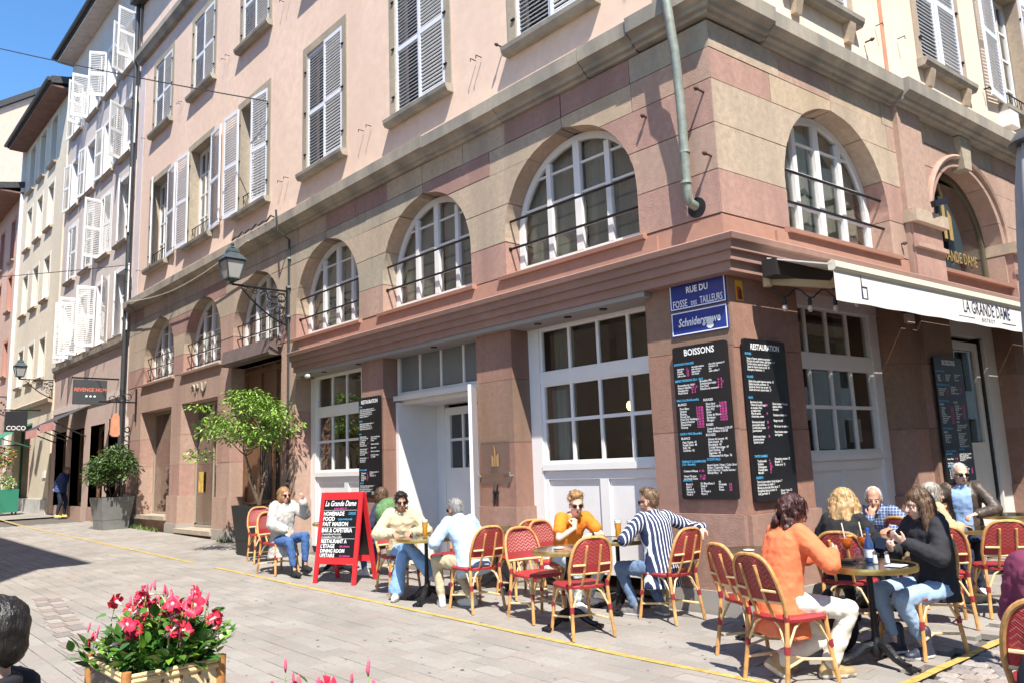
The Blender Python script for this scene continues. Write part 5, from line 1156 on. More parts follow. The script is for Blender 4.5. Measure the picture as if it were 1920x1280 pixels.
b = MB()
for sg in (-1,1): b.tube([F1.P(-3.8+sg*.045,1.34,.03),F1.P(-3.8+sg*.02,1.25,.03),F1.P(-3.8+sg*.03,1.17,.03),F1.P(-3.8+sg*.035,1.05,.03)], [.008,.016,.016,.008], 6)
b.tube([F1.P(-3.84,1.23,.03),F1.P(-3.76,1.23,.03)], .022, 8); under(b.build("peg", iron), r_)
# hole in the base block
b = MB(); F1.box(b, -.42, -.18, .42, .66, .048, .052); b.build("vent_hole", iron, bld)
# gold lettering in the side window
t = MB(); put_text(t, "LA GRANDE DAME", .26, F2.P(6.17,4.50,-.262), F2.d, (0,0,1), align='CENTER', width=.72); gl_ = t.build("lettering", gold, bld, fix=False)
emblem(F2, 6.0, 4.82, -.265, 1.6, gold, bld) if False else None
b = MB()
for q in ([(5.9,4.85),(6.0,4.85),(6.0,5.6),(5.9,5.75)],[(6.08,4.85),(6.2,4.85),(6.2,5.25),(6.08,5.35)],[(5.68,4.85),(5.8,4.85),(5.8,5.2),(5.68,5.3)]): F2.poly(b, q, -.266, -.262)
b.build("emblem", gold, bld)
b = MB(); b.tube([F2.P(4.62,4.90,.2),F2.P(4.62,5.05,.2)], .02, 6); b.beam(F2.P(4.45,5.0,.25),F2.P(4.85,5.12,.25), .07, .09); b.build("spotlight", iron, bld)
b = MB(); F2.box(b, 8.05, 8.4, 7.12, 7.4, -.02, .16); b.build("alarm_box", white, bld)
b = MB(); F2.box(b, 3.72, 3.92, 3.28, 3.40, .0, .05); b.build("junction_box", M("pale_box", (.55,.45,.40), .6), bld)
# ================================================================== awning of the cafe
aw = empty("cafe_awning", F2.P(.3,3.5,.1), 0, "white cafe awning with LA GRANDE DAME on its valance over the sunny side", "awning")
canvas = M("white_canvas", (.72,.70,.655), .85, .06, 3., .3, 14)
blackm = M("dark_cassette", (.025,.022,.02), .5)
AL, AR, AO, AZ = .30, 8.6, 1.02, 3.39
b = MB(); F2.box(b, AL-.03, AR, 3.45, 3.63, .25, .42); under(b.build("cassette", blackm), aw)
b = MB(); b.add([F2.P(AL,3.66,.30),F2.P(AR,3.66,.30),F2.P(AR,AZ+.04,AO),F2.P(AL,AZ+.04,AO),F2.P(AL,3.645,.30),F2.P(AR,3.645,.30),F2.P(AR,AZ+.025,AO),F2.P(AL,AZ+.025,AO)], [(0,1,2,3),(7,6,5,4),(0,4,5,1),(1,5,6,2),(2,6,7,3),(3,7,4,0)]); under(b.build("canopy", canvas), aw)
b = MB(); F2.profile(b, [(AO-.04,AZ-.02),(AO+.02,AZ-.03),(AO+.045,AZ+.0),(AO+.04,AZ+.06),(AO,AZ+.08),(AO-.04,AZ+.06)], AL, AR); under(b.build("front_bar", M("cream_bar", (.70,.64,.50), .5)), aw)
vb = MB(); NV = 150
vz = lambda t: AZ-.31-.004*math.sin(t*7.3)
for i in range(NV+1):
    t = i/NV; a = AL+(AR-AL)*t; wv = .0012*math.sin(t*61)+.001*math.sin(t*23+1)
    for k in range(5): vb.v.append(tuple(F2.P(a, AZ-.02+(vz(t*9)-AZ)*k/4, AO+.012+wv*k/4)))
for i in range(NV):
    for k in range(4): vb.f.append((i*5+k, i*5+k+1, (i+1)*5+k+1, (i+1)*5+k)); vb.m.append(0)
under(vb.build("valance", canvas, smooth=2, fix=False), aw)
t = MB(); put_text(t, "LA GRANDE DAME", .225, F2.P(3.72,AZ-.205,AO+.0155), F2.d, (0,0,1), align='CENTER', width=.70, bold=.0008)
put_text(t, "BISTROT", .07, F2.P(3.72,AZ-.285,AO+.0155), F2.d, (0,0,1), align='CENTER', width=1.1, spacing=1.3)
for a in (2.92, 4.12): F2.box(t, a, a+.42, AZ-.262, AZ-.255, AO+.0125, AO+.0155)
F2.poly(t, [(.78,AZ-.27),(.81,AZ-.27),(.80,AZ-.05),(.79,AZ-.02)], AO+.0125, AO+.0155); F2.box(t, .80,.90,AZ-.155,AZ-.14,AO+.0125,AO+.0155); F2.box(t, .885,.90,AZ-.27,AZ-.14,AO+.0125,AO+.0155); F2.box(t,.80,.90,AZ-.27,AZ-.262,AO+.0125,AO+.0155)
under(t.build("lettering", M("navy_print", (.03,.03,.09), .7), fix=False), aw)
for a in (.42, 5.0):
    b = MB(); b.beam(F2.P(a,3.44,.20), F2.P(a+.55,3.37,.62), .05, .075); b.beam(F2.P(a+.55,3.37,.62), F2.P(a+.10,AZ,AO-.02), .045, .07); b.tube([F2.P(a,3.38,.20),F2.P(a,3.50,.20)], .05, 10); under(b.build("arm", M("beige_metal", (.58,.47,.30), .5)), aw)
# string of bulbs under the arm
sl = empty("string_lights", F2.P(.5,3.3,.4), 0, "short string of clear bulbs hanging under the awning arm", "lights")
pts = [F2.P(.35+.03*k, 3.34-.10*math.sin(k*.5)**2-.004*k, .28+.03*k) for k in range(22)]
b = MB(); b.tube(pts, .009, 5); under(b.build("cable", iron), sl)
for k in (3,9,15,20):
    b = MB(); b.cap(pts[k]-Vector((0,0,.02)), pts[k]-Vector((0,0,.07)), .02, .022); under(b.build("bulb_socket", iron), sl)
    b = MB(); b.ell(pts[k]-Vector((0,0,.115)), (.03,.03,.04), seg=10, rings=7); under(b.build("bulb", M("clear_bulb", (.42,.36,.28), .1, spec=.8)), sl)
b = MB(); b.box((0,0,0),(.001,.001,.001))
cam_b = MB(); cam_b.cap(F1.P(-9.0,3.40,.12), F1.P(-8.85,3.38,.16), .045, .04); tag(cam_b.build("security_camera", white), "small white security camera under the left end of the canopy ledge", "camera")
# ================================================================== closed parasol at the right edge
pa = empty("closed_parasol", (3.045,-.88,0), 0, "tall closed grey parasol with a dark cap at the right edge", "parasol")
gry = M("grey_canvas", (.30,.30,.315), .75, .12, 3., .15, 20)
b = MB(); n_ = 36; prof_ = [(3.76,.03),(3.70,.085),(3.4,.125),(3.0,.155),(2.6,.175),(2.2,.19),(1.85,.17)]
for z, r0 in prof_:
    for k in range(n_):
        a = 2*math.pi*k/n_; r1 = r0*(1+.26*math.sin(a*6+z*.4)); b.v.append((r1*math.cos(a), r1*math.sin(a), z))
for i in range(len(prof_)-1):
    for k in range(n_): b.f.append((i*n_+k, i*n_+(k+1)%n_, (i+1)*n_+(k+1)%n_, (i+1)*n_+k)); b.m.append(0)
b.f.append(tuple(range(n_))); b.m.append(0); b.build("folded_canopy", gry, pa, smooth=2)
b = MB(); b.lathe([(.155,3.70),(.16,3.715),(.10,3.80),(.03,3.83),(.02,3.86)], seg=20); b.build("cap", M("cap_dark", (.05,.055,.065), .35), pa, smooth=True)
b = MB(); b.lathe([(.03,.05),(.03,3.7)], seg=12); b.build("pole", zinc, pa, smooth=True)
b = MB(); b.box((-.3,-.3,0),(.3,.3,.06)); b.build("base", granite, pa)
# ================================================================== red menu easel
es = empty("menu_easel", (-5.42,-1.60,gz(-5.4)+.003), math.atan2(.28,.65), "red A-frame chalkboard easel headed La Grande Dame", "easel")
redw = M("red_lacquer", (.66,.028,.035), .35, .1, 5.)
Wd, Ht = .70, 1.22
def easel_frame(y0, y1, name):
    fr = MB(); q = lambda x, z: Vector((x, y0+(y1-y0)*z/Ht, z)); nrm = Vector((0, -Ht, -(y1-y0) if False else 0)).normalized()
    for x in (-Wd/2+.03, Wd/2-.03): fr.beam(q(x,0), q(x,Ht), .06, .032, up=(0,1,0))
    fr.beam(q(-Wd/2+.06,Ht-.05), q(Wd/2-.06,Ht-.05), .028, .10); fr.beam(q(-Wd/2+.06,.30), q(Wd/2-.06,.30), .028, .09)
    o_ = fr.build(name, redw, es); b = MB(); b.hexa([q(-Wd/2+.05,.34)+Vector((0,-.006,0)),q(Wd/2-.05,.34)+Vector((0,-.006,0)),q(Wd/2-.05,.34)+Vector((0,.006,0)),q(-Wd/2+.05,.34)+Vector((0,.006,0)),q(-Wd/2+.05,Ht-.09)+Vector((0,-.006,0)),q(Wd/2-.05,Ht-.09)+Vector((0,-.006,0)),q(Wd/2-.05,Ht-.09)+Vector((0,.006,0)),q(-Wd/2+.05,Ht-.09)+Vector((0,.006,0))]); b.build("chalkboard", slate_b, es); return o_
easel_frame(0, .20, "front_frame"); easel_frame(.52, .245, "rear_frame")
b = MB(); b.box((-Wd/2+.02,.21,Ht-.10),(-Wd/2+.06,.24,Ht-.06)); b.box((Wd/2-.06,.21,Ht-.10),(Wd/2-.02,.24,Ht-.06)); b.build("hinge", zinc, es)
t = MB(); ez = Vector((0,.20/Ht,1)).normalized(); eo = lambda u, v: Vector((-Wd/2+.065+u, .20*(v/Ht)-.0075, v))
ROWS = (("La Grande Dame",.01,1.035,.105,0,.3,.72,.001),("SUSHI OPEN 7/7",.17,.985,.036,1,.2,.85,0),("HOMEMADE",.0,.905,.078,0,.05,.82,.0015),("12€/23€",.42,.915,.05,2,.1,.7,0),("FOOD",.0,.835,.078,0,.05,.9,.0015),("Cuisine traditionnelle",.25,.842,.042,2,.3,.66,0),("FAIT MAISON",.0,.765,.078,0,.05,.92,.0015),
  ("BAR & CAFETERIA",-.005,.680,.082,0,.0,.78,.0015),("Cocktails/Bieres/Vins/Cafes",.0,.642,.038,0,.25,.78,0),("Cocktails/Beers/Wines/Coffees",.0,.604,.038,0,.25,.72,0),
  ("RESTAURANT A",.0,.535,.072,0,.05,.84,.0015),("L'ETAGE",.0,.472,.070,0,.05,.92,.0015),("Salle climatisee",.32,.480,.040,1,.3,.70,0),("DINING ROOM",.0,.410,.068,0,.05,.88,.0015),("UPSTAIRS",.0,.350,.066,0,.05,.88,.0015),("Air conditioned",.33,.356,.038,1,.3,.70,0))
for txt, u, v, sz, mi, sh, wd, bo in ROWS: put_text(t, txt, sz, eo(u,v), (1,0,0), ez, mi, shear=sh, width=wd, bold=bo)
for v in (.975,.745,.592): t.hexa([eo(0,v),eo(.56,v),eo(.56,v)+Vector((0,.001,0)),eo(0,v)+Vector((0,.001,0)),eo(0,v+.003),eo(.56,v+.003),eo(.56,v+.003)+Vector((0,.001,0)),eo(0,v+.003)+Vector((0,.001,0))])
t.build("lettering", [chalk_w, chalk_p, chalk_b], es, fix=False)
# ================================================================== plants
lr = random.Random(21)
def leaf_mesh(name, ln, wd, mat, fold=.25, curl=.15):
    b = MB(); n_ = 5; L_ = []; Rr = []; Md = []
    for i in range(n_+1):
        t = i/n_; w_ = wd/2*math.sin(math.pi*min(1,t**.8))*(1-.15*t); z = -curl*ln*t*t
        Md.append((0, ln*t, z)); L_.append((-w_, ln*t, z+fold*w_)); Rr.append((w_, ln*t, z+fold*w_))
    b.v = Md+L_+Rr; m_ = n_+1
    for i in range(n_): b.f += [(i,i+1,m_+i+1,m_+i),(i,2*m_+i,2*m_+i+1,i+1)]; b.m += [0,0]
    o = b.build(name, mat, smooth=2, fix=False); me = o.data; bpy.data.objects.remove(o); return me
def crown_leaves(mb, clusters, n, size, rn, nm=3, asp=.42, droop=.2):
    tot = sum(c[1][0]*c[1][1]*c[1][2] for c in clusters)
    for c, r in clusters:
        c = Vector(c); k = int(n*r[0]*r[1]*r[2]/tot)
        for _ in range(k):
            v = Vector((rn.gauss(0,1), rn.gauss(0,1), rn.gauss(0,1))); v.normalize(); q = rn.random()**.4
            p = c+Vector((v.x*r[0]*q, v.y*r[1]*q, v.z*r[2]*q))
            d = Vector((v.x+rn.uniform(-.8,.8), v.y+rn.uniform(-.8,.8), rn.uniform(-.7,.5)-droop)).normalized()
            s_ = d.cross(Vector((rn.uniform(-.5,.5),rn.uniform(-.5,.5),1))).normalized(); l = size*rn.uniform(.6,1.25); u = s_.cross(d)*l*.08
            mb.add([p, p+d*l*.5+s_*l*asp*.5+u, p+d*l, p+d*l*.5-s_*l*asp*.5+u], [(0,1,2,3)], rn.randrange(nm))
def branchy(mb, p, q, r0, r1, rn, wob=.06, n=7):
    p = Vector(p); q = Vector(q); pts = []; rr = []
    for i in range(n+1):
        t = i/n; w_ = math.sin(math.pi*t)*wob; pts.append(p.lerp(q,t)+Vector((rn.uniform(-1,1)*w_, rn.uniform(-1,1)*w_, 0))); rr.append(r0+(r1-r0)*t)
    mb.tube(pts, rr, 7); return pts
bark = M("bark", (.13,.095,.065), .9, .3, 20, .4, 60)
LG = [M("leaf_%s" % n_, c, .45, .2, 8., spec=.6, rnd=.0) for n_, c in zip(("bright","mid","lime"), ((.16,.30,.03),(.11,.22,.025),(.24,.37,.05)))]
LD = [M("leaf_dark_%s" % n_, c, .38, .2, 8., spec=.6) for n_, c in zip(("a","b","c"), ((.055,.11,.02),(.085,.15,.03),(.035,.075,.015)))]
def square_pot(root, w0, w1, h, mat, name="planter"):
    b = MB(); P = [(-w0,-w0,0),(w0,-w0,0),(w0,w0,0),(-w0,w0,0)]; Q = [(-w1,-w1,h),(w1,-w1,h),(w1,w1,h),(-w1,w1,h)]; e = w1-.04; S = [(-e,-e,h),(e,-e,h),(e,e,h),(-e,e,h)]; T = [(-e,-e,h-.08),(e,-e,h-.08),(e,e,h-.08),(-e,e,h-.08)]
    b.v = P+Q+S+T
    for lv in range(3):
        for k in range(4): b.f.append((lv*4+k, lv*4+(k+1)%4, (lv+1)*4+(k+1)%4, (lv+1)*4+k)); b.m.append(0)
    b.f.append((0,3,2,1)); b.m.append(0); b.f.append((12,13,14,15)); b.m.append(1); b.build("planter_box", [mat, M("soil", (.06,.04,.028), .95, .4, 30)], root)
    b = MB(); z = h*.30; k = w0+(w1-w0)*.30+.004; b.hexa([(-k,-k,z),(k,-k,z),(k,k,z),(-k,k,z),(-k-.002,-k-.002,z+.012),(k+.002,-k-.002,z+.012),(k+.002,k+.002,z+.012),(-k-.002,k+.002,z+.012)]); b.build("band", mat, root)
t1 = empty("potted_tree", (-9.72,-.72,gz(-9.75)), 0, "bright green potted tree with spreading umbrella crown in a dark planter", "tree")
square_pot(t1, .27, .36, .90, M("anthracite_pot", (.022,.023,.024), .6, .2, 5))
b = MB()
tips = []
for (x,y,z),(x2,y2,z2) in (((.02,0,.85),(-.35,-.10,1.9)),((.0,.03,.85),(.18,.1,2.0)),((-.02,0,.85),(-.05,.25,1.95)),((.03,0,.85),(.10,-.3,1.8))):
    pts = branchy(b, (x,y,z), (x2,y2,z2), .026, .016, lr, .05)
    for k in range(4):
        a = lr.uniform(0,6.28); q = (x2-.5+math.cos(a)*lr.uniform(.3,.85), y2+math.sin(a)*lr.uniform(.3,.75), z2+lr.uniform(.15,.85)); branchy(b, pts[-1], q, .013, .005, lr, .05, 5); tips.append(q)
b.build("trunk", bark, t1, smooth=True)
b = MB(); cl = [(q, (lr.uniform(.26,.40), lr.uniform(.26,.40), lr.uniform(.12,.19))) for q in tips]
for k in range(13):
    a = 2*math.pi*k/13+lr.uniform(-.2,.2); rr_ = lr.uniform(.55,1.12); cl.append(((math.cos(a)*rr_-.66, math.sin(a)*rr_, lr.uniform(2.0,2.95)-.22*rr_), (lr.uniform(.22,.36), lr.uniform(.22,.36), lr.uniform(.09,.16))))
cl += [((-.5,0,2.95),(.45,.4,.18)),((-.8,-.1,3.05),(.3,.25,.12)),((-.1,.1,2.8),(.4,.35,.18)),((-1.5,-.1,2.65),(.35,.3,.13)),((.65,0,2.5),(.35,.3,.13))]
crown_leaves(b, cl, 4300, .10, lr); o_ = b.build("crown", LG, t1, fix=False); o_["kind"] = "stuff"
t2 = empty("potted_tree", (-19.05,-.62,gz(-19)), .1, "dark green rounded shrub in a tall grey tapered planter", "tree")
square_pot(t2, .32, .43, .86, M("grey_pot", (.20,.205,.20), .55, .15, 4))
b = MB()
for k in range(6): a = k*1.05; branchy(b, (.03*math.cos(a),.03*math.sin(a),.8), (.55*math.cos(a),.55*math.sin(a),1.55+.1*(k%3)), .028, .01, lr, .06)
b.build("trunk", bark, t2, smooth=True)
b = MB(); cl = [((0,0,1.75),(.6,.6,.35)),((.5,-.1,1.75),(.5,.45,.35)),((-.5,-.1,1.65),(.5,.45,.35)),((-.75,0,1.45),(.35,.3,.22)),((.8,.05,1.6),(.35,.35,.3)),((.1,0,2.05),(.4,.4,.25)),((0,-.4,1.45),(.6,.35,.3)),((-.3,.1,2.1),(.25,.25,.2)),((.35,-.3,1.35),(.4,.3,.2))]
crown_leaves(b, cl, 4200, .12, lr); o_ = b.build("crown", LD, t2, fix=False); o_["kind"] = "stuff"
# far plants: hanging orange flowers, green planter cart and price board at the left edge
fp = empty("planter_cart", (-30.4,-1.15,gz(-30.4)), 0, "green planter box on small wheels with pale flowers, far left", "planter")
b = MB(); b.box((-.42,-.35,.10),(.42,.35,.95)); b.build("planter_box", M("cart_green", (.03,.20,.13), .5), fp)
for x in (-.33,.33):
    b = MB(); b.tube([(x,-.32,.06),(x,-.28,.06)], .06, 10); b.tube([(x,.28,.06),(x,.32,.06)], .06, 10); b.build("wheel", iron, fp)
b = MB(); crown_leaves(b, [((0,0,1.15),(.5,.4,.25)),((-.1,0,1.35),(.3,.3,.2))], 500, .11, lr, 3); o_ = b.build("flowers", [LG[0], M("pale_petal", (.62,.55,.45), .7), LG[1]], fp, fix=False); o_["kind"] = "stuff"
fb = empty("price_board", (-31.3,-1.75,gz(-31.3)), .35, "tall grey price board standing at the left edge of the picture", "sign board")
b = MB(); b.box((-.45,-.03,.10),(.45,.03,2.15)); b.build("board_panel", M("grey_board2", (.12,.12,.125), .6, .15, 4), fb)
b = MB(); b.box((-.5,-.22,0),(-.42,.22,.08)); b.box((.42,-.22,0),(.5,.22,.08)); b.box((-.5,-.04,.08),(-.45,.04,2.2)); b.box((.45,-.04,.08),(.5,.04,2.2)); b.build("board_stand", iron, fb)
b = MB()
for z in (1.45,1.15,.85,.55): b.box((-.38,-.036,z),(.38,-.0315,z+.018))
for z in (1.62,1.30,1.0,.7): b.box((-.30,-.036,z),(.18,-.0315,z+.05))
o_ = b.build("lettering", M("board_print", (.6,.6,.58), .7), fb); o_["kind"] = "stuff"
hb = empty("hanging_plants", (-32.6,-.9,0), 0, "orange and green hanging flowers above the price board", "plants")
b = MB(); crown_leaves(b, [((0,0,2.75),(.55,.4,.35)),((.3,0,2.35),(.3,.3,.35)),((-.5,0,2.4),(.3,.3,.3))], 700, .13, lr, 4); o_ = b.build("foliage", [LG[0], LG[1], M("orange_petal", (.75,.22,.06), .7), LD[0]], hb, fix=False); o_["kind"] = "stuff"
b = MB(); b.tube([(0,.9,3.1),(0,0,3.1),(0,0,2.9)], .02, 6); b.build("bracket", iron, hb)
# ------------------------------------------------------------------ flower boxes close to the camera
leaf_big = [leaf_mesh("leaf", .085, .044, M("glossy_leaf_%s" % n_, c, .28, .18, 14., spec=.6, rnd=.15)) for n_, c in zip(("mid","deep","yellowish"), ((.075,.19,.025),(.04,.115,.02),(.17,.30,.035)))]
petal_m = M("crimson_petal", (.68,.03,.075), .5, .22, 12., spec=.4, rnd=.15); bud_m = M("pink_bud", (.70,.12,.20), .5, .2, 20); throat = M("petal_throat", (.75,.45,.45), .6); stem_m = M("green_stem", (.16,.27,.06), .5)
def flower_mesh():
    b = MB()
    for k in range(5):
        a = 2*math.pi*k/5; ca, sa = math.cos(a), math.sin(a); pts = []
        for t, w_, z in ((.010,.008,0),(.022,.017,.012),(.036,.024,.014),(.046,.014,.006),(.049,.003,.001)):
            pts.append(((ca*t-sa*w_, sa*t+ca*w_, z+.006*(w_>.02)), (ca*t, sa*t, z), (ca*t+sa*w_*.8, sa*t-ca*w_*.8, z-.003)))
        o = len(b.v)
        for p in pts: b.v += list(p)
        for i in range(4):
            for j in range(2): b.f.append((o+i*3+j, o+i*3+j+1, o+(i+1)*3+j+1, o+(i+1)*3+j)); b.m.append(0)
    b.tube([(0,0,-.045),(0,0,-.03),(0,0,.004)], [.003,.006,.012], 8, 1); b.tube([(0,0,-.09),(0,0,-.045)], .002, 5, 2)
    o = b.build("flower", [petal_m, throat, stem_m], smooth=2, fix=False); me = o.data; bpy.data.objects.remove(o); return me
def bud_mesh():
    b = MB(); b.tube([(0,0,.0),(.004,0,.02),(0,0,.05),(.002,0,.062)], [.003,.0075,.006,.001], 7, 0); b.tube([(0,0,-.09),(0,0,.0)], .0022, 5, 1)
    o = b.build("bud", [bud_m, stem_m], smooth=2, fix=False); me = o.data; bpy.data.objects.remove(o); return me
flower_me, bud_me = flower_mesh(), bud_mesh()
def weave_panel_mat():
    m = M("cream_cane_weave", (.66,.52,.30), .6); n = m.node_tree; L = n.links; b = n.nodes["Principled BSDF"]
    tc = n.nodes.new("ShaderNodeTexCoord"); mp = n.nodes.new("ShaderNodeMapping"); mp.inputs["Scale"].default_value = (26,26,26); mp.inputs["Rotation"].default_value = (0,0,0); L.new(tc.outputs["Object"], mp.inputs[0])
    ck = n.nodes.new("ShaderNodeTexChecker"); ck.inputs["Scale"].default_value = 2.; L.new(mp.outputs[0], ck.inputs[0]); 
    wv = n.nodes.new("ShaderNodeTexNoise"); wv.inputs["Scale"].default_value = 60; L.new(tc.outputs["Object"], wv.inputs["Vector"])
    bp = n.nodes.new("ShaderNodeBump"); bp.inputs["Strength"].default_value = .4; bp.inputs["Distance"].default_value = .003; L.new(wv.outputs[0], bp.inputs["Height"]); L.new(bp.outputs[0], b.inputs["Normal"])
    return m
cane_w = M("cream_cane_weave", (.66,.52,.30), .6, .1, 60, .3, 120); cane_sq = M("brown_weave_square", (.22,.12,.06), .6); dark_weave = M("dark_weave", (.12,.10,.085), .6, .35, 90, .5, 130); bamboo = M("bamboo_post", (.42,.19,.06), .45, .25, 20)
def flower_box(loc, rz, lx, ly, h, label, nleaf, nflower, nbud, rn, hmax=.45, buds_top=False):
    r_ = empty("flower_box", loc, rz, label, "flower box", "cane flower boxes at the front")
    b = MB(); b.box((-lx,-ly,.04),(lx,-ly+.02,h-.02)); b.box((-lx,ly-.02,.04),(lx,ly,h-.02)); b.box((-lx,-ly+.02,.04),(-lx+.02,ly-.02,h-.02),1); b.box((lx-.02,-ly+.02,.04),(lx,ly-.02,h-.02),1); b.box((-lx+.02,-ly+.02,.1),(lx-.02,ly-.02,h-.10),2)
    b.build("woven_panel", [cane_w, dark_weave, M("soil", (.06,.04,.028), .95, .4, 30)], r_)
    b = MB(); nx = int(2*lx/.052)
    for k in range(nx):
        for j in range(int(h/.052)-1):
            if (k+j) % 2 == 0: x, z = -lx+.03+k*.052, .08+j*.052; b.box((x,-ly-.0025,z),(x+.017,-ly-.0002,z+.017))
    o_ = b.build("weave_squares", cane_sq, r_); o_["kind"] = "stuff"
    for sx in (-1,1):
        for sy in (-1,1): b = MB(); b.tube([(sx*lx,sy*ly,0),(sx*lx,sy*ly,h+.035)], .027, 10); b.build("post", bamboo, r_, smooth=True)
    b = MB()
    for dz, rr_ in ((.0,.015),(.028,.013)):
        for p, q in (((-lx,-ly,h+dz-.02),(lx,-ly,h+dz-.02)),((-lx,ly,h+dz-.02),(lx,ly,h+dz-.02)),((-lx,-ly,h+dz-.02),(-lx,ly,h+dz-.02)),((lx,-ly,h+dz-.02),(lx,ly,h+dz-.02))): b.tube([p,q], rr_, 8)
    b.build("rim", cane_l, r_, smooth=True)
    def place(me, name, p, d, roll, sc):
        d = Vector(d).normalized(); q = d.to_track_quat('Y' if name == "leaf" else 'Z', 'Z' if name == "leaf" else 'Y'); o = link(me, name, r_, p); o.rotation_mode = 'QUATERNION'; o.rotation_quaternion = q @ Euler((0, roll if name == "leaf" else 0, 0 if name == "leaf" else roll)).to_quaternion(); o.scale = (sc,)*3; return o
    st_ = MB(); rest = MB()
    heads = []
    for k in range(26):
        a = rn.uniform(0,6.28); q = math.sqrt(rn.random()); x, y = lx*.85*q*math.cos(a), ly*.85*q*math.sin(a); tx, ty = x*1.35+rn.uniform(-.05,.05), y*1.35+rn.uniform(-.05,.05); tz = h+hmax*rn.uniform(.55,1.)*(1-.35*q*q)
        st_.tube([(x,y,h-.1),((x+tx)/2,(y+ty)/2,(h+tz)/2+.03),(tx,ty,tz)], [.004,.0035,.0025], 5); heads.append((tx,ty,tz))
    st_.build("stems", stem_m, r_, smooth=True)
    for k in range(nleaf):
        hd = rn.choice(heads); t = rn.random(); p = Vector((hd[0]*(.6+.55*t)+rn.uniform(-.12,.12), hd[1]*(.6+.55*t)+rn.uniform(-.12,.12), h-.02+(hd[2]-h)*t*rn.uniform(.55,1.0)))
        d = (p.x*1.5+rn.uniform(-.5,.5), p.y*1.5+rn.uniform(-.5,.5), rn.uniform(-.15,.75)); me = leaf_big[rn.choice([0,0,1,1,2])]
        if k < 285: place(me, "leaf", p, d, rn.uniform(-.7,.7), rn.uniform(.8,1.5))
        else:
            Q = Vector(d).normalized().to_track_quat('Y','Z').to_matrix().to_4x4(); Q.translation = p; o0 = len(rest.v); rest.v += [tuple(Q@v.co) for v in me.vertices]; rest.f += [tuple(o0+i for i in f.vertices) for f in me.polygons]; rest.m += [leaf_big.index(me)]*len(me.polygons)
    if rest.v: o_ = rest.build("leaves", [m_.materials[0] for m_ in leaf_big], r_, smooth=2, fix=False); o_["kind"] = "stuff"
    for k in range(nflower):
        hd = rn.choice(heads); a = rn.uniform(0,6.28); p = Vector((hd[0]*1.05+rn.uniform(-.06,.06), hd[1]*1.05+rn.uniform(-.06,.06), hd[2]+rn.uniform(-.06,.09)))
        place(flower_me, "flower", p, (p.x+rn.uniform(-.7,.7), p.y+rn.uniform(-.7,.7), rn.uniform(.0,.5)), rn.uniform(0,6), rn.uniform(.8,1.35))
    for k in range(nbud):
        hd = rn.choice(heads); p = Vector((hd[0]+rn.uniform(-.08,.08), hd[1]+rn.uniform(-.08,.08), hd[2]+rn.uniform(-.05,.06))); place(bud_me, "bud", p, (rn.uniform(-.25,.25), rn.uniform(-.25,.25), 1), 0, rn.uniform(.8,1.2))
    return r_
flower_box((-.82,-5.46,gz(-.8)), R(90), .265, .35, .50, "cane flower box full of crimson flowers on glossy leaves, lower left", 1150, 40, 40, random.Random(5), .38)
flower_box((1.36,-5.62,0), R(90), .30, .34, .43, "second cane flower box at the bottom edge, only pink buds showing", 200, 6, 26, random.Random(9), .38)
# ================================================================== people
JOBS = []          # meshes that are fused by voxel remeshing in one go
skin_a = M("skin_light", (.60,.335,.235), .5, .08, 9., .05, 90, sss=.12); skin_b = M("skin_tan", (.47,.245,.16), .5, .08, 9., .05, 90, sss=.1); skin_c = M("skin_pale", (.66,.42,.32), .5, .08, 9., .05, 90, sss=.12)
lip = M("lip", (.42,.12,.11), .4); lens_m = M("dark_lens", (.008,.008,.010), .08, spec=.8); eye_w = M("eye_white", (.75,.73,.70), .3); eye_d = M("eye_dark", (.02,.015,.012), .1)
def fabric(name, c, **k): return M("cloth_"+name, c, k.pop("rough", .85), k.pop("var", .10), k.pop("scale", 7.), .3, 160., **k)
def hair_mat(name, c, c2): 
    m = M("hair_"+name, c, .42, .35, 16., .8, 34., col2=c2, stretch=(3.2,3.2,.55), spec=.5); return m
H = {k: hair_mat(k, a, b) for k, a, b in (("blond",(.36,.20,.08),(.66,.44,.21)),("red_blond",(.30,.15,.06),(.46,.27,.12)),("grey",(.18,.17,.16),(.42,.41,.40)),("white",(.55,.54,.53),(.80,.79,.77)),("brown",(.07,.038,.022),(.17,.095,.05)),("dark",(.006,.005,.005),(.024,.019,.017)),("auburn",(.03,.010,.010),(.10,.035,.03)),("ash",(.26,.23,.19),(.52,.48,.42)),("light_brown",(.13,.075,.04),(.26,.16,.09)))}
def fuse(mb, name, mats, parent, vox, smooth=4, disp=0., dscale=.08, cut=None, matf=None):
    JOBS.append(dict(mb=mb, name=name, mats=mats if isinstance(mats, (list,tuple)) else [mats], parent=parent, vox=vox, smooth=smooth, disp=disp, dscale=dscale, matf=matf))
_TEX = {}
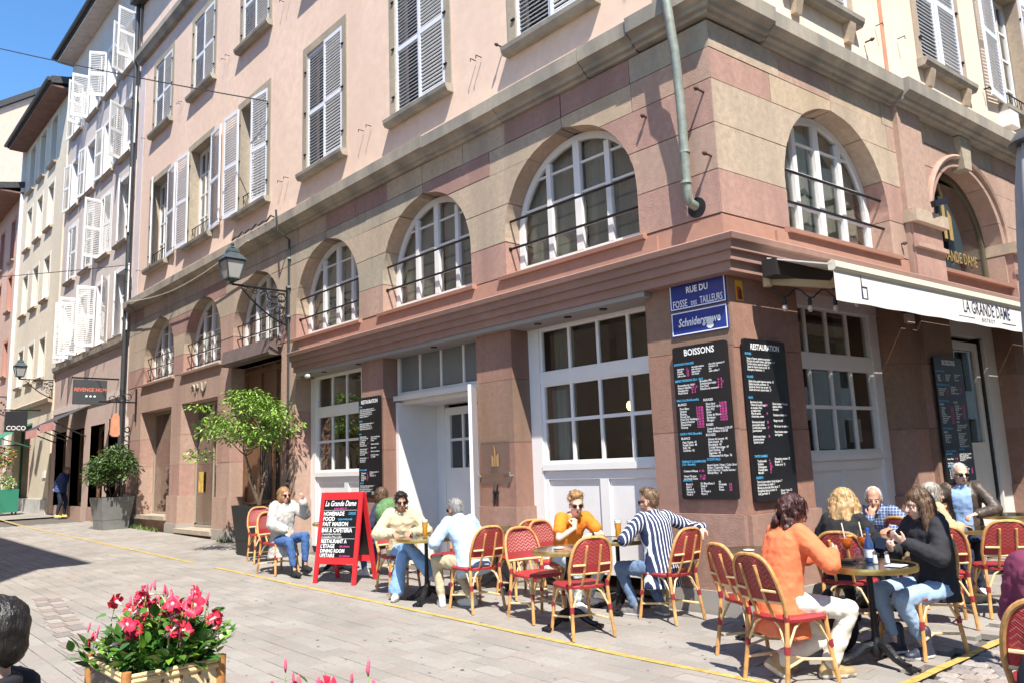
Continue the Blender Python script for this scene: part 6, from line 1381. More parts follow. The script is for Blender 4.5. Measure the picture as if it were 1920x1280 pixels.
def run_jobs():
    tmp = []
    for j in JOBS:
        o = j["mb"].build("tmp_fuse", j["mats"][0]); m = o.modifiers.new("r", 'REMESH'); m.mode = 'VOXEL'; m.voxel_size = j["vox"]; m.use_smooth_shade = True
        if j["smooth"]: s_ = o.modifiers.new("s", 'SMOOTH'); s_.factor = .5; s_.iterations = j["smooth"]
        if j["disp"]:
            if j["dscale"] not in _TEX: t = bpy.data.textures.new("folds", 'CLOUDS'); t.noise_scale = j["dscale"]; t.noise_depth = 2; _TEX[j["dscale"]] = t
            d = o.modifiers.new("d", 'DISPLACE'); d.texture = _TEX[j["dscale"]]; d.strength = j["disp"]; d.mid_level = .5
        tmp.append(o)
    dg = bpy.context.evaluated_depsgraph_get()
    for j, o in zip(JOBS, tmp):
        me = bpy.data.meshes.new_from_object(o.evaluated_get(dg)); me.materials.clear()
        for m in j["mats"]: me.materials.append(m)
        if j["matf"]: me.polygons.foreach_set("material_index", [j["matf"](p.center) for p in me.polygons])
        else: me.polygons.foreach_set("material_index", [0]*len(me.polygons))
        me.polygons.foreach_set("use_smooth", [True]*len(me.polygons)); me.name = j["name"]
        par = j["parent"]
        if isinstance(par, tuple): par[1].data = me        # the body mesh itself
        else: n_ = bpy.data.objects.new(j["name"], me); COL.objects.link(n_); n_.parent = par
    for o in tmp: me = o.data; bpy.data.objects.remove(o); bpy.data.meshes.remove(me)
def ik(a, t, l1, l2, hint):
    a = Vector(a); t = Vector(t); d = t-a; L = max(min(d.length, l1+l2-.004), abs(l1-l2)+.01); dn = d.normalized(); x = (l1*l1-l2*l2+L*L)/(2*L); h = math.sqrt(max(0, l1*l1-x*x)); hv = Vector(hint); hv = hv-dn*hv.dot(dn)
    hv = hv.normalized() if hv.length > 1e-4 else dn.orthogonal().normalized()
    return a+dn*x+hv*h, a+dn*L
def loft(mb, rings, seg=16):  # (centre, right vec, fwd vec, rx, ry)
    o = len(mb.v)
    for c, r, f, rx, ry in rings:
        for k in range(seg):
            a = 2*math.pi*k/seg; ca, sa = math.cos(a), math.sin(a); mb.v.append(tuple(Vector(c)+Vector(r)*rx*math.copysign(abs(ca)**.85,ca)+Vector(f)*ry*math.copysign(abs(sa)**.85,sa)))
    n_ = len(rings)
    for i in range(n_-1):
        for k in range(seg): k2 = (k+1)%seg; mb.f.append((o+i*seg+k,o+i*seg+k2,o+(i+1)*seg+k2,o+(i+1)*seg+k)); mb.m.append(0)
    mb.f.append(tuple(o+k for k in range(seg))[::-1]); mb.m.append(0); mb.f.append(tuple(o+(n_-1)*seg+k for k in range(seg))); mb.m.append(0)
def hand(mb, w, d, n, curl, side, sc=1.):
    """wrist w, direction d, palm normal n (palm faces n), curl in radians per joint, side +1 right"""
    d = Vector(d).normalized(); n = Vector(n); n = (n-d*n.dot(d)).normalized(); s_ = d.cross(n)*side
    Q = Matrix((s_, d, n)).transposed(); pc = Vector(w)+d*.045*sc; mb.ell(pc, (.041*sc,.052*sc,.016*sc), Q, 10, 7); mb.cap(Vector(w)-d*.01, Vector(w)+d*.03, .025*sc, .026*sc, 8)
    for i, (x, l) in enumerate(((-.031,.058),(-.0105,.070),(.0105,.074),(.031,.066))):
        p = Vector(w)+d*.083*sc+s_*x*sc*-1; dd = d+s_*(-x)*2.0; dd.normalize(); a = 0
        for q, f in enumerate((.42,.32,.26)):
            a += curl*(.8 if q == 0 else 1.); e = dd*math.cos(a)+n*math.sin(a); p2 = p+e*l*1.25*f*sc; mb.cap(p, p2, (.0098-.0008*q)*sc, (.0092-.0009*q)*sc, 7); p = p2
    p = Vector(w)+d*.03*sc+s_*.030*sc; e = (d*.65+s_*.62+n*.25).normalized(); p2 = p+e*.042*sc; mb.cap(p, p2, .0135*sc, .0115*sc, 7); e2 = (d*.85+s_*.15+n*(.3+curl*.5)).normalized(); mb.cap(p2, p2+e2*.032*sc, .0112*sc, .0095*sc, 7)
def person(label, loc, face, hip=.50, lean=12, hunch=14, twist=0, side=0, head=(0,0,0), hands=((.15,.35,.72),(-.15,.35,.72)), elbow=((.7,-.6,-.6),(-.7,-.6,-.6)), hdir=((0,1,0),(0,1,0)), hnorm=((0,0,-1),(0,0,-1)), curl=(.45,.45),
           feet=((.12,.42,0),(-.12,.42,0)), knees=((.15,1,.9),(-.15,1,.9)), toe=((.1,1,0),(-.1,1,0)), ball=None, skin=None, top=None, sleeve="long", topfit=1., hem=.10, trousers=None, flare=0., shoes=None, sole=None, hair=("short","brown"), glasses=False,
           sc=1., collar=True, hood=False, extra=None, vox=.0105, fold=None, female=False, bare_leg=False, boots=False, topvox=.013, openfront=None, watch=False):
    skin = skin or skin_a; loc = Vector((loc[0], loc[1], loc[2] if len(loc) > 2 else gz(loc[0])+.004))
    me = bpy.data.meshes.new("person"); P = bpy.data.objects.new("person", me); COL.objects.link(P); P.location = loc; P.rotation_euler = (0,0,math.atan2(-face[0], face[1])); tag(P, label, "person", "people on the terrace and street")
    V = Vector; hipc = V((0,0,hip))
    def rotd(a_deg, tw=0., sd=0.):
        m = Matrix.Rotation(R(tw),3,'Z') @ Matrix.Rotation(R(sd),3,'Y') @ Matrix.Rotation(-R(a_deg),3,'X'); return m
    A = rotd(lean, twist*.3, side); B_ = rotd(lean+hunch*.6, twist*.7, side); Cc = rotd(lean+hunch, twist, side)
    waist = hipc+A@V((0,0,.17)); chest = waist+B_@V((0,0,.17)); shc = chest+Cc@V((0,-.01,.15)); neck = shc+Cc@V((0,.005,.055))
    up = lambda m: m@V((0,0,1)); rt = lambda m: m@V((1,0,0)); fw = lambda m: m@V((0,1,0))
    hy, hp, hr = head; Hm = Matrix.Rotation(R(hy),3,'Z') @ Matrix.Rotation(R(hr),3,'Y') @ Matrix.Rotation(-R(hp),3,'X')
    headc = neck+(up(Cc)*.5+V((0,0,.5)))*.125+fw(Hm)*.022
    hf, hu, hrt = fw(Hm), up(Hm), rt(Hm); hl = lambda x, y, z: headc+hrt*x+hf*y+hu*z
    sw = .172 if not female else .150
    sh = [shc+Cc@V((sw,0,.0)), shc+Cc@V((-sw,0,.0))]
    b = MB()                                        # ---------------- body
    b.ell(hl(0,-.012,.022), (.074,.094,.093), Hm, 18, 12); b.ell(hl(0,.026,-.05), (.058,.064,.074), Hm, 16, 10); b.ell(hl(0,.052,-.100), (.030,.030,.026), Hm, 12, 8); b.ell(hl(0,.064,.012), (.054,.026,.020), Hm, 12, 8)
    b.cap(hl(0,.086,.0), hl(0,.108,-.038), .010, .0165, 9); b.ell(hl(.034,.062,-.045), (.022,.020,.022), Hm, 10, 7); b.ell(hl(-.034,.062,-.045), (.022,.020,.022), Hm, 10, 7); b.ell(hl(0,.080,-.077), (.025,.014,.013), Hm, 10, 7)
    for sx in (-1,1): b.ell(hl(sx*.077,-.008,-.028), (.010,.021,.033), Hm, 10, 8)
    b.cap(neck-up(Cc)*.05, hl(0,-.018,-.06), .058 if not female else .050, .052 if not female else .046, 12)
    loft(b, [(hipc+A@V((0,0,-.04)),rt(A),fw(A),.13,.09),(waist,rt(A),fw(A),.115,.08),(chest,rt(B_),fw(B_),.13,.085),(shc-up(Cc)*.02,rt(Cc),fw(Cc),.13,.07),(neck,rt(Cc),fw(Cc),.06,.055)])
    elb = []; wr = []
    for k in (0,1):
        tgt = hands[k]
        if tgt == 'chin': tgt = hl(.035,.075,-.135)-V(hdir[k]).normalized()*.115
        if tgt == 'mouth': tgt = hl(.02,.115,-.085)-V(hdir[k]).normalized()*.10
        e, w_ = ik(sh[k], tgt, .285*sc, .255*sc, elbow[k]); elb.append(e); wr.append(w_)
        b.cap(sh[k], e, .046, .036, 10); b.cap(e, e.lerp(w_,.4), .037, .036, 10); b.cap(e.lerp(w_,.4), w_, .036, .024, 10); hand(b, w_, hdir[k], hnorm[k], curl[k], 1 if k == 0 else -1, 1.02 if not female else .93)
    hj = [hipc+V((.092,.02,-.01)), hipc+V((-.092,.02,-.01))]; kn = []; an = []
    for k in (0,1):
        t = V(feet[k])+V((0,-.0,.085)); q, a_ = ik(hj[k], t, .43*sc, .42*sc, knees[k]); kn.append(q); an.append(a_); b.cap(hj[k], q, .06, .042, 8); b.cap(q, a_, .042, .030, 8)
    fuse(b, "person", skin, ("body", P), vox*.82, 3)
    P.data.materials.append(skin)
    f = MB()                                         # lips, eyes
    f.ell(hl(0,.0915,-.072), (.021,.0055,.0045), Hm, 10, 6); f.ell(hl(0,.0905,-.081), (.018,.0055,.0055), Hm, 10, 6); f.build("lips", lip, P, smooth=True)
    if not glasses:
        f = MB()
        for sx in (-1,1): f.ell(hl(sx*.030,.0775,-.012), (.0125,.008,.0065), Hm, 8, 6); f.ell(hl(sx*.030,.0835,-.012), (.0055,.0035,.0055), Hm, 8, 6, 1)
        f.build("eyes", [eye_w, eye_d], P, smooth=True)
        f = MB()
        for sx in (-1,1): f.cap(hl(sx*.014,.088,.008), hl(sx*.046,.076,.010), .0035, .0025, 6)
        f.build("eyebrows", H[hair[1]], P, smooth=True)
    else:
        f = MB()
        for sx in (-1,1):
            f.ell(hl(sx*.032,.0945,-.013), (.027,.005,.022), Hm @ Matrix.Rotation(R(-sx*9),3,'Z'), 14, 8); f.beam(hl(sx*.057,.085,-.004), hl(sx*.080,-.005,-.004), .004, .006, up=hu)
        f.cap(hl(-.012,.099,-.006), hl(.012,.099,-.006), .003, .003, 6); f.build("sunglasses", lens_m if glasses is True else glasses, P, smooth=True)
    make_hair(P, hl, Hm, hair[0], H[hair[1]], neck, Cc)
    if top:                                          # ---------------- upper garment
        t = MB(); g = .016*topfit; bw = 1. if not female else .93
        hb = hipc+A@V((0,.0,-hem))
        loft(t, [(hb,rt(A),fw(A),(.165+g)*bw+hem*.15,.125+g+hem*.12),(hipc+A@V((0,0,.05)),rt(A),fw(A),(.155+g)*bw,.118+g),(waist,rt(A),fw(A),(.142+g)*bw,.105+g),(chest,rt(B_),fw(B_),(.158+g)*bw,.112+g),(chest.lerp(shc,.6),rt(Cc),fw(Cc),(.165+g)*bw,.105+g),(shc+up(Cc)*.005,rt(Cc),fw(Cc),(.145+g)*bw,.078+g*.6),(neck-up(Cc)*.012,rt(Cc),fw(Cc),.072+g*.3,.066+g*.3)], 20)
        if female: 
            for sx in (-1,1): t.ell(chest+B_@V((sx*.07,.085,.02)), (.062,.05,.06), B_, 10, 7)
        for k in (0,1):
            r1 = .060+g*.8; t.cap(sh[k]+Cc@V((-.02*(1 if k==0 else -1),0,.0)), sh[k].lerp(elb[k],.5), r1, .055+g*.7, 12)
            if sleeve == "short": t.cap(sh[k], sh[k].lerp(elb[k],.62), r1, .058+g, 12)
            elif sleeve == "elbow": t.cap(sh[k].lerp(elb[k],.5), elb[k], .055+g*.7, .050+g*.8, 12); t.cap(elb[k], elb[k].lerp(wr[k],.35), .05+g*.7, .046+g*.8, 12)
            else: t.cap(sh[k].lerp(elb[k],.5), elb[k], .055+g*.7, .047+g*.8, 12); t.cap(elb[k], elb[k].lerp(wr[k],.94), .047+g*.8, .034+g*.8, 12)
        if collar: t.tube([neck+Cc@V((.068*math.cos(a),.066*math.sin(a)+.004,.008-.022*max(0,math.sin(a)))) for a in [2*math.pi*q/16 for q in range(16)]], .016+g*.2, 8, close=True)
        if hood: t.ell(shc+Cc@V((0,-.095,.035)), (.115,.055,.065), Cc, 12, 8); t.tube([neck+Cc@V((.085*math.cos(a),.075*math.sin(a)-.01,.005-.02*math.sin(a))) for a in [2*math.pi*q/16 for q in range(16)]], .026, 8, close=True)
        mats = top if isinstance(top, (list,tuple)) else [top]; mf = None
        if openfront:
            inv = Cc.transposed(); 
            def mf(c, inv=inv, o=chest.copy(), w_=openfront): 
                q = inv@(Vector(c)-o); return 1 if abs(q.x) < w_*(1-.9*max(0,-q.z)) and q.y > .06 else 0
        fuse(t, "top" , mats, P, topvox, 2, fold or (.022 if topfit < 2 else .030), .06, matf=mf)
    if trousers:
        t = MB(); t.ell(hipc+V((0,-.01,-.005)), (.168,.135,.115), None, 16, 10); t.ell(hipc+A@V((0,0,.06)), (.152,.115,.08), A, 16, 10)
        for k in (0,1):
            t.cap(hj[k], kn[k], .094, .066, 14); t.cap(kn[k], kn[k].lerp(an[k],.45), .066, .058+flare*.3, 14); t.cap(kn[k].lerp(an[k],.4), kn[k].lerp(an[k],.93 if not boots else .8), .058+flare*.3, .044+flare, 14)
        fuse(t, "trousers", trousers, P, .012, 2, .024, .055)
    if shoes:
        for k in (0,1):
            d = V(toe[k]).normalized(); a_ = an[k]; up_ = V((0,0,1)); 
            if abs(d.z) > .05: up_ = (V((0,0,1))-d*d.z).normalized()
            s_ = d.cross(up_).normalized(); up_ = s_.cross(d); Q = Matrix((s_, d, up_)).transposed(); base = a_-up_*.085
            t = MB(); fl = lambda x, y, z: base+s_*x+d*y+up_*z
            t.ell(fl(0,-.035,.045), (.040,.052,.048), Q, 12, 8); t.ell(fl(0,.05,.045), (.042,.08,.042), Q, 12, 8); t.ell(fl(0,.125,.035), (.047,.075,.034), Q, 12, 8); t.cap(fl(0,-.02,.06), fl(0,-.02,.10 if not boots else .2), .043, .040 if not boots else .046, 10)
            t.hexa([fl(-.032,-.075,.0),fl(.032,-.075,.0),fl(.045,.11,.0),fl(-.045,.11,.0),fl(-.036,-.08,.03),fl(.036,-.08,.03),fl(.047,.115,.028),fl(-.047,.115,.028)]); t.cap(fl(-.012,.12,.016), fl(.012,.17,.018), .030, .026, 10)
            inv = Q.transposed()
            fuse(t, "shoe", [shoes, sole or shoes], P, .010, 3, matf=lambda c, inv=inv, base=base: 1 if (inv@(Vector(c)-base)).z < .022 else 0)
    if watch: t = MB(); p = elb[1].lerp(wr[1],.88); dd = (wr[1]-elb[1]).normalized(); t.tube([p-dd*.016, p+dd*.016], .034, 12); t.build("wristwatch", lens_m, P)
    if extra: extra(P, locals())
    return P
def make_hair(P, hl, Hm, style, mat, neck, Cc):
    h = MB(); V = Vector; hrng = random.Random(hash(style) % 97 + int(P.location.x*10))
    hrng = random.Random(len(style)*7+int(abs(P.location.x)*10))
    if style == "short":
        h.ell(hl(0,-.022,.040), (.081,.096,.086), Hm, 18, 11); h.ell(hl(0,-.058,-.008), (.072,.058,.068), Hm, 14, 9); h.ell(hl(0,.040,.088), (.055,.042,.028), Hm, 12, 8); disp, ds, vx = .014, .03, .009
    elif style == "quiff":
        h.ell(hl(0,-.024,.042), (.078,.096,.086), Hm, 18, 11); h.ell(hl(0,-.060,-.012), (.066,.052,.066), Hm, 14, 9); h.ell(hl(.01,.045,.102), (.055,.045,.035), Hm, 12, 8); h.ell(hl(0,.0,.108), (.06,.06,.03), Hm, 12, 8); disp, ds, vx = .012, .035, .009
    elif style == "thin":
        h.ell(hl(0,-.030,.036), (.079,.092,.084), Hm, 18, 11); h.ell(hl(0,-.062,-.012), (.070,.054,.062), Hm, 14, 9); h.ell(hl(.06,-.02,.0), (.022,.04,.05), Hm); h.ell(hl(-.06,-.02,.0), (.022,.04,.05), Hm); disp, ds, vx = .012, .03, .009
    elif style == "curly":
        for k in range(46):
            t = hrng.uniform(0,2*math.pi); u = hrng.uniform(.05,1.45); x, y, z = math.sin(u)*math.cos(t), math.sin(u)*math.sin(t), math.cos(u)
            if y > .35 and z < .42: continue
            h.ell(hl(x*.086, -.018+y*.100, .040+z*.092), (.021,.021,.021), None, 7, 5)
        h.ell(hl(0,-.022,.042), (.080,.094,.088), Hm, 16, 10); h.ell(hl(0,-.055,-.01), (.068,.055,.06), Hm, 14, 9); h.ell(hl(.01,.055,.098), (.05,.03,.03), Hm); disp, ds, vx = .012, .02, .008
    elif style in ("long", "wavy_long"):
        w_ = 1.25 if style == "wavy_long" else 1.
        h.ell(hl(0,-.022,.038), (.086*w_,.102,.090), Hm, 18, 11); dn = V((0,0,-1)); back = Hm@V((0,-1,0)); n_ = 16 if style == "wavy_long" else 12
        for k in range(n_):
            a = math.pi*(k/(n_-1))*1.16-math.pi*.08; rx = math.cos(a)*.082*w_; ry = -.02-math.sin(a)*.072; p0 = hl(rx*.95, ry, .02); ln = (.46 if style == "wavy_long" else .34)*hrng.uniform(.85,1.08)
            q = [p0]; 
            for s_ in range(1,7):
                t = s_/6; wv = .014*math.sin(t*9+k*1.7)*(1 if style == "wavy_long" else .3); q.append(p0+dn*ln*t+back*((.035 if style == 'long' else .085)*math.sin(t*2.0)*max(.2,math.sin(a)))+Hm@V((1,0,0))*(rx*.55*t+wv)+back*wv)
            h.tube(q, [.034,.038,.036,.034,.030,.022,.008], 8)
        disp, ds, vx = .020 if style == "wavy_long" else .009, .035, .010
        if style == "wavy_long":
            for k in range(12):
                a = hrng.uniform(0,math.pi); p = hl(math.cos(a)*.115,-.02-math.sin(a)*.09,hrng.uniform(-.1,.0)); h.tube([p,p+V((hrng.uniform(-.04,.04),hrng.uniform(-.04,.04),-.09)),p+V((hrng.uniform(-.09,.09),hrng.uniform(-.09,.09),-.17))],[.014,.011,.004],6)
    elif style == "bob":
        h.ell(hl(0,-.024,.036), (.088,.102,.090), Hm, 18, 11); h.ell(hl(0,-.045,-.035), (.090,.075,.085), Hm, 16, 10)
        for sx in (-1,1): h.ell(hl(sx*.068,-.005,-.045), (.026,.055,.075), Hm)
        disp, ds, vx = .012, .035, .010
    elif style == "curly_mid":
        h.ell(hl(0,-.024,.036), (.092,.104,.092), Hm, 18, 11)
        for k in range(44):
            t = hrng.uniform(0,2*math.pi); x, y = math.cos(t), math.sin(t); z = hrng.uniform(-.17,.08)
            if y > .3: continue
            h.ell(hl(x*.088*(1.1 if z < 0 else .95), -.02+y*.092, z), (.027,.027,.03), None, 7, 5)
        disp, ds, vx = .020, .025, .009
    elif style == "bun":
        h.ell(hl(0,-.022,.034), (.080,.095,.087), Hm, 18, 11); h.ell(hl(0,-.105,.02), (.045,.04,.045), Hm, 12, 8); h.ell(hl(.0,.055,.085), (.06,.035,.03), Hm)
        for sx in (-1,1): h.tube([hl(sx*.05,.066,.06),hl(sx*.073,.048,.0),hl(sx*.075,.04,-.06)], [.016,.012,.006], 7)
        disp, ds, vx = .012, .04, .009
    fuse(h, "hair", mat, P, vx, 2, disp, ds)
    st_ = MB(); c0 = hl(0,-.01,.0); f0, u0 = Hm@V((0,1,0)), V((0,0,1)); long_ = style in ("long","wavy_long","bob","curly_mid")
    for k in range(1500 if long_ else (0 if P.location.y < -6 else 900)):
        p = V(hrng.choice(h.v)); out = (p-c0); out.z *= .4 if long_ else 1.
        if out.length < 1e-4: continue
        out.normalize(); fl = (V((0,0,-1)) if long_ else (-f0*.45-u0*.75+out*.05)); fl = fl+V((hrng.uniform(-.5,.5),hrng.uniform(-.5,.5),hrng.uniform(-.4,.4)))*(.35 if long_ else .45); fl = fl-out*fl.dot(out)*.8
        if fl.length < 1e-4: continue
        fl.normalize(); s_ = fl.cross(out).normalized()*hrng.uniform(.0011,.0022); l = hrng.uniform(.03,.075) if long_ else hrng.uniform(.015,.03); b_ = p+out*hrng.uniform(.0,.008)
        st_.add([b_-s_, b_+s_, b_+fl*l*.6+out*.004+s_*.8, b_+fl*l+out*hrng.uniform(-.002,.008), b_+fl*l*.6+out*.004-s_*.8], [(0,1,2,3,4)])
    if not st_.v: return
    o_ = st_.build("hair_strands", mat, P, fix=False); o_["kind"] = "stuff"
denim_l = fabric("pale_denim", (.30,.42,.58)); denim_b = fabric("blue_denim", (.05,.12,.30)); navy = fabric("navy", (.02,.028,.06)); khaki = fabric("khaki", (.50,.41,.27)); trench = fabric("trench", (.60,.48,.31)); whitec = fabric("white", (.70,.68,.64)); blackc = fabric("black", (.012,.012,.014)); orange = fabric("orange_tee", (.70,.20,.012)); coral = fabric("orange_blazer", (.80,.19,.075), var=.06); greyc = fabric("grey_coat", (.47,.45,.42)); chambray = fabric("chambray", (.40,.53,.68))
tan = fabric("tan_jacket", (.42,.33,.19)); leather = M("brown_leather", (.07,.05,.037), .5, .3, 9, .25, 50); skyb = fabric("sky_shirt", (.30,.45,.72)); purple = fabric("purple_sweat", (.16,.025,.07)); pufferm = fabric("blue_puffer", (.03,.055,.17)); sho_w = M("white_shoe", (.72,.71,.66), .6, .08, 8); sho_c = M("cream_shoe", (.66,.64,.55), .6, .08, 8); rubber = M("white_rubber", (.74,.74,.72), .6); dark_sho = M("dark_shoe", (.03,.035,.06), .5); hood_b = fabric("black_hoodie", (.018,.018,.022)); green_sh = fabric("green_shawl", (.10,.20,.08), var=.6, scale=9); yellow_sh = fabric("yellow_shawl", (.70,.50,.03))
stripe_shirt = stripes("cloth_navy_stripe", (.018,.03,.085), (.74,.76,.80), 0, 26., .68)
check_shirt = stripes("cloth_blue_check", (.05,.09,.21), (.34,.40,.52), 0, 34., .80, axis2=2, freq2=34., duty2=.80)
puffer_st = stripes("cloth_puffer", (.025,.05,.17), (.07,.11,.27), 2, 16., .62)
# --- orange t-shirt man, chin on his fist
person("person in an orange t-shirt with curly blond hair and sunglasses, chin resting on one fist", (-1.98,-.62), (1,-.16), lean=14, hunch=18, head=(-30,8,0), hands=('chin',(-.02,.44,.775)), elbow=((.35,.9,-1),(-.9,.1,-.5)), hdir=((-.15,-.15,1),(.8,.6,.0)), hnorm=((0,-1,.1),(0,0,-1)), curl=(1.25,.5), feet=((.16,.40,0),(-.14,.22,0)), skin=skin_c, top=orange, sleeve="short", trousers=fabric("pale_jeans", (.50,.58,.62)), shoes=sho_w, sole=rubber, hair=("curly","red_blond"), glasses=True, collar=False, watch=True)
# --- striped shirt man, seen from behind
person("person in a navy and white striped shirt, seen from behind, arm over chair back", (-.68,-.575), (-1,.12), lean=4, hunch=10, head=(18,2,0), twist=-6, hands=((.33,-.30,.88),(-.20,.34,.77)), elbow=((1,-.4,-.5),(-.9,-.3,-.5)), hdir=((-.6,-.2,-.5),(.2,1,0)), feet=((.12,.12,0),(-.10,.30,0)), toe=((.3,1,0),(-.2,1,0)), knees=((.25,1,.8),(-.2,1,.9)), skin=skin_a, top=stripe_shirt, fold=.010, trousers=fabric("mid_denim", (.13,.20,.32)), shoes=M("grey_shoe", (.18,.17,.17), .6), sole=rubber, hair=("quiff","light_brown"), glasses=True, topfit=1.5, hem=.20)
# --- orange blazer woman
def bl_extra(P, L): pass
person("person in a bright orange blazer with dark curly hair and cream trousers", (1.27,-1.74), (.40,.92), hip=.535, lean=6, hunch=16, head=(-8,22,0), hands=((.16,.36,.86),(-.10,.38,.80)), elbow=((.9,-.3,-.6),(-.8,-.3,-.6)), hdir=((-.3,.9,.2),(.4,.9,0)), hnorm=((-1,0,0),(.5,0,-1)), curl=(.8,.5), feet=((.14,.26,0),(-.02,-.06,.03)), knees=((.3,1,.8),(.1,1,.6)), toe=((.2,1,0),(.0,.8,-.6)), skin=skin_a, top=coral, trousers=fabric("cream_trousers", (.66,.62,.53)), shoes=M("gold_sandal", (.35,.25,.12), .4), sole=M("pale_sole", (.55,.50,.42), .7), hair=("curly_mid","auburn"), glasses=M("clear_frame", (.3,.25,.2), .3), female=True, topfit=1.7, hem=.24, flare=.02)
# --- dark hoodie girl
person("person with straight brown hair in black hoodie and light jeans, holding a phone", (1.84,-.33), (-.46,-.88), lean=-2, hunch=12, head=(-14,12,0), hands=((.09,.30,.80),(-.06,.28,.86)), elbow=((.8,-.4,-.6),(-.8,-.4,-.6)), hdir=((-.5,.8,.3),(.5,.7,.5)), hnorm=((-.6,0,.6),(.6,0,.6)), curl=(.6,.5), feet=((.10,.34,0),(-.10,.26,0)), knees=((.1,1,.9),(-.1,1,.9)), toe=((.15,1,0),(-.1,1,0)), skin=skin_c, top=hood_b, hood=True, collar=False, trousers=denim_l, shoes=dark_sho, sole=rubber, hair=("long","brown"), female=True, topfit=1.8, hem=.10, boots=True, flare=-.004)
b = MB(); b.obox((0,0,0),((.037,0,0),(0,.075,0),(0,0,.004))); ph_ = b.build("phone", lens_m); ph_.location = (1.60,-.70,.865); ph_.rotation_euler = (.5,.2,.35); tag(ph_, "dark phone held by the hoodie woman", "phone")
# --- trench coat woman, legs crossed
person("person in a beige trench coat and wide blue jeans, dark sunglasses, tied hair", (-4.05,-1.42), (.80,-.60), lean=8, hunch=14, head=(10,8,0), hands=((.10,.36,.76),(-.14,.36,.76)), elbow=((.8,-.2,-.6),(-.8,-.2,-.6)), hdir=((-.5,.9,0),(.5,.9,0)), feet=((-.36,.52,.22),(.06,.44,0)), knees=((.1,1,1.3),(.0,1,.9)), toe=((-.6,.75,-.25),(.1,1,0)), skin=skin_b, top=trench, trousers=fabric("wide_jeans", (.22,.38,.62)), flare=.055, shoes=sho_w, sole=rubber, hair=("bun","dark"), glasses=True, female=True, topfit=2.2, hem=.06)
# --- denim shirt man
person("person in light blue denim shirt and khaki trousers leaning forward, grey hair", (-2.62,-1.46), (-1,.10), lean=22, hunch=16, head=(4,6,0), hands=((.13,.36,.62),(-.20,.42,.74)), elbow=((.4,-.6,-.5),(-.8,-.4,-.6)), hdir=((-.2,.8,-.5),(.3,1,0)), feet=((.05,.12,0),(-.20,.34,0)), toe=((-.35,1,0),(.45,1,0)), knees=((.1,1,.9),(-.25,1,.8)), skin=skin_b, top=chambray, trousers=khaki, shoes=sho_c, sole=rubber, hair=("short","grey"), glasses=True, topfit=1.7, hem=.14)
# --- grey coat woman with a cigarette
person("person in a pale grey hooded coat and jeans, reddish hair and sunglasses", (-6.98,-1.58), (1,-.02), lean=-6, hunch=12, head=(4,0,0), hands=((.10,.30,.66),(-.16,.34,1.06)), elbow=((.7,-.5,-.6),(-.6,.1,-1)), hdir=((-.3,1,-.2),(.1,.35,1)), hnorm=((0,0,-1),(.6,-.6,0)), curl=(.4,.5), feet=((.06,.52,0),(-.14,.46,.05)), toe=((0,1,0),(0,1,0)), skin=skin_a, top=greyc, hood=True, collar=False, trousers=denim_b, shoes=blackc, sole=blackc, hair=("bob","red_blond"), glasses=True, female=True, topfit=2.6, hem=.26, boots=True)
# --- person behind the easel
def shawl(P, L):
    t = MB(); c = L["chest"]; t.ell(c+Vector((.0,-.04,.02)), (.25,.19,.26), None, 16, 10); fuse(t, "shawl", [green_sh, yellow_sh], P, .014, 3, .03, .08, matf=lambda q: 1 if q.y < -.12 and q.z > .62 and q.z < .86 else 0)
    t = MB(); c = L["hipc"]; t.ell(c+Vector((-.02,-.20,.05)), (.17,.07,.36), None, 12, 8); fuse(t, "scarf", fabric("patterned_scarf", (.10,.14,.18), var=.9, scale=22), P, .014, 2, .03, .05)
person("person in a green and yellow shawl almost hidden behind the red easel", (-5.42,-.66), (-.96,-.25), lean=10, hunch=14, head=(0,6,0), top=navy, trousers=denim_b, shoes=sho_w, sole=rubber, hair=("bob","brown"), glasses=True, female=True, extra=shawl)
# --- people along the side front
person("person with long wavy blond hair in a black top, seen from behind", (.97,-.06), (-.06,1), lean=8, hunch=14, head=(6,4,0), hands=((.16,.38,.78),(-.14,.36,.78)), top=blackc, trousers=blackc, shoes=blackc, hair=("wavy_long","blond"), female=True, skin=skin_a, topfit=1.2)
person("old person with white hair in a blue checked shirt, one hand over mouth", (.66,1.68), (.14,-1), lean=16, hunch=18, head=(12,10,0), hands=('mouth',(-.16,.36,.78)), elbow=((.7,.2,-1),(-.8,-.2,-.6)), hdir=((-.2,-.15,1),(.4,1,0)), hnorm=((.1,-1,0),(0,0,-1)), curl=(.9,.4), top=check_shirt, fold=.012, trousers=navy, shoes=blackc, hair=("thin","white"), skin=skin_b, topfit=1.4)
person("person with grey blond bobbed hair in a tan quilted jacket, seen from behind", (1.03,1.62), (.55,.9), lean=10, hunch=18, head=(-12,6,0), hands=((.16,.38,.78),(-.14,.36,.78)), top=tan, trousers=navy, shoes=blackc, hair=("bob","ash"), female=True, skin=skin_a, topfit=2.0)
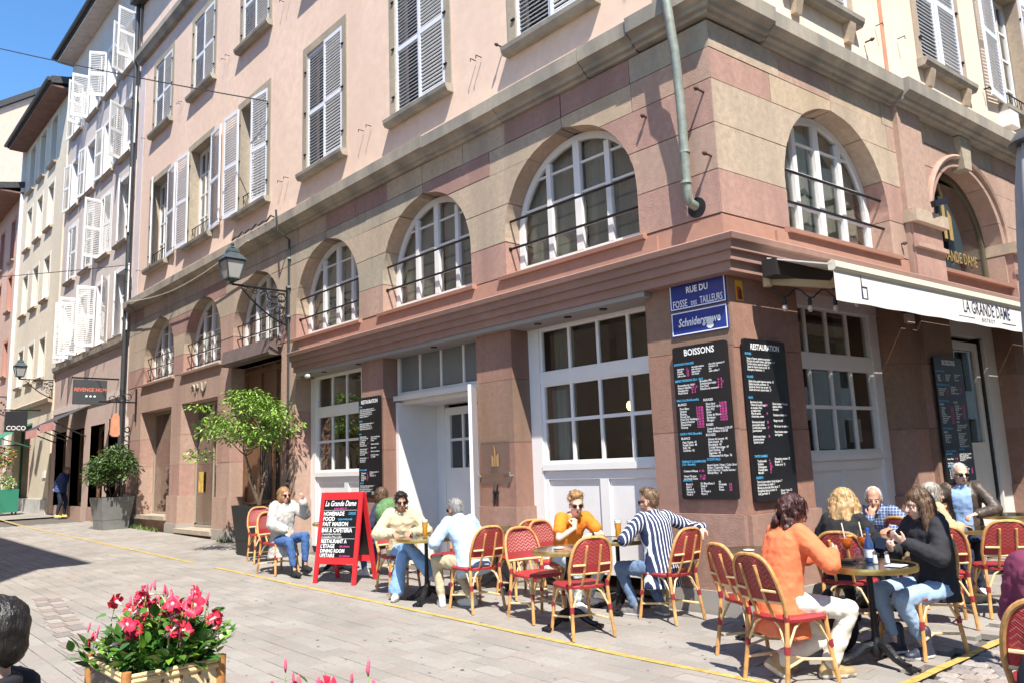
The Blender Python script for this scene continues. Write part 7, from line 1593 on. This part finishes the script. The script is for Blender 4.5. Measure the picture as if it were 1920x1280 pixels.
person("old person with bright white hair, dark glasses, brown leather jacket over a pale blue shirt", (1.12,2.86), (.18,-1), hip=.64, lean=2, hunch=8, head=(28,4,0), hands=((.20,.32,.80),(-.16,.34,.86)), elbow=((.9,-.3,-.5),(-.9,-.3,-.5)), hdir=((-.9,.3,0),(.7,.7,-.1)), top=[leather, skyb], fold=.016, openfront=.10, trousers=navy, shoes=sho_w, sole=rubber, hair=("thin","white"), skin=skin_c, glasses=True, topfit=1.5, sc=1.03, hem=.12)
# --- far pedestrian
person("person in a blue quilted jacket and navy trousers standing by the lilac house", (-26.3,-.25), (.75,.66), hip=.96, lean=10, hunch=14, head=(0,24,0), hands=((-.02,-.22,1.0),(.02,-.22,.98)), elbow=((1,-.4,0),(-1,-.4,0)), hdir=((-.5,-.2,-.7),(.5,-.2,-.7)), feet=((.10,-.02,0),(-.10,.10,0)), knees=((0,1,0),(0,1,0)), top=puffer_st, trousers=navy, shoes=M("yellow_shoe", (.75,.62,.10), .6), sole=rubber, hair=("thin","grey"), topfit=2.6, sc=1.04, vox=.014)
# --- near figures cut by the frame
person("person with short black hair and dark jacket cut off at the lower left corner", (1.575,-6.73,-.05), (-.50,-.87), hip=.54, lean=-4, hunch=4, head=(0,-2,0), top=fabric("dark_jacket", (.012,.013,.018), var=.3), trousers=navy, shoes=blackc, hair=("short","dark"), skin=skin_c, topfit=1.6)
person("person in a purple sweatshirt cut off by the right edge of the picture", (3.18,-2.44), (-.15,1), lean=12, hunch=18, head=(-10,10,0), hands=((.12,.4,.75),(-.12,.42,.75)), elbow=((.3,-.1,-1),(-.3,-.1,-1)), top=purple, trousers=navy, shoes=blackc, hair=("short","brown"), topfit=2.2)
run_jobs()
b = MB(); q = Vector((3.16,-3.02,0)); b.ell((3.22,-2.95,.42), (.15,.10,.30), None, 14, 9); b.ell((3.26,-2.95,.20), (.14,.10,.22), None, 14, 9); tag(b.build("coat", fabric("dark_coat", (.012,.014,.03)), smooth=True), "dark navy coat hanging at the right edge, lowest corner", "coat")
b = MB(); b.ell((1.18,-.78,.20), (.20,.15,.22), None, 14, 9); b.cap((1.1,-.8,.36),(1.16,-.78,.46),.06,.03); tag(b.build("bag", blackc, smooth=True), "black bag on the floor under the cocktail table", "bag")
